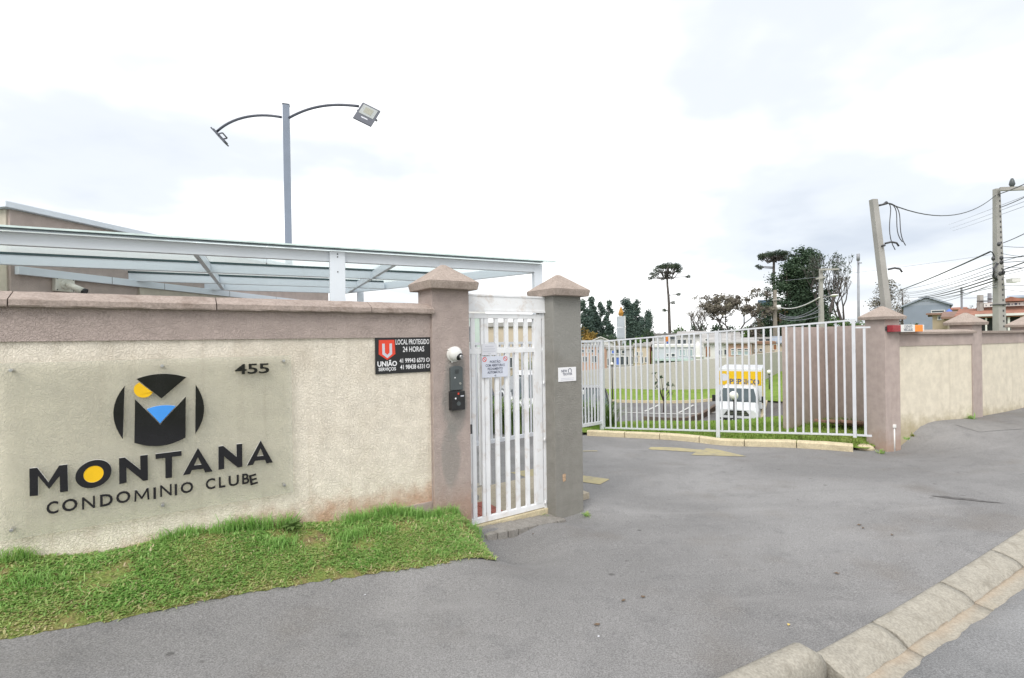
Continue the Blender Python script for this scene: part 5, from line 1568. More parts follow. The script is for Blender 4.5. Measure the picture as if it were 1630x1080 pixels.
def wheel(root, x, y, z, r, w, side):
    mb = MB()
    pr_ = [(r * .62, -w / 2), (r * .9, -w / 2), (r, -w * .32), (r, w * .32), (r * .9, w / 2), (r * .62, w / 2)]
    n = 18; vs = []
    for k in range(n):
        a = 2 * math.pi * k / n
        for (rr, xx) in pr_: vs.append((x + xx, y + rr * math.cos(a), z + rr * math.sin(a)))
    m = len(pr_); fs = []
    for k in range(n):
        for j in range(m): fs.append((k * m + j, k * m + (j + 1) % m, ((k + 1) % n) * m + (j + 1) % m, ((k + 1) % n) * m + j))
    mb.add(vs, fs, 0, True); o = mb.build('wheel', m_rubber, root)
    rm = MB(); rm.tube([(x - w * .3, y, z), (x + w * .3, y, z)], r * .63, 14)
    for k in range(5):
        a = 2 * math.pi * k / 5
        rm.beam((x + side * w * .31, y, z), (x + side * w * .31, y + r * .55 * math.cos(a), z + r * .55 * math.sin(a)), .02, r * .16, up=Vector((1, 0, 0)))
    rm.build('rim', m_steel, o)
    return o

# ---- delivery truck
m_tw = paint('truck_white', (.62, .64, .67), .3, .03, 1.5, dirt=(.5, .47, .42), dirt_amt=.2, dirt_scale=2)
m_ty = paint('truck_yellow', (.66, .42, .012), .35, .05, 1.5)
m_wind = paint('windscreen', (.055, .075, .085), .06, .15, 2)
m_hl = paint('headlight_glass', (.55, .57, .6), .08, .1, 12)
TD = 26.0
tp_ = at(1176, 664, TD)
tk = thing('delivery_truck', 'white delivery truck with a yellow band across its box, parked in the lot', 'truck', (tp_.x, tp_.y, h(tp_.x, tp_.y) + .02), R(-28))
bw_ = 1.02
# cargo box
MB().box(-bw_ - .06, bw_ + .06, 1.05, 5.2, .75, 2.86).build('cargo_box', m_tw, tk, .03)
MB().box(-bw_ - .02, bw_ + .02, 1.036, 1.0495, 1.98, 2.72).build('front_band', m_ty, tk)
MB().box(bw_ + .0605, bw_ + .072, 1.15, 5.1, .95, 2.74).build('side_panel', m_ty, tk)
MB().box(-bw_ - .072, -bw_ - .0605, 1.15, 5.1, .95, 2.74).build('side_panel', m_ty, tk)
put_text(tk, 'PEPSICO', .22, 2.03, .40, m_prt_dark, 1.034, .03, .98, name='lettering')
lg_ = MB(); lg_.add([(-.78 + .2 * math.cos(2 * math.pi * k / 20), 1.033, 2.38 + .2 * math.sin(2 * math.pi * k / 20)) for k in range(20)], [tuple(range(20))]); lg_.build('round_emblem', m_prt_grey, tk)
# cab: lofted sections from bumper to rear
def loft(name, secs, mats, root, mi=0, bevel=0.0, smooth=True):
    """secs: list of (y, [(x, z) ...]) rings with the same count"""
    mb = MB(); k = len(secs[0][1]); vs = []
    for y, ring_ in secs:
        for (x, z) in ring_: vs.append((x, y, z))
    fs = []
    for i in range(len(secs) - 1):
        for j in range(k): fs.append((i * k + j, i * k + (j + 1) % k, (i + 1) * k + (j + 1) % k, (i + 1) * k + j))
    fs.append(tuple(reversed(range(k)))); fs.append(tuple((len(secs) - 1) * k + j for j in range(k)))
    mb.add(vs, [tuple(reversed(f)) for f in fs], mi)
    o = mb.build(name, mats, root, bevel)
    for p in o.data.polygons: p.use_smooth = False
    return o
def rr(w, z0, z1, r=.12, tw=None):
    tw = w if tw is None else tw
    return [(-w, z0 + r * .4), (-w + r * .4, z0), (w - r * .4, z0), (w, z0 + r * .4), (tw, z1 - r), (tw - r, z1), (-tw + r, z1), (-tw, z1 - r)]
loft('cab', [(-1.35, rr(.86, .48, .98, .14)), (-1.22, rr(.97, .42, 1.10, .16)), (-.70, rr(1.0, .42, 1.24, .14, .95)), (-.02, rr(1.0, .42, 1.95, .16, .80)), (.32, rr(1.0, .42, 2.02, .16, .82)), (1.0, rr(1.0, .42, 2.03, .16, .84))], m_tw, tk)
def quad_on(name, pts, mat, root):
    mb = MB(); mb.add(pts, [tuple(range(len(pts)))]); return mb.build(name, mat, root)
# windscreen lies on the sloping face between y=-.70 (z 1.24) and y=-.02 (z 1.95)
def ws_pt(x, t): 
    y = -.70 + .68 * t; z = 1.24 + .71 * t
    return (x, y - .018, z + .012)
mb = MB(); tp0, tp1 = .06, .93
mb.add([ws_pt(-.90, tp0), ws_pt(.90, tp0), ws_pt(.72, tp1), ws_pt(-.72, tp1), (-.90, -.62, 1.28), (.90, -.62, 1.28), (.72, -.04, 1.86), (-.72, -.04, 1.86)], [(0, 1, 2, 3), (4, 0, 3, 7), (1, 5, 6, 2), (4, 5, 1, 0), (3, 2, 6, 7)])
mb.build('windscreen', m_wind, tk)
MB().beam(ws_pt(-.35, .08), ws_pt(.1, .16), .03, .02).build('wiper', m_black, tk)
MB().beam(ws_pt(.2, .08), ws_pt(.62, .16), .03, .02).build('wiper', m_black, tk)
for s in (-1, 1):
    quad = [(s * 1.004, .02, 1.28), (s * 1.004, .78, 1.28), (s * .88, .75, 1.82), (s * .87, .22, 1.82)]
    mb = MB(); mb.add(quad + [(q[0] - s * .02, q[1], q[2]) for q in quad], [(0, 1, 2, 3), (7, 6, 5, 4), (0, 4, 5, 1), (1, 5, 6, 2), (2, 6, 7, 3), (3, 7, 4, 0)]); mb.build('side_window', m_wind, tk)
    mb = MB(); mb.box(s * 1.16 - .09, s * 1.16 + .09, -.32, -.24, 1.22, 1.56); mir = mb.build('mirror', m_black, tk, .03)
    MB().beam((s * .98, -.25, 1.3), (s * 1.1, -.27, 1.33), .05, .05).build('mirror_arm', m_black, mir)
    MB().hexa([(s * .50, -1.335, .80), (s * .93, -1.22, .84), (s * .93, -1.1, .84), (s * .50, -1.2, .80)][::s] if s > 0 else [(s * .50, -1.335, .80), (s * .50, -1.2, .80), (s * .93, -1.1, .84), (s * .93, -1.22, .84)],
              [(s * .56, -1.325, .94), (s * .955, -1.2, 1.06), (s * .955, -1.1, 1.06), (s * .56, -1.2, .94)][::s] if s > 0 else [(s * .56, -1.325, .94), (s * .56, -1.2, .94), (s * .955, -1.1, 1.06), (s * .955, -1.2, 1.06)]).build('headlight', m_hl, tk)
    MB().tube([(s * .72, -1.335, .42), (s * .72, -1.385, .42)], .06, 12).build('fog_lamp', m_hl, tk)
    wheel(tk, s * .86, -.72, .36, .36, .22, s); wheel(tk, s * .84, 3.6, .36, .36, .3, s)
    MB().box(s * .84 - .2, s * .84 + .2, 4.3, 4.34, .25, .75).build('mudflap', m_black, tk)
MB().hexa([(-.60, -1.375, .70), (.60, -1.375, .70), (.60, -1.3, .70), (-.60, -1.3, .70)], [(-.42, -1.372, .93), (.42, -1.372, .93), (.42, -1.3, .93), (-.42, -1.3, .93)]).build('grille', m_black, tk)
for k in range(2): MB().box(-.5, .5, -1.384, -1.3755, .755 + .075 * k, .775 + .075 * k).build('grille_bar', m_steel, tk)
MB().hexa([(-.95, -1.36, .28), (.95, -1.36, .28), (1.0, -1.0, .28), (-1.0, -1.0, .28)], [(-.95, -1.375, .56), (.95, -1.375, .56), (1.01, -1.0, .56), (-1.01, -1.0, .56)]).build('bumper', m_black, tk, .02)
MB().box(-.22, .22, -1.392, -1.3765, .40, .50).build('number_plate', m_prt_grey, tk)
MB().box(-.5, .5, -.2, 5.0, .42, .74).build('chassis', m_dark, tk)

# ---- cars behind the gates
def car(label, loc, ang, paintm, L=4.2):
    t = thing('parked_car', label, 'car', loc, ang)
    w = .86
    low = [(-w, .32), (w, .32), (w + .02, .55)]
    loft('body', [(-2.1, rr(.72, .28, .60, .1)), (-1.95, rr(.84, .22, .70, .14)), (-1.1, rr(.87, .2, .90, .14, .80)), (-.85, rr(.87, .2, .93, .14, .80)), (1.2, rr(.87, .2, .96, .14, .80)), (1.85, rr(.85, .24, .93, .16)), (2.05, rr(.78, .3, .75, .12))], paintm, t)
    loft('cabin', [(-1.0, rr(.77, .88, .94, .02)), (-.25, rr(.78, .88, 1.42, .12, .60)), (.8, rr(.78, .88, 1.46, .12, .60)), (1.7, rr(.76, .88, .96, .02))], m_wind, t)
    MB().hexa([(-.56, -.22, 1.425), (.56, -.22, 1.425), (.56, .85, 1.455), (-.56, .85, 1.455)], [(-.5, -.15, 1.47), (.5, -.15, 1.47), (.5, .8, 1.495), (-.5, .8, 1.495)]).build('roof', paintm, t, .02)
    for s in (-1, 1):
        MB().beam((s * .765, -.98, .95), (s * .61, -.22, 1.44), .05, .05).build('pillar', paintm, t)
        wheel(t, s * .76, -1.3, .30, .30, .2, s); wheel(t, s * .76, 1.3, .30, .30, .2, s)
        MB().box(s * .62 - .17, s * .62 + .17, -2.045, -1.9, .56, .68).build('headlight', m_hl, t, .02)
        MB().box(s * .95 - .08, s * .95 + .08, -.75, -.68, .92, 1.04).build('mirror', paintm, t, .02)
    MB().box(-.45, .45, -2.115, -2.05, .42, .54).build('grille', m_black, t)
    MB().box(-.2, .2, -2.125, -2.116, .31, .40).build('number_plate', m_prt_grey, t)
    return t
q = at(858, 660, 13.5); car('white car seen between the bars of the pedestrian gate', (q.x, q.y, h(q.x, q.y)), R(10), paint('car_white', (.7, .71, .73), .25, .03, 2))
q = at(742, 660, 14.5); car('dark grey car partly hidden behind the mauve gate pillar', (q.x, q.y, h(q.x, q.y)), R(5), paint('car_grey', (.06, .065, .075), .25, .05, 2))
q = at(938, 676, 19.0); car('black car seen through the vehicle gate beside the grey pillar', (q.x, q.y, h(q.x, q.y)), R(-12), paint('car_black', (.016, .017, .02), .2, .05, 2))

# ================================================================== plants
def strap_plant(name, label, cat, loc, n, l0, l1, w, mat, rad=.12, lean=(.1, .6), group=None):
    d_ = rng.uniform(0, rad, n); a = rng.uniform(0, 2 * np.pi, n)
    base = np.stack([loc[0] + d_ * np.cos(a), loc[1] + d_ * np.sin(a), np.full(n, loc[2])], -1)
    o = blades(name, base - np.array(loc), rng.uniform(l0, l1, n), np.full(n, w), rng.uniform(lean[0], lean[1], n), rng.uniform(.2, 1, n), mat, .7)
    o.location = loc
    return tag(o, label, cat, group)
m_strap = leafmat('strap_leaves', [(.05, .09, .02), (.08, .15, .03), (.13, .22, .05), (.20, .25, .08)], .5, .25)
m_yel_leaf = leafmat('yellowing_leaves', [(.30, .24, .05), (.20, .22, .05), (.10, .16, .03)], .5, .25)
for i, (px, D, lab) in enumerate([(925, 11.6, 'tall strappy green plant beside the grey pillar behind the gate leaf'), (941, 12.2, 'tall strappy green plant in the middle of the clump behind the gate leaf'), (955, 11.9, 'tall strappy green plant right against the white gate post'),
                                  (765, 10.4, 'leafy strap plant at the far left behind the pedestrian gate bars'), (795, 10.8, 'leafy strap plant second from left behind the pedestrian gate bars'), (822, 10.5, 'leafy strap plant second from right behind the pedestrian gate bars'), (848, 10.9, 'leafy strap plant at the far right behind the pedestrian gate bars')]):
    q = at(px, 690, D); hz_ = h(q.x, q.y)
    strap_plant('strap_plant', lab, 'plant', (q.x, q.y, hz_), 150, .5, 1.05, .03, m_strap, .28, (.05, .55), 'strap plants inside the gate')
q = at(848, 560, 15); strap_plant('palm_shrub', 'pale green spiky palm shrub seen high through the pedestrian gate', 'shrub', (q.x, q.y, h(q.x, q.y) + 1.4), 160, .7, 1.3, .035, m_yel_leaf, .2, (.3, 1.3))
q = at(971, 676, 11.2); strap_plant('ornamental_grass', 'fine bluish ornamental grass at the foot of the white gate post', 'plant', (q.x, q.y, h(q.x, q.y)), 130, .4, .95, .014, m_strap, .12, (.05, .7))
def weed(label, px, py, n=26, s=.07, mat=m_grass, l=.09):
    q = gh(px, py); strap_plant('weed', label, 'weed', (q.x, q.y, q.z), n, l * .4, l, .012, mat, s * .35, (.3, 1.3), 'weeds in the pavement cracks')
weed('small weed growing at the right foot of the grey pillar', 934, 822)
weed('green weed between the threshold pavers and the grey pillar', 864, 826, 40, .1)
weed('tiny weed in the joint of the gate threshold pavers', 848, 833, 14, .04, m_grass, .05)
weed('weed at the foot of the right pillar in front of the pipe', 1402, 722, 40, .12, m_grass, .12)
weed('low weed in the corner between right pillar and side wall', 1444, 700, 30, .1, m_grass, .10)
weed('yellowish weed on the pavement edge beside the side wall', 1452, 695, 26, .1, m_yel_leaf, .09)
weed('green weed at the foot of the second wall pillar', 1546, 667, 44, .12, m_grass, .16)
weed('small weed where the cream kerb begins by the gate post', 945, 689, 40, .12, m_grass, .14)
# sow-thistle rosette on the verge
q = wline(ws(462, 840), .10); strap_plant('rosette_weed', 'broad leaved pale weed rosette in the grass under the sign', 'weed', (q.x, q.y, h(q.x, q.y) + .03), 26, .07, .13, .028, leafmat('rosette', [(.12, .20, .06), (.16, .25, .08)], .5, .25), .02, (.3, 1.1))
# small litter and dead leaves on the pavement
m_litter = paint('dead_leaf', (.16, .11, .07), .8, .3, 30); m_litw = paint('paper_scrap', (.75, .76, .8), .7, .05, 30); m_lity = paint('yellow_leaf', (.55, .42, .14), .7, .1, 30)
def scrap(label, px, py, s, mat, nm='fallen_leaf'):
    q = gh(px, py); mb = MB(); n = 7
    a0 = rng.uniform(0, 6)
    ring_ = [Vector((s * (1.5 if k in (0, 3) else .7) * math.cos(a0 + 2 * math.pi * k / n), s * .7 * math.sin(a0 + 2 * math.pi * k / n), .006 + .008 * rng.uniform())) for k in range(n)]
    mb.add([Vector((0, 0, .004))] + ring_, [(0, 1 + k, 1 + (k + 1) % n) for k in range(n)])
    o = mb.build(nm, mat, None, recentre=False); o.location = (q.x, q.y, q.z)
    tag(o, label, 'leaf' if nm == 'fallen_leaf' else 'litter', 'scraps lying on the pavement')
for a in [('dark crumpled leaf on the pavement near the camera, upper of three', 1023, 952, .016, m_litter), ('dark crumpled leaf on the pavement near the camera, left of three', 992, 958, .014, m_litter),
          ('largest dark leaf on the pavement near the camera, lowest of three', 951, 996, .017, m_litter), ('yellow leaf lying on the pavement near the full kerb stone', 1255, 997, .011, m_lity),
          ('dark leaf on the pavement midway between gate and kerb', 1332, 914, .017, m_litter), ('dark leaf lying near the middle of the pavement, farther one', 1368, 837, .016, m_litter),
          ('dark leaf lying near the middle of the pavement, nearer one', 1374, 842, .013, m_litter), ('dark leaf on the pavement closest to the far dropped kerb', 1420, 853, .017, m_litter),
          ('small dark leaf in front of the grey pillar', 848, 851, .011, m_litter)]: scrap(*a)
for a in [('tiny white paper scrap on the pavement near the camera', 953, 1015, .007, m_litw), ('white scrap on the pavement below the turf corner', 581, 949, .008, m_litw), ('white scrap beside the cream kerb near the gate post', 963, 694, .035, m_litw)]: scrap(*a, nm='litter')

# ---- foliage helpers
def leafcloud(centers, radii, n, size, flat=1.0, shell=.55, soft=.24):
    """random leaf-clump quads through a set of ellipsoids -> verts, tint"""
    centers = np.asarray(centers, float); radii = np.asarray(radii, float)
    if radii.ndim == 1: radii = np.repeat(radii[:, None], 3, 1)
    vol = radii.prod(1) ** .67; vol /= vol.sum()
    k = rng.choice(len(centers), n, p=vol)
    d = rng.normal(0, 1, (n, 3)); d /= np.linalg.norm(d, axis=1)[:, None]
    r = rng.uniform(shell ** 3, 1, n) ** (1 / 3) * np.clip(rng.normal(1, soft, n), .3, 1.75)
    p = centers[k] + d * radii[k] * r[:, None]
    u = rng.normal(0, 1, (n, 3)); u /= np.linalg.norm(u, axis=1)[:, None]
    v = np.cross(u, rng.normal(0, 1, (n, 3))); v /= np.linalg.norm(v, axis=1)[:, None]
    s = size * rng.uniform(.6, 1.4, n)[:, None]
    u[:, 2] *= flat; v[:, 2] *= flat
    V = np.stack([p - u * s * .5, p + v * s * .35, p + u * s * .6, p - v * s * .35], 1)
    tint = np.clip(.5 + rng.normal(0, .2, n) + rng.normal(0, .16, len(centers))[k], 0, 1)
    return V.reshape(-1, 3), np.repeat(tint, 4)
def leafmesh(name, V, tint, mat, parent):
    n = len(V) // 4
    me = bpy.data.meshes.new(name)
    me.vertices.add(len(V)); me.vertices.foreach_set('co', V.astype(np.float32).ravel())
    me.loops.add(len(V)); me.loops.foreach_set('vertex_index', np.arange(len(V), dtype=np.int32))
    me.polygons.add(n); me.polygons.foreach_set('loop_start', (np.arange(n) * 4).astype(np.int32))
    a_ = me.attributes.new('tint', 'FLOAT', 'POINT'); a_.data.foreach_set('value', tint.astype(np.float32))
    me.materials.append(mat); me.update(calc_edges=True)
    return inst(name, me, parent)
m_euc = leafmat('eucalyptus_leaves', [(.06, .095, .085), (.085, .13, .11), (.12, .17, .13)], .7, .15)  # lightened leaf colours carry the slight distance haze
m_con = leafmat('conifer_leaves', [(.035, .06, .04), (.05, .088, .05), (.078, .12, .066)], .7, .12)
m_ara = leafmat('araucaria_leaves', [(.05, .075, .055), (.07, .10, .07), (.10, .125, .08)], .7, .1)
m_brn = leafmat('brown_leaves', [(.115, .10, .085), (.17, .15, .125), (.20, .19, .13)], .8, .1)
m_mid = leafmat('hedge_leaves', [(.05, .10, .03), (.08, .145, .04), (.12, .19, .055)], .6, .15)
m_orn = leafmat('orange_leaves', [(.12, .10, .03), (.24, .16, .035), (.32, .20, .05)], .7, .2)
m_bark = paint('bark', (.075, .06, .05), .9, .3, 3, .5, 12)
m_bark2 = paint('grey_bark', (.10, .088, .082), .9, .3, 3, .5, 12)
def trunk_mb(H, r0, r1, lean=(0, 0), n=7, seed=0):
    pts = []; rs = []
    for i in range(n + 1):
        t = i / n; w = .02 * H
        pts.append((lean[0] * t + w * mnoise.noise((t * 3, seed, 0)) * t, lean[1] * t + w * mnoise.noise((t * 3, seed, 5)) * t, H * t - .3 * (1 - t))); rs.append(r0 + (r1 - r0) * t)
    return MB().tube(pts, rs, 8), [Vector(p) for p in pts]
def place(px, D, py_top):
    q = at(px, 540, D); zb = h(q.x, q.y); return Vector((q.x, q.y, zb)), at(px, py_top, D).z - zb
def euc(label, px, D, py_top, wpx, mat=m_euc, nleaf=1500, group='tall trees behind the monument', low=.25):
    b, H = place(px, D, py_top); w = wpx / F * D / 2
    t = thing('eucalyptus_tree', label, 'tree', b, rng.uniform(0, 6), group)
    tr, pts = trunk_mb(H * .95, .02 * H, .004 * H, (0, 0), 8, px)
    tr.build('trunk', m_bark2, t)
    cs, rs = [], []; lim = MB()
    for i in range(15):
        t_ = low + (1 - low) * (i + .5) / 15
        rad = w * (1.0 - .75 * max(0, (t_ - .55) / .45) ** 1.3) * rng.uniform(.35, 1)
        a = rng.uniform(0, 6.28); c = Vector((rad * math.cos(a) * .75, rad * math.sin(a) * .75, H * t_ * .97))
        cs.append(c); r_ = w * rng.uniform(.42, .62) * (1.1 - .5 * t_); rs.append((r_, r_, r_ * 1.25))
        lim.tube([(0, 0, max(.1, c.z - .12 * H)), c], [.006 * H, .002 * H], 5)
    lim.build('limbs', m_bark2, t)
    V, tn = leafcloud(cs, rs, int(nleaf * 1.9), H * .036, shell=.1)
    leafmesh('crown', V, tn, mat, t)
    return t
for i, (px, top, w, lab) in enumerate([(930, 478, 26, 'tall dark eucalyptus just right of the grey pillar'), (944, 474, 22, 'second tall eucalyptus from the grey pillar, slender top'), (957, 480, 17, 'third eucalyptus from the grey pillar, with gaps in its crown'),
                                       (969, 478, 16, 'thin eucalyptus immediately left of the monument'), (998, 477, 30, 'broad eucalyptus right behind the monument tip'), (1013, 479, 24, 'eucalyptus with a double top right of the monument'),
                                       (1030, 495, 24, 'lower eucalyptus at the right end of the row of tall trees')]):
    euc(lab, px, 120 + 4 * (i % 3), top, w * 1.3, low=.08, nleaf=2600 if i not in (2, 3) else 1300)
def bush(name, label, px, D, py_top, wpx, mat, n=700, group=None, depth=1.0, ls=.14, cat='bush', py_base=None):
    b, H = place(px, D, py_top); w = wpx / F * D / 2
    if py_base is not None: b.z = at(px, py_base, D).z; H = at(px, py_top, D).z - b.z
    t = thing(name, label, cat, b, rng.uniform(0, 6), group)
    cs, rs = [], []; st = MB()
    for i in range(11):
        a = rng.uniform(0, 6.28); rad = w * .62 * math.sqrt(rng.uniform(0, 1)); z = H * rng.uniform(.35, .74)
        c = Vector((rad * math.cos(a), rad * math.sin(a) * depth, z)); cs.append(c)
        r_ = min(w, H) * rng.uniform(.26, .4); rs.append((r_, r_, min(r_, H - z)))
        st.tube([(0, 0, -.3), Vector((c.x * .4, c.y * .4, c.z * .5)), c], [.03 * H, .02 * H, .008 * H], 5)
    st.build('stems', m_bark, t)
    V, tn = leafcloud(cs, rs, n, max(.12, min(w, H) * ls), shell=.5)
    leafmesh('crown', V, tn, mat, t)
    return t
bush('autumn_tree', 'orange and yellow autumn tree low beside the grey pillar', 940, 85, 514, 46, m_orn, 900, cat='tree')
bush('round_tree', 'round dark green tree just left of the white gable roof', 968, 95, 526, 30, m_con, 600, cat='tree')
bush('round_tree', 'dark green spreading tree at the foot of the eucalyptus row, left of the tall araucaria', 1038, 100, 515, 34, m_con, 700, cat='tree')
bush('hedge_tree', 'olive green hedge tree above the cream house roofs left of the araucaria', 1012, 75, 535, 52, m_mid, 800, cat='tree')
bush('shrub', 'autumn tinted small tree in front of the monument base', 984, 70, 526, 20, m_orn, 300, cat='shrub')
for i, (px, w, top, lab) in enumerate([(1085, 40, 515, 'green treetops just right of the tall araucaria trunk'), (1112, 34, 507, 'dark green treetops between araucaria and bare tree'), (1060, 14, 520, 'small dark tree left of the araucaria trunk')]):
    bush('hedge_tree', lab, px, 110, top, w, m_con if i else m_mid, 600, cat='tree', group='treetops on the skyline')
# ---- araucarias
def araucaria(label, px, D, py_top, py_fork, wpx, lean_px=0, low=()):
    b, H = place(px, D, py_top); w = wpx / F * D / 2
    t = thing('araucaria_tree', label, 'tree', b, 0)
    tr, pts = trunk_mb(H * .97, .013 * H + .12, .05 * H * .2, (lean_px / F * D, 0), 9, px)
    tr.build('trunk', m_bark2, t)
    tx_ = pts[-1].x
    Hf = at(px, py_fork, D).z - b.z
    br = MB(); cs, rs = [], []
    for i in range(22):
        a = 2 * math.pi * i / 22 * 2.4; rad = w * (.9 if i % 2 else .5) * rng.uniform(.7, 1.05)
        z0 = Hf + (H - Hf) * rng.uniform(.1, .55); z1 = H - (H - Hf) * (.12 + .42 * (rad / w) ** 2) * rng.uniform(.75, 1.15)
        c = Vector((tx_ + rad * math.cos(a), rad * math.sin(a), z1))
        br.tube([(tx_, 0, z0), ((tx_ + c.x) / 2, c.y / 2, min(z0, z1) - .02 * H), c], [.008 * H, .006 * H, .003 * H], 5)
        cs.append(c); r_ = w * rng.uniform(.15, .23); rs.append((r_, r_, r_ * .7))
    for (dx, py) in low:
        c = Vector((dx / F * D, 0, at(px, py, D).z - b.z)); tt = c.z / H
        MB().tube([(tx_ * tt, 0, c.z - .01 * H), c], [.005 * H, .003 * H], 5).build('limb', m_bark2, t); cs.append(c); rs.append((w * .15, w * .15, w * .11))
    br.build('limbs', m_bark2, t)
    V, tn = leafcloud(cs, rs, 5200, w * .062, .8, .3, .12)
    leafmesh('crown', V, tn, m_ara, t)
    return t
araucaria('tall lone araucaria pine with a flat umbrella crown in the middle of the skyline', 1067, 88, 419, 446, 54, -3, [(-31, 443), (-26, 441), (30, 441), (-9, 494), (14, 469), (5, 482)])
araucaria('leaning flat topped araucaria pine beside the dark conifers', 1232, 80, 402, 416, 58, 2, [(-24, 424), (-20, 426)])
# ---- dark conifers and bare trees
def conifer(label, px, D, py_top, wpx, mat=m_con, n=2600, group='dark conifers on the skyline', droop=.6, nm='conifer_tree', bot=.1):
    b, H = place(px, D, py_top); w = wpx / F * D / 2
    t = thing(nm, label, 'tree', b, rng.uniform(0, 6), group)
    tr, pts = trunk_mb(H * .96, .025 * H, .005 * H, (0, 0), 8, px); tr.build('trunk', m_bark, t)
    br = MB(); cs, rs = [], []
    for i in range(44):
        tt = bot + (1 - bot) * (i / 43) ** .9; prof = (1 - tt) ** .45 * (.6 + .4 * min(1, tt * 4)) + .08
        rad = w * prof * rng.uniform(.45, 1.0); a = rng.uniform(0, 6.28); z = H * tt
        c = Vector((rad * math.cos(a), rad * math.sin(a), z - droop * rad * .25))
        br.tube([(0, 0, z), c], [.008 * H * (1.1 - tt), .002 * H], 4); cs.append(c); r_ = w * rng.uniform(.34, .52) * (1.15 - .5 * tt); rs.append((r_, r_, r_ * .75))
    br.build('limbs', m_bark, t)
    V, tn = leafcloud(cs, rs, int(n * 3.6), w * .078, .7, .1); leafmesh('crown', V, tn, mat, t)
    return t
conifer('big dark green conifer mass, tallest, just left of the concrete pole with crossarms', 1280, 78, 400, 92, n=6500, bot=.04)
conifer('dark bushy conifer between the leaning araucaria and the tallest conifer', 1254, 76, 424, 84, n=6000, bot=.04)
conifer('lower dark green conifer left of the leaning araucaria trunk', 1222, 84, 458, 46, n=2200, bot=.04)
conifer('brown tinged conifer behind the tilted concrete post', 1412, 60, 447, 62, m_brn, 1900)
conifer('small brown tinged conifer right of the tilted concrete post', 1437, 62, 462, 36, m_brn, 1000)
bush('rust_tree', 'rust coloured small tree by the leaning araucaria trunk', 1246, 74, 465, 22, m_orn, 350, cat='tree')
def bare(label, px, D, py_top, wpx, seed, mat=m_brn, leaves=500, spread=.75, nm='bare_tree', depth=4):
    b, H = place(px, D, py_top); w = wpx / F * D / 2
    t = thing(nm, label, 'tree', b, 0, 'nearly bare winter trees')
    rg = random.Random(seed); mb = MB(); tips = []
    def grow(p, d, L, r, lv):
        q = p + d * L
        m_ = p.lerp(q, .5) + Vector((rg.uniform(-1, 1), rg.uniform(-1, 1), rg.uniform(-.4, .6))) * L * .08
        mb.tube([p, m_, q], [r, r * .85, r * .65], 5 if lv < 2 else 3, cap=False)
        if lv >= 2: tips.append(q)
        if lv == depth: return
        for k in range(rg.choice([2, 3, 3]) if lv else 4):
            a = rg.uniform(0, 6.28); s = rg.uniform(.35, .95) * spread
            e = Vector((math.cos(a) * s * w / H * 2.2, math.sin(a) * s * w / H * 2.2, 1 - .35 * s)) + d * .55
            grow(q, e.normalized(), L * rg.uniform(.58, .82), r * .6, lv + 1)
    grow(Vector((0, 0, -.3)), Vector((rg.uniform(-.1, .1), 0, 1)).normalized(), H * .26, .0125 * H, 0)
    mz = max(v[2] for v in mb.v); sc = H / mz; mxw = max(abs(v[0]) for v in mb.v); sx_ = w / mxw
    mb.v = [(v[0] * sx_, v[1] * sx_, v[2] * sc) for v in mb.v]
    mb.build('trunk', m_bark2, t)
    if leaves:
        cs = [(q.x * sx_, q.y * sx_, q.z * sc) for q in tips]
        V, tn = leafcloud(cs, [(w * .07,) * 3] * len(cs), leaves, w * .05, 1, .1); leafmesh('crown', V, tn, mat, t)
bare('wide bare brown tree in front of the blue billboard', 1165, 70, 464, 122, 3, m_brn, 5200, 1.15, depth=5)
bare('smaller bare tree at the left of the wide brown tree', 1120, 74, 486, 54, 8, m_brn, 900, 1.0)
bare('tall bare tree rising right of the concrete pole with crossarms', 1318, 72, 398, 84, 12, m_ara, 1800, 1.05, depth=5)
bare('bare tree between the tall bare tree and the antenna mast', 1346, 74, 430, 60, 21, m_brn, 900, 1.0)
bush('garden_tree', 'light green tree crown just left of the right gate pillar cap', 1374, 40, 489, 44, m_mid, 800, cat='tree')
bush('garden_tree', 'dense round dark green tree above the side wall, right of the right pillar', 1462, 24, 489.5, 50, m_mid, 1500, cat='tree', ls=.10)
bush('garden_tree', 'distant green tree beyond the grey posts on the right skyline', 1548, 62, 468, 27, m_con, 700, cat='tree')
bush('garden_tree', 'bright green bush tip showing just over the side wall before the second pillar', 1521, 16, 517, 14, m_mid, 200, cat='bush')
bush('garden_tree', 'distant low green tree beside the blue grey house', 1505, 70, 482, 20, m_brn, 300, cat='tree')
for i, (px, w) in enumerate([(1600, 34), (1632, 46)]):
    bush('garden_tree', ['dark treetops on the far right skyline left of the edge', 'dark treetops on the far right skyline cut by the photograph edge'][i], px, 95, 462, w, m_con, 500, cat='tree')
for i, (px, w, top, D, m_) in enumerate([(1262, 60, 478, 66, m_con), (1298, 50, 484, 64, m_con), (1335, 46, 488, 62, m_mid), (1205, 44, 500, 68, m_brn), (1150, 50, 510, 80, m_con), (1185, 40, 508, 78, m_mid), (1362, 30, 496, 60, m_con)]):
    bush('hedge_tree', ['dark low tree under the tallest conifers, left of the pole with crossarms', 'dark low tree behind the pole with crossarms', 'green low tree right of the pole with crossarms above the store wall', 'brown low tree under the blue billboard', 'dark low tree behind the trunk of the wide bare tree', 'green low tree right of the wide bare tree trunk', 'dark low tree at the foot of the antenna mast'][i], px, D, top, w, m_, 1300, cat='tree', group='low trees behind the houses')
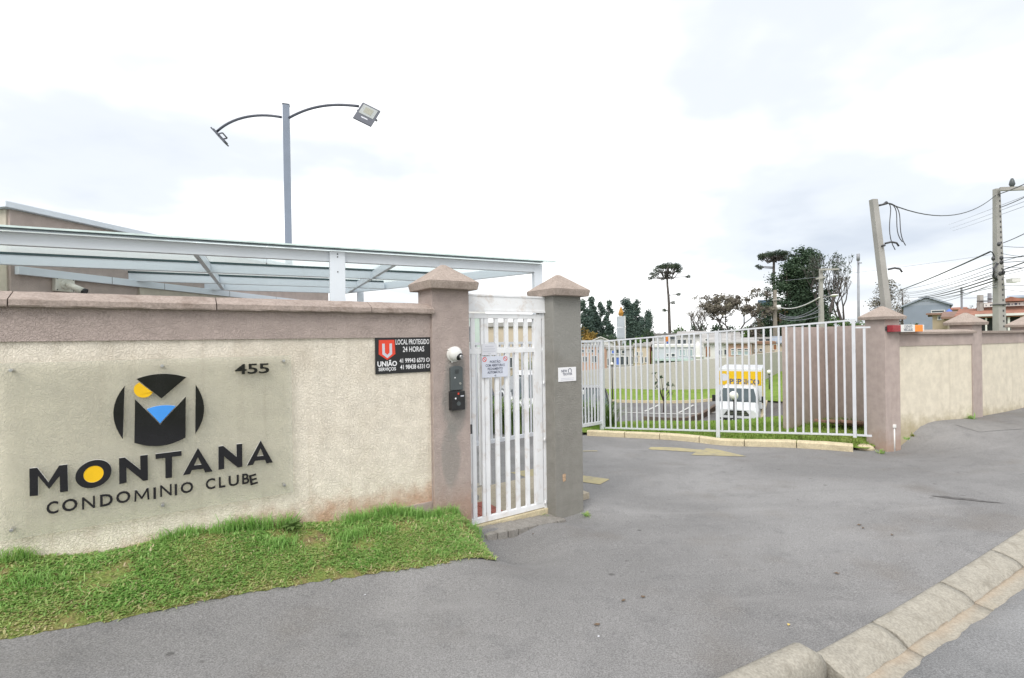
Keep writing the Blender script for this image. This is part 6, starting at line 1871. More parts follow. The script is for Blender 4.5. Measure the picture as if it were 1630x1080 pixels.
# young tree in the lot, in front of the beige wall
b = gz(1056, 645, -2.42); t = thing('young_tree', 'thin young tree with few leaves in front of the beige boundary wall', 'tree', (b.x, b.y, h(b.x, b.y)), 0)
sc_ = b.y / F
mb = MB(); tips = []
for (x1, z1) in [(-11, 48), (-8, 40), (9, 44), (16, 42), (4, 36), (-14, 62), (12, 30), (-2, 56)]:
    mb.tube([(0, 0, 18 * sc_), (x1 * .5 * sc_, .05, z1 * .75 * sc_), (x1 * sc_, .1, z1 * sc_)], [.03, .02, .01], 5); tips.append((x1 * sc_, .1, z1 * sc_))
mb.tube([(0, 0, -.2), (.02, 0, 20 * sc_)], [.045, .03], 6); mb.build('trunk', m_bark, t)
V, tn = leafcloud(tips, [(.14,) * 3] * len(tips), 130, .13, 1, .1); leafmesh('crown', V, tn, m_con, t)
# ================================================================== houses beyond the lot
m_glass = paint('window_glass', (.07, .085, .095), .1, .3, 2)
m_wfr = paint('window_frame_white', (.7, .7, .68), .5, .05, 3)
def col(n, c, d=None): return paint(n, c, .8, .08, .6, dirt=d or tuple(k * .55 for k in c), dirt_amt=.35, dirt_scale=.5)
m_tile = paint('clay_tiles', (.30, .135, .09), .85, .25, 2.5, dirt=(.16, .1, .08), dirt_amt=.5, dirt_scale=1.2)
m_tile_b = paint('brown_tiles', (.24, .15, .115), .85, .25, 2.5, dirt=(.13, .1, .08), dirt_amt=.5, dirt_scale=1.2)
m_fib = paint('fibre_cement_roof', (.36, .35, .34), .85, .15, 1, dirt=(.2, .19, .18), dirt_amt=.5, dirt_scale=.8)
m_greyroof = paint('blue_grey_roof', (.30, .34, .40), .6, .1, 1)
def house(name, label, x0, x1, yb, ye, D, wallm, roofm, roof='gable', yr=None, depth=7.0, windows=(), doors=(), over=.35, cat='house', group=None, eave_col=None):
    """front wall spans pixels x0..x1, base yb, eaves ye, ridge yr; the front is turned to the entrance"""
    cxp = (x0 + x1) / 2
    P0 = at(cxp, yb, D); yaw = -math.atan2(P0.x, D)
    fx_, fn_ = Vector((math.cos(yaw), math.sin(yaw), 0)), Vector((math.sin(yaw), -math.cos(yaw), 0))
    def fp(px, py, off=0.0):
        """local (x, z) of a pixel on the front plane moved forward by off"""
        r = at(px, py, 1.0) - Vector((0, 0, ZC)); o = P0 + fn_ * off
        k = (o.x * fn_.x + o.y * fn_.y) / (r.x * fn_.x + r.y * fn_.y)
        q = r * k
        return (Vector((q.x, q.y, 0)) - Vector((P0.x, P0.y, 0))).dot(fx_), ZC + q.z
    base = P0.z
    a = fp(x0, ye); b = fp(x1, ye); e = (a[1] + b[1]) / 2
    W = b[0] - a[0]; H = e - base
    cx0 = (a[0] + b[0]) / 2
    loc = Vector((P0.x, P0.y, 0)) + fx_ * cx0
    t = thing(name, label, cat, (loc.x, loc.y, base), yaw, group)
    def lp_(px, py, off=0.0):
        q = fp(px, py, off); return Vector((q[0] - cx0, -off, q[1] - base))
    t_fp[t.name] = lp_
    hw = W / 2
    MB().box(-hw, hw, 0, depth, -1.5, H).build('wall', wallm, t)
    if yr is not None: rz_ = fp(cxp, yr)[1] - base
    if roof == 'flat':
        MB().box(-hw - .12, hw + .12, -.12, depth + .12, H + .001, H + .22).build('roof', roofm, t)
    elif roof == 'shed':
        MB().hexa([(-hw - over, -over, H + .002), (hw + over, -over, H + .002), (hw + over, depth + over, rz_), (-hw - over, depth + over, rz_)],
                  [(-hw - over, -over, H + .10), (hw + over, -over, H + .10), (hw + over, depth + over, rz_ + .10), (-hw - over, depth + over, rz_ + .10)]).build('roof', roofm, t)
    elif roof == 'gable':      # ridge parallel to the front
        m = depth / 2
        mb = MB()
        mb.hexa([(-hw - over, -over, H - .05), (hw + over, -over, H - .05), (hw + over, m, rz_ - .1), (-hw - over, m, rz_ - .1)], [(-hw - over, -over, H + .07), (hw + over, -over, H + .07), (hw + over, m, rz_), (-hw - over, m, rz_)])
        mb.hexa([(-hw - over, m + .002, rz_ - .1), (hw + over, m + .002, rz_ - .1), (hw + over, depth + over, H - .05), (-hw - over, depth + over, H - .05)], [(-hw - over, m + .002, rz_), (hw + over, m + .002, rz_), (hw + over, depth + over, H + .07), (-hw - over, depth + over, H + .07)])
        mb.build('roof', roofm, t)
        for s in (-1, 1):
            MB().prism([(0, H + .001), (depth, H + .001), (m, rz_ - .11)], -.05, .05, Matrix.Translation((s * (hw - .06), 0, 0)) @ Matrix(((0, 0, 1, 0), (1, 0, 0, 0), (0, 1, 0, 0), (0, 0, 0, 1)))).build('gable', wallm, t)
    elif roof == 'front_gable':   # ridge runs away from the viewer
        MB().prism([(-hw, H + .001), (hw, H + .001), (0, rz_ - .1)], -.1, .0, STAND).build('gable', eave_col or wallm, t)
        mb = MB()
        for s in (-1, 1):
            q = [(s * (hw + over), -over, H - .14), (0, -over, rz_ - .02), (0, depth + over, rz_ - .02), (s * (hw + over), depth + over, H - .14)]
            if s > 0: q = [q[1], q[0], q[3], q[2]]
            mb.hexa(q, [(p[0], p[1], p[2] + .14) for p in q])
        mb.build('roof', roofm, t)
    for w in windows:
        wx0, wx1, wy0, wy1 = w[:4]
        p0 = lp_(wx0, wy1); p1 = lp_(wx1, wy0)
        X0, X1, Z0, Z1 = p0.x, p1.x, p0.z, p1.z
        f = .05
        mb = MB()
        mb.box(X0 - f, X1 + f, -.06, -.003, Z1, Z1 + f).box(X0 - f, X1 + f, -.08, -.003, Z0 - f, Z0).box(X0 - f, X0, -.06, -.003, Z0 + .001, Z1 - .001).box(X1, X1 + f, -.06, -.003, Z0 + .001, Z1 - .001)
        if X1 - X0 > .9: mb.box((X0 + X1) / 2 - .025, (X0 + X1) / 2 + .025, -.05, -.02, Z0 + .001, Z1 - .001)
        o = mb.build('window', m_wfr, t)
        MB().box(X0, X1, -.019, -.004, Z0, Z1).build('pane', w[4] if len(w) > 4 else m_glass, o)
    for d in doors:
        p0 = lp_(d[0], d[3]); p1 = lp_(d[1], d[2])
        MB().box(p0.x, p1.x, -.05, -.004, p0.z, p1.z).build('door', d[4], t)
    return t
t_fp = {}
c_cream = col('house_cream_wall', (.55, .47, .36)); c_pink = col('house_pink_wall', (.52, .34, .26)); c_white = col('house_white_wall', (.66, .66, .64)); c_grey = col('house_grey_wall', (.40, .40, .40))
c_blue = col('house_pale_blue_wall', (.46, .49, .52)); c_terra = col('terracotta_wall', (.42, .14, .10)); c_beige = col('house_beige_wall', (.46, .40, .32)); c_slate = col('house_slate_wall', (.24, .28, .34))
d_wood = paint('wooden_door', (.25, .11, .05), .6, .2, 3); m_teal = paint('teal_pane', (.32, .40, .41), .2, .1, 2); m_bl = paint('blue_print', (.08, .16, .5), .5, .1, 2); m_or = paint('orange_print', (.6, .2, .03), .5, .1, 2)
G = 'small houses beyond the parking lot'
house('house', 'pinkish house with dark windows seen through the gate leaf bars', 915, 966, 592, 553, 52, c_pink, m_fib, 'flat', windows=[(926, 930, 557, 561), (934, 938, 557, 561), (942, 946, 557, 561), (950, 954, 557, 562), (928, 934, 568, 576), (943, 949, 567, 577)], group=G)
house('house', 'white gabled roof house showing over the gate leaf', 936, 976, 575, 546, 78, c_white, col('pale_roof', (.6, .59, .57)), 'front_gable', 537, windows=[(948, 953, 549, 555), (958, 963, 549, 555)], group=G)
house('house', 'house with blue windows and a row of grey panes, right of the gate post', 966, 1008, 592, 556, 50, c_grey, m_fib, 'flat', windows=[(974, 978, 558, 563, m_bl), (981, 986, 557, 563), (990, 994, 558, 563), (967, 971, 571, 582), (974.5, 978.5, 569, 581), (981, 986, 569, 581, m_bl), (988, 993, 568, 581), (995.5, 1000, 568, 581), (1003, 1007, 568, 580)], group=G)
house('house', 'cream house with small dark square windows left of the red wall', 1009, 1034, 592, 552, 49, c_cream, m_fib, 'flat', windows=[(1011, 1015.5, 561, 566), (1018.5, 1022.5, 561, 566), (1010.5, 1015, 569, 577), (1019, 1023.5, 569, 578), (1027, 1031, 569, 577)], group=G)
house('house', 'narrow brick red wall building among the small houses', 1026, 1036, 590, 549, 51.5, c_terra, m_fib, 'flat', depth=3, group=G)
house('house', 'green shed with a white lean-to roof left of the araucaria', 1041, 1056, 585, 548, 58, col('green_wall', (.25, .36, .28)), m_fib, 'shed', 545, depth=3, group=G)
house('house', 'long low dark flat roofed building across the skyline under the araucaria', 1042, 1124, 560, 533, 72, c_grey, col('dark_flat_roof', (.2, .19, .19)), 'flat', windows=[(1046, 1060, 534.5, 537.5), (1066, 1076, 536, 541), (1082, 1092, 534, 538)], group=G)
house('house', 'white house with dark first floor windows behind the pale blue wall', 1082, 1122, 575, 533, 58, c_white, m_fib, 'gable', 527, windows=[(1078.5, 1083.5, 541, 550), (1086, 1092, 541, 551), (1095, 1101, 541, 551)], group=G)
t = house('house', 'pale blue walled workshop with a thin turquoise canopy', 1040, 1118, 592, 553, 47.5, c_blue, c_white, 'flat', windows=[(1061, 1064, 564, 567), (1069, 1074, 563.5, 568), (1052, 1060, 573.5, 577), (1062, 1070, 574, 577), (1082, 1090, 557, 566, m_teal), (1095, 1102, 557, 567, m_teal)], group=G)
p0 = t_fp[t.name](1043, 572); p1 = t_fp[t.name](1121, 570)
MB().box(p0.x, p1.x, -1.0, -.02, p0.z - .12, p0.z + .06).build('canopy', paint('turquoise_canopy', (.44, .55, .52), .5, .1, 2), t)
house('house', 'white house with a brown wooden door left of the terracotta one', 1120, 1158, 595, 546, 46.5, c_white, m_fib, 'gable', 531, windows=[(1144.5, 1149.5, 558, 565), (1153, 1160, 557, 565), (1123, 1126, 540, 543)], doors=[(1123.5, 1130, 552, 568, d_wood)], group=G)
house('house', 'terracotta pink house with teal panes above the truck', 1159, 1195, 597, 546, 45.5, col('salmon_wall', (.52, .34, .26)), m_fib, 'gable', 538, windows=[(1164, 1171, 556, 558), (1174, 1182, 556, 558), (1185, 1192, 556, 558), (1164.5, 1172, 559.5, 565, m_teal), (1174.5, 1182.5, 559.5, 565, m_teal), (1185, 1192, 559.5, 565, m_teal)], group=G)
house('house', 'beige house with a flat parapet right of the terracotta one', 1196, 1233, 592, 548, 47, c_beige, col('brown_parapet', (.25, .15, .10)), 'flat', windows=[(1201, 1205, 556, 560), (1209, 1213, 556, 559), (1231, 1236, 549, 557, d_wood)], group=G)
house('house', 'small grey roofed house by the left edge of the store wall', 1230, 1262, 585, 547, 56, c_cream, m_greyroof, 'shed', 537, windows=[(1232, 1238, 544, 548), (1244, 1252, 544, 548)], group=G)
house('house', 'white house with dark openings further back above the beige one', 1192, 1232, 575, 540, 62, c_white, m_fib, 'flat', windows=[(1208, 1214, 539.5, 544), (1219, 1225, 539.5, 544), (1200, 1204, 540, 545)], group=G)
house('house', 'grey roofed house low behind the bare brown tree', 1118, 1175, 565, 542, 66, c_grey, m_fib, 'gable', 529, group=G)
house('house', 'cream house end seen high through the pedestrian gate', 770, 872, 640, 520, 26, c_cream, m_fib, 'flat', windows=[(776, 784, 560, 590), (800, 815, 570, 585)], group=G)
house('house', 'pale green translucent walled porch seen through the pedestrian gate', 735, 768, 640, 500, 21, col('pale_green_wall', (.50, .60, .54)), c_white, 'flat', windows=[(741, 748, 520, 545)], depth=3, group=G)
# white tapering water tower among the houses
q = at(1111.5, 575, 46); zt_ = at(1111.5, 544, 46).z
t = thing('water_tower', 'white tapering water tower between the pale blue and the white house', 'tower', (q.x, q.y, q.z), 0)
sc_ = 46 / F
MB().tube([(0, 0, -1.5), (0, 0, 8 * sc_), (0, 0, (zt_ - q.z) - 8 * sc_), (0, 0, zt_ - q.z)], [8 * sc_, 7.5 * sc_, 4.5 * sc_, 1.6 * sc_], 12).build('shaft', c_white, t)
MB().tube([(0, 0, 5 * sc_), (0, 0, 9 * sc_)], [8.4 * sc_, 8.2 * sc_], 12).build('skirt', m_wfr, t)
# coloured advertising panel
q = at(1063, 552, 60); t = thing('advertising_panel', 'small orange and blue panel under the araucaria', 'sign', (q.x, q.y, q.z), 0)
s_ = 60 / F
MB().box(-3.3 * s_, 3.3 * s_, -.05, .05, 8 * s_, 16 * s_).build('orange_panel', m_or, t); MB().box(-3.3 * s_, 3.3 * s_, -.05, .05, -3 * s_, 7.9 * s_).build('blue_panel', m_bl, t)
MB().box(-2.2 * s_, 2.2 * s_, -.06, -.0501, 0, 2 * s_).build('print', m_wfr, t)
# monument with a gilded flame
q = at(989, 548, 84); s_ = 84 / F
t = thing('monument', 'grey square tower topped by a gilded flame, rising before the eucalyptus row', 'monument', (q.x, q.y, q.z), 0)
m_panel = paint('grey_cladding', (.42, .46, .50), .4, .08, .6)
for k in range(3): MB().box(-6 * s_, 4.6 * s_, -5 * s_, 5 * s_, (-8 + 17.5 * k) * s_ + .02, (-8 + 17.5 * (k + 1)) * s_ - .05).build('cladding_panel', m_panel, t)
MB().box(4.65 * s_, 6 * s_, -5.2 * s_, 5 * s_, -8 * s_, 44.6 * s_).build('corner_column', m_wfr, t)
m_gold = paint('gilded_metal', (.50, .25, .05), .35, .15, 1, metal=.6)
fl = MB(); fl.tube([(0, 0, 44.6 * s_), (0, 0, 48 * s_), (0, 0, 50 * s_), (0, 0, 60 * s_)], [2.4 * s_, 4 * s_, 4.1 * s_, .2 * s_], 4, smooth=False); fl.build('flame', m_gold, t)
# billboard behind the bare tree
q = at(1216, 505, 86); s_ = 86 / F
t = thing('billboard', 'pale blue billboard between bare tree and leaning araucaria', 'billboard', (q.x, q.y, q.z), 0)
MB().box(-9 * s_, 9 * s_, -.1, .1, 8 * s_, 27 * s_).build('panel', paint('billboard_blue', (.30, .47, .72), .5, .1, .5), t)
MB().box(-9 * s_, 2 * s_, -.12, -.101, 12 * s_, 20 * s_).build('print', m_wfr, t)
for x in (-6, 6): MB().box((x - .5) * s_, (x + .5) * s_, .101, .3, -30 * s_, 20 * s_).build('post', m_dark, t)

# ---- right hand side: houses over the side wall
house('house', 'blue grey house with a low gabled roof above the side wall', 1438, 1512, 512, 486, 44, c_slate, m_greyroof, 'front_gable', 473.5, depth=10, over=.2, eave_col=m_greyroof, windows=[(1483, 1503, 494.5, 498)])
house('house', 'cream house with one tiny dark window behind the dark green tree', 1484, 1532, 528, 500, 36, col('tan_wall', (.47, .39, .28)), m_tile_b, 'gable', 496, windows=[(1493.5, 1497, 504, 509)], depth=5)
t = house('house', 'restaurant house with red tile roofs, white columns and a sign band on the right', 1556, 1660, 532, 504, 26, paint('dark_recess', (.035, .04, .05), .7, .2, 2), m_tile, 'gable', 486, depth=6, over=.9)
fq = t_fp[t.name]
for (x0, x1) in [(1568.5, 1571), (1604, 1607.5), (1624, 1627)]:
    p0, p1 = fq(x0, 530, .7), fq(x1, 502, .7); MB().box(p0.x, p1.x, -.8, -.6, p0.z - .6, p1.z).build('column', c_white, t)
p0, p1 = fq(1552, 503.5, .9), fq(1662, 500.5, .9); MB().box(p0.x, p1.x, -1.0, -.93, p0.z - .03, p0.z + .09).build('eave_board', c_white, t)
# upper storey with the lettered white band
p0, p1 = fq(1566, 490, -1.6), fq(1630, 481, -1.6)
MB().box(p0.x - .3, p1.x + 1.2, 1.75, 5, p0.z - 1.2, p1.z + .05).build('upper_wall', col('brick_brown_wall', (.26, .15, .11)), t)
bnd = MB().box(p0.x, p1.x, 1.6, 1.74, p0.z + .02, p1.z + .02).build('sign_band', c_white, t)
rr_ = random.Random(4); mb = MB()
x = p0.x + .08; hb_ = p1.z - p0.z
while x < p1.x - .1:
    w = rr_.choice([.03, .05, .09])
    mb.box(x, x + w, 1.59, 1.5995, p0.z + .02 + hb_ * .25, p0.z + hb_ * rr_.uniform(.65, .85)); x += w + rr_.choice([.05, .08, .14])
mb.build('lettering', m_prt_dark, bnd)['kind'] = 'stuff'
a_ = fq(1584, 480.5, -1.4); b_ = fq(1642, 480.5, -1.4); rdg = fq(1609, 472.5, -1.4)
MB().prism([(a_.x, p1.z + .06), (b_.x, p1.z + .06), (rdg.x, rdg.z)], -5.2, -1.4, STAND).build('upper_roof', m_tile, t)
house('house', 'long brown roofed house sloping up to the restaurant', 1508, 1560, 535, 506, 30, c_beige, m_tile_b, 'gable', 492, depth=8, over=.3)
house('house', 'small red roofed house between blue grey house and brown roof', 1512, 1536, 515, 493, 52, c_cream, m_tile, 'gable', 488, depth=5, over=.2)
house('house', 'pale house with a chimney block on the far right hill', 1606, 1645, 500, 474, 60, c_cream, m_greyroof, 'gable', 468, depth=5, over=.2)
q = at(1511, 500, 40); t = thing('parasol', 'blue folded market parasol beside the blue grey house', 'parasol', (q.x, q.y, q.z - 1.5), 0)
MB().tube([(0, 0, -.6), (0, 0, 1.9)], .03, 6).build('pole', m_wfr, t)
MB().tube([(0, 0, 1.5), (0, 0, 1.9)], [.38, .04], 8, smooth=False).build('canopy', m_bl, t)

# ================================================================== poles
m_pole = paint('concrete_pole_grey', (.36, .35, .33), .85, .1, 2, .3, 40, dirt=(.22, .21, .2), dirt_amt=.35, dirt_scale=1.5)
def taper(mb, p0, p1, w0, d0, w1, d1):
    p0, p1 = Vector(p0), Vector(p1)
    b = [p0 + Vector((sx * w0 / 2, sy * d0 / 2, 0)) for sx, sy in ((-1, -1), (1, -1), (1, 1), (-1, 1))]
    t = [p1 + Vector((sx * w1 / 2, sy * d1 / 2, 0)) for sx, sy in ((-1, -1), (1, -1), (1, 1), (-1, 1))]
    return mb.hexa(b, t)
# tilted service post behind the right pillar
TD_ = 9.6
b0 = at(1413, 497, TD_); t0 = at(1390, 318, TD_)
dirv = (t0 - b0); gzb = h(b0.x, b0.y); base = b0 - dirv * ((b0.z - gzb) / dirv.z)
tilt = thing('tilted_post', 'leaning concrete service post with cut cables behind the right gate pillar', 'pole', (base.x, base.y, gzb), 0)
T_ = t0 - Vector((base.x, base.y, gzb))
taper(MB(), (0, 0, -.3), T_, .135, .15, .10, .11).build('shaft', m_pole, tilt, .006)
for (py, s) in [(389, 1), (430, 1)]:
    f = (497 - py) / (497 - 318); p = b0.lerp(t0, f) - Vector((base.x, base.y, gzb))
    MB().tube([p + Vector((.07, -.05, 0)), p + Vector((.16, -.1, .02)), p + Vector((.26, -.1, .0)), p + Vector((.30, -.1, -.06))], .018, 6).build('step_hook', m_dark, tilt)
iz = T_ - Vector((-.09, .02, .10))
MB().tube([iz + Vector((0, 0, -.02)), iz + Vector((.09, 0, 0)), iz + Vector((.15, 0, .03))], [.02, .02, .035], 8).build('insulator', m_dark, tilt)
MB().tube([iz + Vector((.02, 0, -.8)), iz + Vector((.02, -.11, -.8))], .02, 6).build('bolt', m_dark, tilt)
pt = Vector((base.x, base.y, gzb)) + iz + Vector((.16, 0, .03))
for i, (dx, dz, c) in enumerate([(.02, -.9, -.1), (.16, -.75, .05), (.22, -.82, .12)]):
    mb = MB(); mb.tube(bez(pt, pt + Vector((.28 + c, 0, -.05)), pt + Vector((c, 0, -.5)), pt + Vector((dx + .12, 0, dz)), 12), .008, 5)
    tag(mb.build('cut_cable', m_dark), ['cut cable end hanging nearest the top of the leaning post', 'middle cut cable end hanging from the leaning post', 'outermost cut cable end hanging from the leaning post'][i], 'cable', 'cut cables on the leaning post')
# utility pole on the right
UD = 15.5
ub = at(1592, 524, UD); ut = at(1586, 301, UD); gzu = h(ub.x, ub.y)
up = thing('utility_pole', 'tall concrete utility pole with a crossarm near the right edge', 'pole', (ub.x, ub.y, gzu - .2), 0)
U0 = Vector((ub.x, ub.y, gzu - .2))
UT = ut - U0
taper(MB(), (0, 0, -.5), UT, .30, .27, .135, .125).build('shaft', m_pole, up, .01)
UH = UT.z
for k in range(26):
    z = .35 * UH + k * .64 * UH / 26; f = z / UH
    if k == 0: hole = MB().box(-.02, .02, -.006, .0, -.03, .03).build('hole', m_dark, up); o = hole
    else: o = inst('hole', hole.data, up)
    o.location = (UT.x * f + .03, UT.y * f - (.27 + (.125 - .27) * (z + .5) / (UH + .5)) / 2, z)
ca0, ca1 = at(1583, 304, UD) - U0, at(1690, 300, UD - .6) - U0
MB().beam(ca0 + Vector((0, -.16, 0)), ca1 + Vector((0, -.16, 0)), .09, .11).build('crossarm', m_pole, up, .004)
for px in (1611, 1650, 1680):
    p = at(px, 299, UD - .2) - U0; mb = MB(); mb.tube([p, p + Vector((0, 0, .10)), p + Vector((0, 0, .2)), p + Vector((0, 0, .28))], [.03, .08, .06, .03], 8); mb.build('insulator', m_inter, up)
MB().tube([at(1588, 420, UD - .25) - U0, at(1582, 428, UD - .3) - U0, at(1581, 440, UD - .3) - U0, at(1587, 446, UD - .3) - U0], .035, 6).build('cable_loop', m_dark, up)
MB().box(-.02, .24, -.42, -.22, (at(1596, 452, UD).z - U0.z), (at(1596, 446, UD).z - U0.z)).build('junction_box', m_camw, up, .01)
for (px, py) in [(1581, 412), (1594, 411), (1590, 389), (1597, 434), (1592, 436), (1594, 418)]:
    p = at(px, py, UD - .3) - U0; MB().ball(p, .05, .045, .07, 8, 6).build('clamp', m_dark, up)
MB().box(-.165, .165, -.15, .15, at(1592, 486, UD).z - U0.z, at(1592, 484.5, UD).z - U0.z).build('band', m_dark, up)
# pole with crossarms behind the fence
PD = 42
pb = at(1307, 520, PD); ptp = at(1306.5, 428, PD); gzp = h(pb.x, pb.y)
p_ = thing('utility_pole', 'concrete pole with two crossarms in front of the dark conifers', 'pole', (pb.x, pb.y, gzp), 0)
O_ = Vector((pb.x, pb.y, gzp))
taper(MB(), (0, 0, -.5), ptp - O_, .44, .4, .2, .2).build('shaft', m_pole, p_)
for (x0, y0, x1, y1) in [(1299, 444, 1313, 441.5), (1305, 429.5, 1335, 428.8)]:
    MB().beam(at(x0, y0, PD - .3) - O_, at(x1, y1, PD - .3) - O_, .12, .14).build('crossarm', m_pole, p_)
MB().tube([at(1309, 473, PD) - O_, at(1320, 472, PD - 1) - O_, at(1327, 470.5, PD - 1.6) - O_], .04, 6).build('lamp_arm', m_steel, p_)
mb = MB(); mb.ball(at(1328, 470.5, PD - 1.8) - O_, .22, .4, .1, 10, 6); mb.build('lamp_head', m_camw, p_)
# antenna mast
pb = at(1366, 500, 46); gzp = h(pb.x, pb.y); O_ = Vector((pb.x, pb.y, gzp)); t = thing('antenna_mast', 'slim grey antenna mast with a cylindrical head left of the leaning post', 'mast', O_, 0)
m_mast = paint('mast_grey', (.27, .28, .31), .5, .1, 2)
MB().tube([(0, 0, -.5), at(1366, 415, 46) - O_], [.13, .09], 8).build('shaft', m_mast, t)
MB().tube([at(1366, 415, 46) - O_, at(1366, 404.5, 46) - O_], .14, 10).build('antenna_head', m_mast, t)
MB().beam(at(1366, 419, 46) - O_, at(1371, 419, 45.5) - O_, .1, .1).build('camera_arm', m_mast, t)
# three plain posts above the side wall
for (px, y0, y1, D, w, lab) in [(1531, 500, 457.5, 34, .10, 'slender grey post rising between the houses above the side wall'), (1560.5, 497, 470, 28, .24, 'short concrete post beside the brown roof'), (1575.5, 500, 467, 30, .16, 'dark post just left of the tall utility pole')]:
    b = at(px, y0, D); g = h(b.x, b.y); tp2 = at(px, y1, D).z
    t = thing('roadside_post', lab, 'pole', (b.x, b.y, g), 0); taper(MB(), (0, 0, -.3), (0, 0, tp2 - g), w, w, w * .8, w * .8).build('shaft', m_pole if w > .2 else m_mast, t)
    MB().beam((-w * 1.2, -w * .5, tp2 - g - .35), (w * 1.2, -w * .5, tp2 - g - .35), .05, .06).build('bracket', m_dark, t)
# brown timber pole left of the araucaria pair
b = at(1233, 515, 66); g = h(b.x, b.y); O_ = Vector((b.x, b.y, g))
t = thing('utility_pole', 'weathered timber coloured pole with a white transformer by the leaning araucaria', 'pole', O_, 0)
taper(MB(), (0, 0, -.5), at(1233.5, 462, 66) - O_, .45, .45, .3, .3).build('shaft', paint('weathered_pole', (.27, .24, .2), .85, .15, 2), t)
MB().tube([at(1239.5, 493, 65.5) - O_, at(1239.5, 486, 65.5) - O_], .26, 10).build('transformer', m_camw, t)
MB().beam(at(1229, 478, 65.7) - O_, at(1243, 477.5, 65.7) - O_, .12, .12).build('crossarm', m_pole, t)

# ---- wires
def wire(label, p0, p1, sag, r, mat=m_dark, n=16, group=None):
    mb = MB(); pts = []
    for i in range(n + 1):
        k = i / n; q = p0.lerp(p1, k); q = q + Vector((0, 0, -sag * 4 * k * (1 - k))); pts.append(q)
    mb.tube(pts, r, 5)
    return tag(mb.build('cable', mat, None, recentre=True), label, 'cable', group)
m_cab = paint('cable_black', (.05, .055, .06), .6, .1, 5); m_thin = paint('cable_grey', (.24, .26, .30), .6, .1, 5)
A = lambda px, py, D: at(px, py, D)
wire('thick dark cable sagging from the leaning post to the top of the utility pole', pt, A(1585, 311, UD), .42, .011, m_cab)
wire('dark cable rising from the utility pole top towards the upper right edge', A(1588, 310, UD), A(1760, 220, 8.5), .1, .014, m_cab)
wire('second dark cable rising from below the crossarm to the right edge', A(1591, 331, UD), A(1760, 236, 8.5), .1, .012, m_cab)
wire('dark cable running from the pole bracket up to the right edge', A(1597, 387, UD), A(1760, 290, 8.5), .1, .012, m_cab)
wire('thick dark cable descending left from the utility pole behind the leaning post', A(1576, 401, UD - .2), A(1414, 468, 40), .1, .026, m_cab)
wire('short dark cable bend joining the descending cable to the utility pole', A(1576, 401, UD - .2), A(1583, 409, UD - .2), -.05, .016, m_cab)
grp = 'telephone wires left of the utility pole'
for i, (y0, x1, y1, r, m) in enumerate([(418, 1443, 460, .014, m_thin), (431, 1446, 468, .014, m_thin), (437, 1449, 471, .012, m_thin), (441, 1462, 474, .024, m_cab), (446, 1470, 475, .024, m_cab), (457, 1450, 478, .012, m_thin)]):
    wire(['topmost thin grey wire sloping left from the utility pole', 'second thin grey wire from the top, left of the utility pole', 'third thin grey wire from the top, left of the utility pole', 'upper one of the two thick black wires left of the utility pole', 'lower one of the two thick black wires left of the utility pole', 'lowest thin wire left of the utility pole, almost level'][i],
         A(1586, y0, UD - .3), A(x1, y1, 42), .12, r, m, group=grp)
grp = 'telephone wires right of the utility pole'
for i, (y0, x1, y1, r, m) in enumerate([(411, 1760, 388, .012, m_cab), (416, 1760, 358, .010, m_thin), (418, 1760, 395, .010, m_cab), (430, 1760, 360, .018, m_cab), (434, 1760, 385, .012, m_cab), (455, 1760, 441, .010, m_thin)]):
    wire(['uppermost dark wire right of the utility pole clamp', 'steep thin wire right of the utility pole', 'second dark wire right of the utility pole clamp', 'thickest black wire bundle leaving the pole to the right', 'dark wire just under the thickest bundle on the right', 'lowest level wire right of the utility pole'][i],
         A(1596, y0, UD - .3), A(x1, y1, 9), .05, r, m, group=grp)
grp = 'thin high wires in the sky on the right'
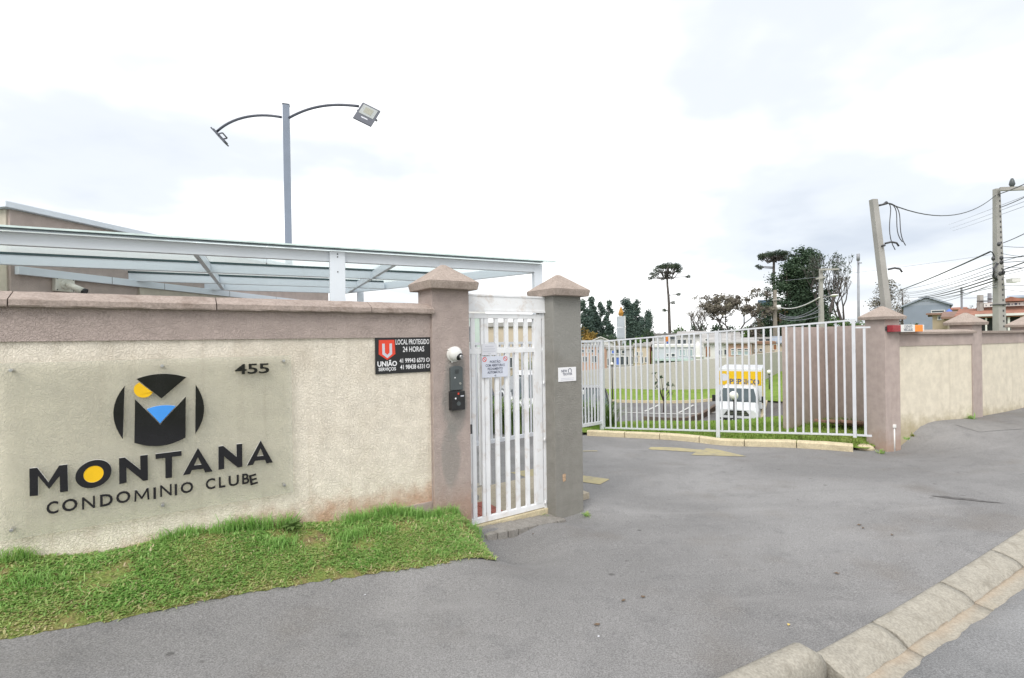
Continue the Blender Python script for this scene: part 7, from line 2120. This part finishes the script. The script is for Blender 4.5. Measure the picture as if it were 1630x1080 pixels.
for i, (x0, y0, y1) in enumerate([(1510, 358, 312), (1512, 364, 322), (1516, 368, 332)]):
    wire(['highest of three faint wires in the sky left of the utility pole', 'middle of three faint wires in the sky left of the utility pole', 'lowest of three faint wires in the sky left of the utility pole'][i], A(x0, y0, 70), A(1760, 262 + 10 * i, 10), .05, .010, m_thin, group=grp)
wire('faint level wire crossing the sky behind the leaning post', A(1250, 447, 44), A(1590, 404, 44), .1, .014, m_thin)
grp = 'wires between the two far poles'
for i, (y0, y1, r, m, s) in enumerate([(489, 474, .055, m_camw, .5), (499, 487, .03, m_thin, .7), (502, 493, .03, m_thin, .6), (505, 497, .03, m_thin, .3), (507, 504, .03, m_thin, .3)]):
    wire(['pale thick sagging cable from the white transformer to the pole with crossarms', 'uppermost of four dark wires sagging below the pale cable', 'second of four dark wires sagging below the pale cable', 'third of four dark wires sagging below the pale cable', 'lowest of four dark wires sagging below the pale cable'][i], A(1240, y0, 65), A(1304, y1, PD - .2), s, r, m, group=grp)
grp = 'fine wires fanning out right of the utility pole'
for i, (y0, y1) in enumerate([(392, 372), (404, 398), (424, 408), (438, 372), (442, 415), (460, 452)]):
    wire(['fine wire highest in the fan on the right of the utility pole', 'second highest fine wire in the fan on the right of the pole', 'third fine wire from the top in the fan on the right of the pole', 'steepest fine wire in the fan on the right of the pole', 'fifth fine wire from the top in the fan on the right of the pole', 'lowest fine wire in the fan on the right of the pole'][i], A(1595, y0, UD - .3), A(1760, y1, 9), .12, .007, m_cab, group=grp)
grp = 'fine wires fanning out left of the utility pole'
for i, (y0, x1, y1) in enumerate([(424, 1440, 466), (434, 1446, 474), (449, 1480, 482), (453, 1452, 480)]):
    wire(['fine wire highest in the fan left of the utility pole', 'second highest fine wire in the fan left of the utility pole', 'third fine wire in the fan left of the utility pole', 'lowest fine wire in the fan left of the utility pole'][i], A(1586, y0, UD - .3), A(x1, y1, 42), .2, .010, m_cab, group=grp)
wire('level wire from the grey post to the dark post above the side wall', A(1531, 475, 34), A(1592, 470, 30), .05, .012, m_cab)
print('objects', len(bpy.data.objects), 'tris', sum(len(o.data.polygons) for o in bpy.data.objects if o.type == 'MESH'))
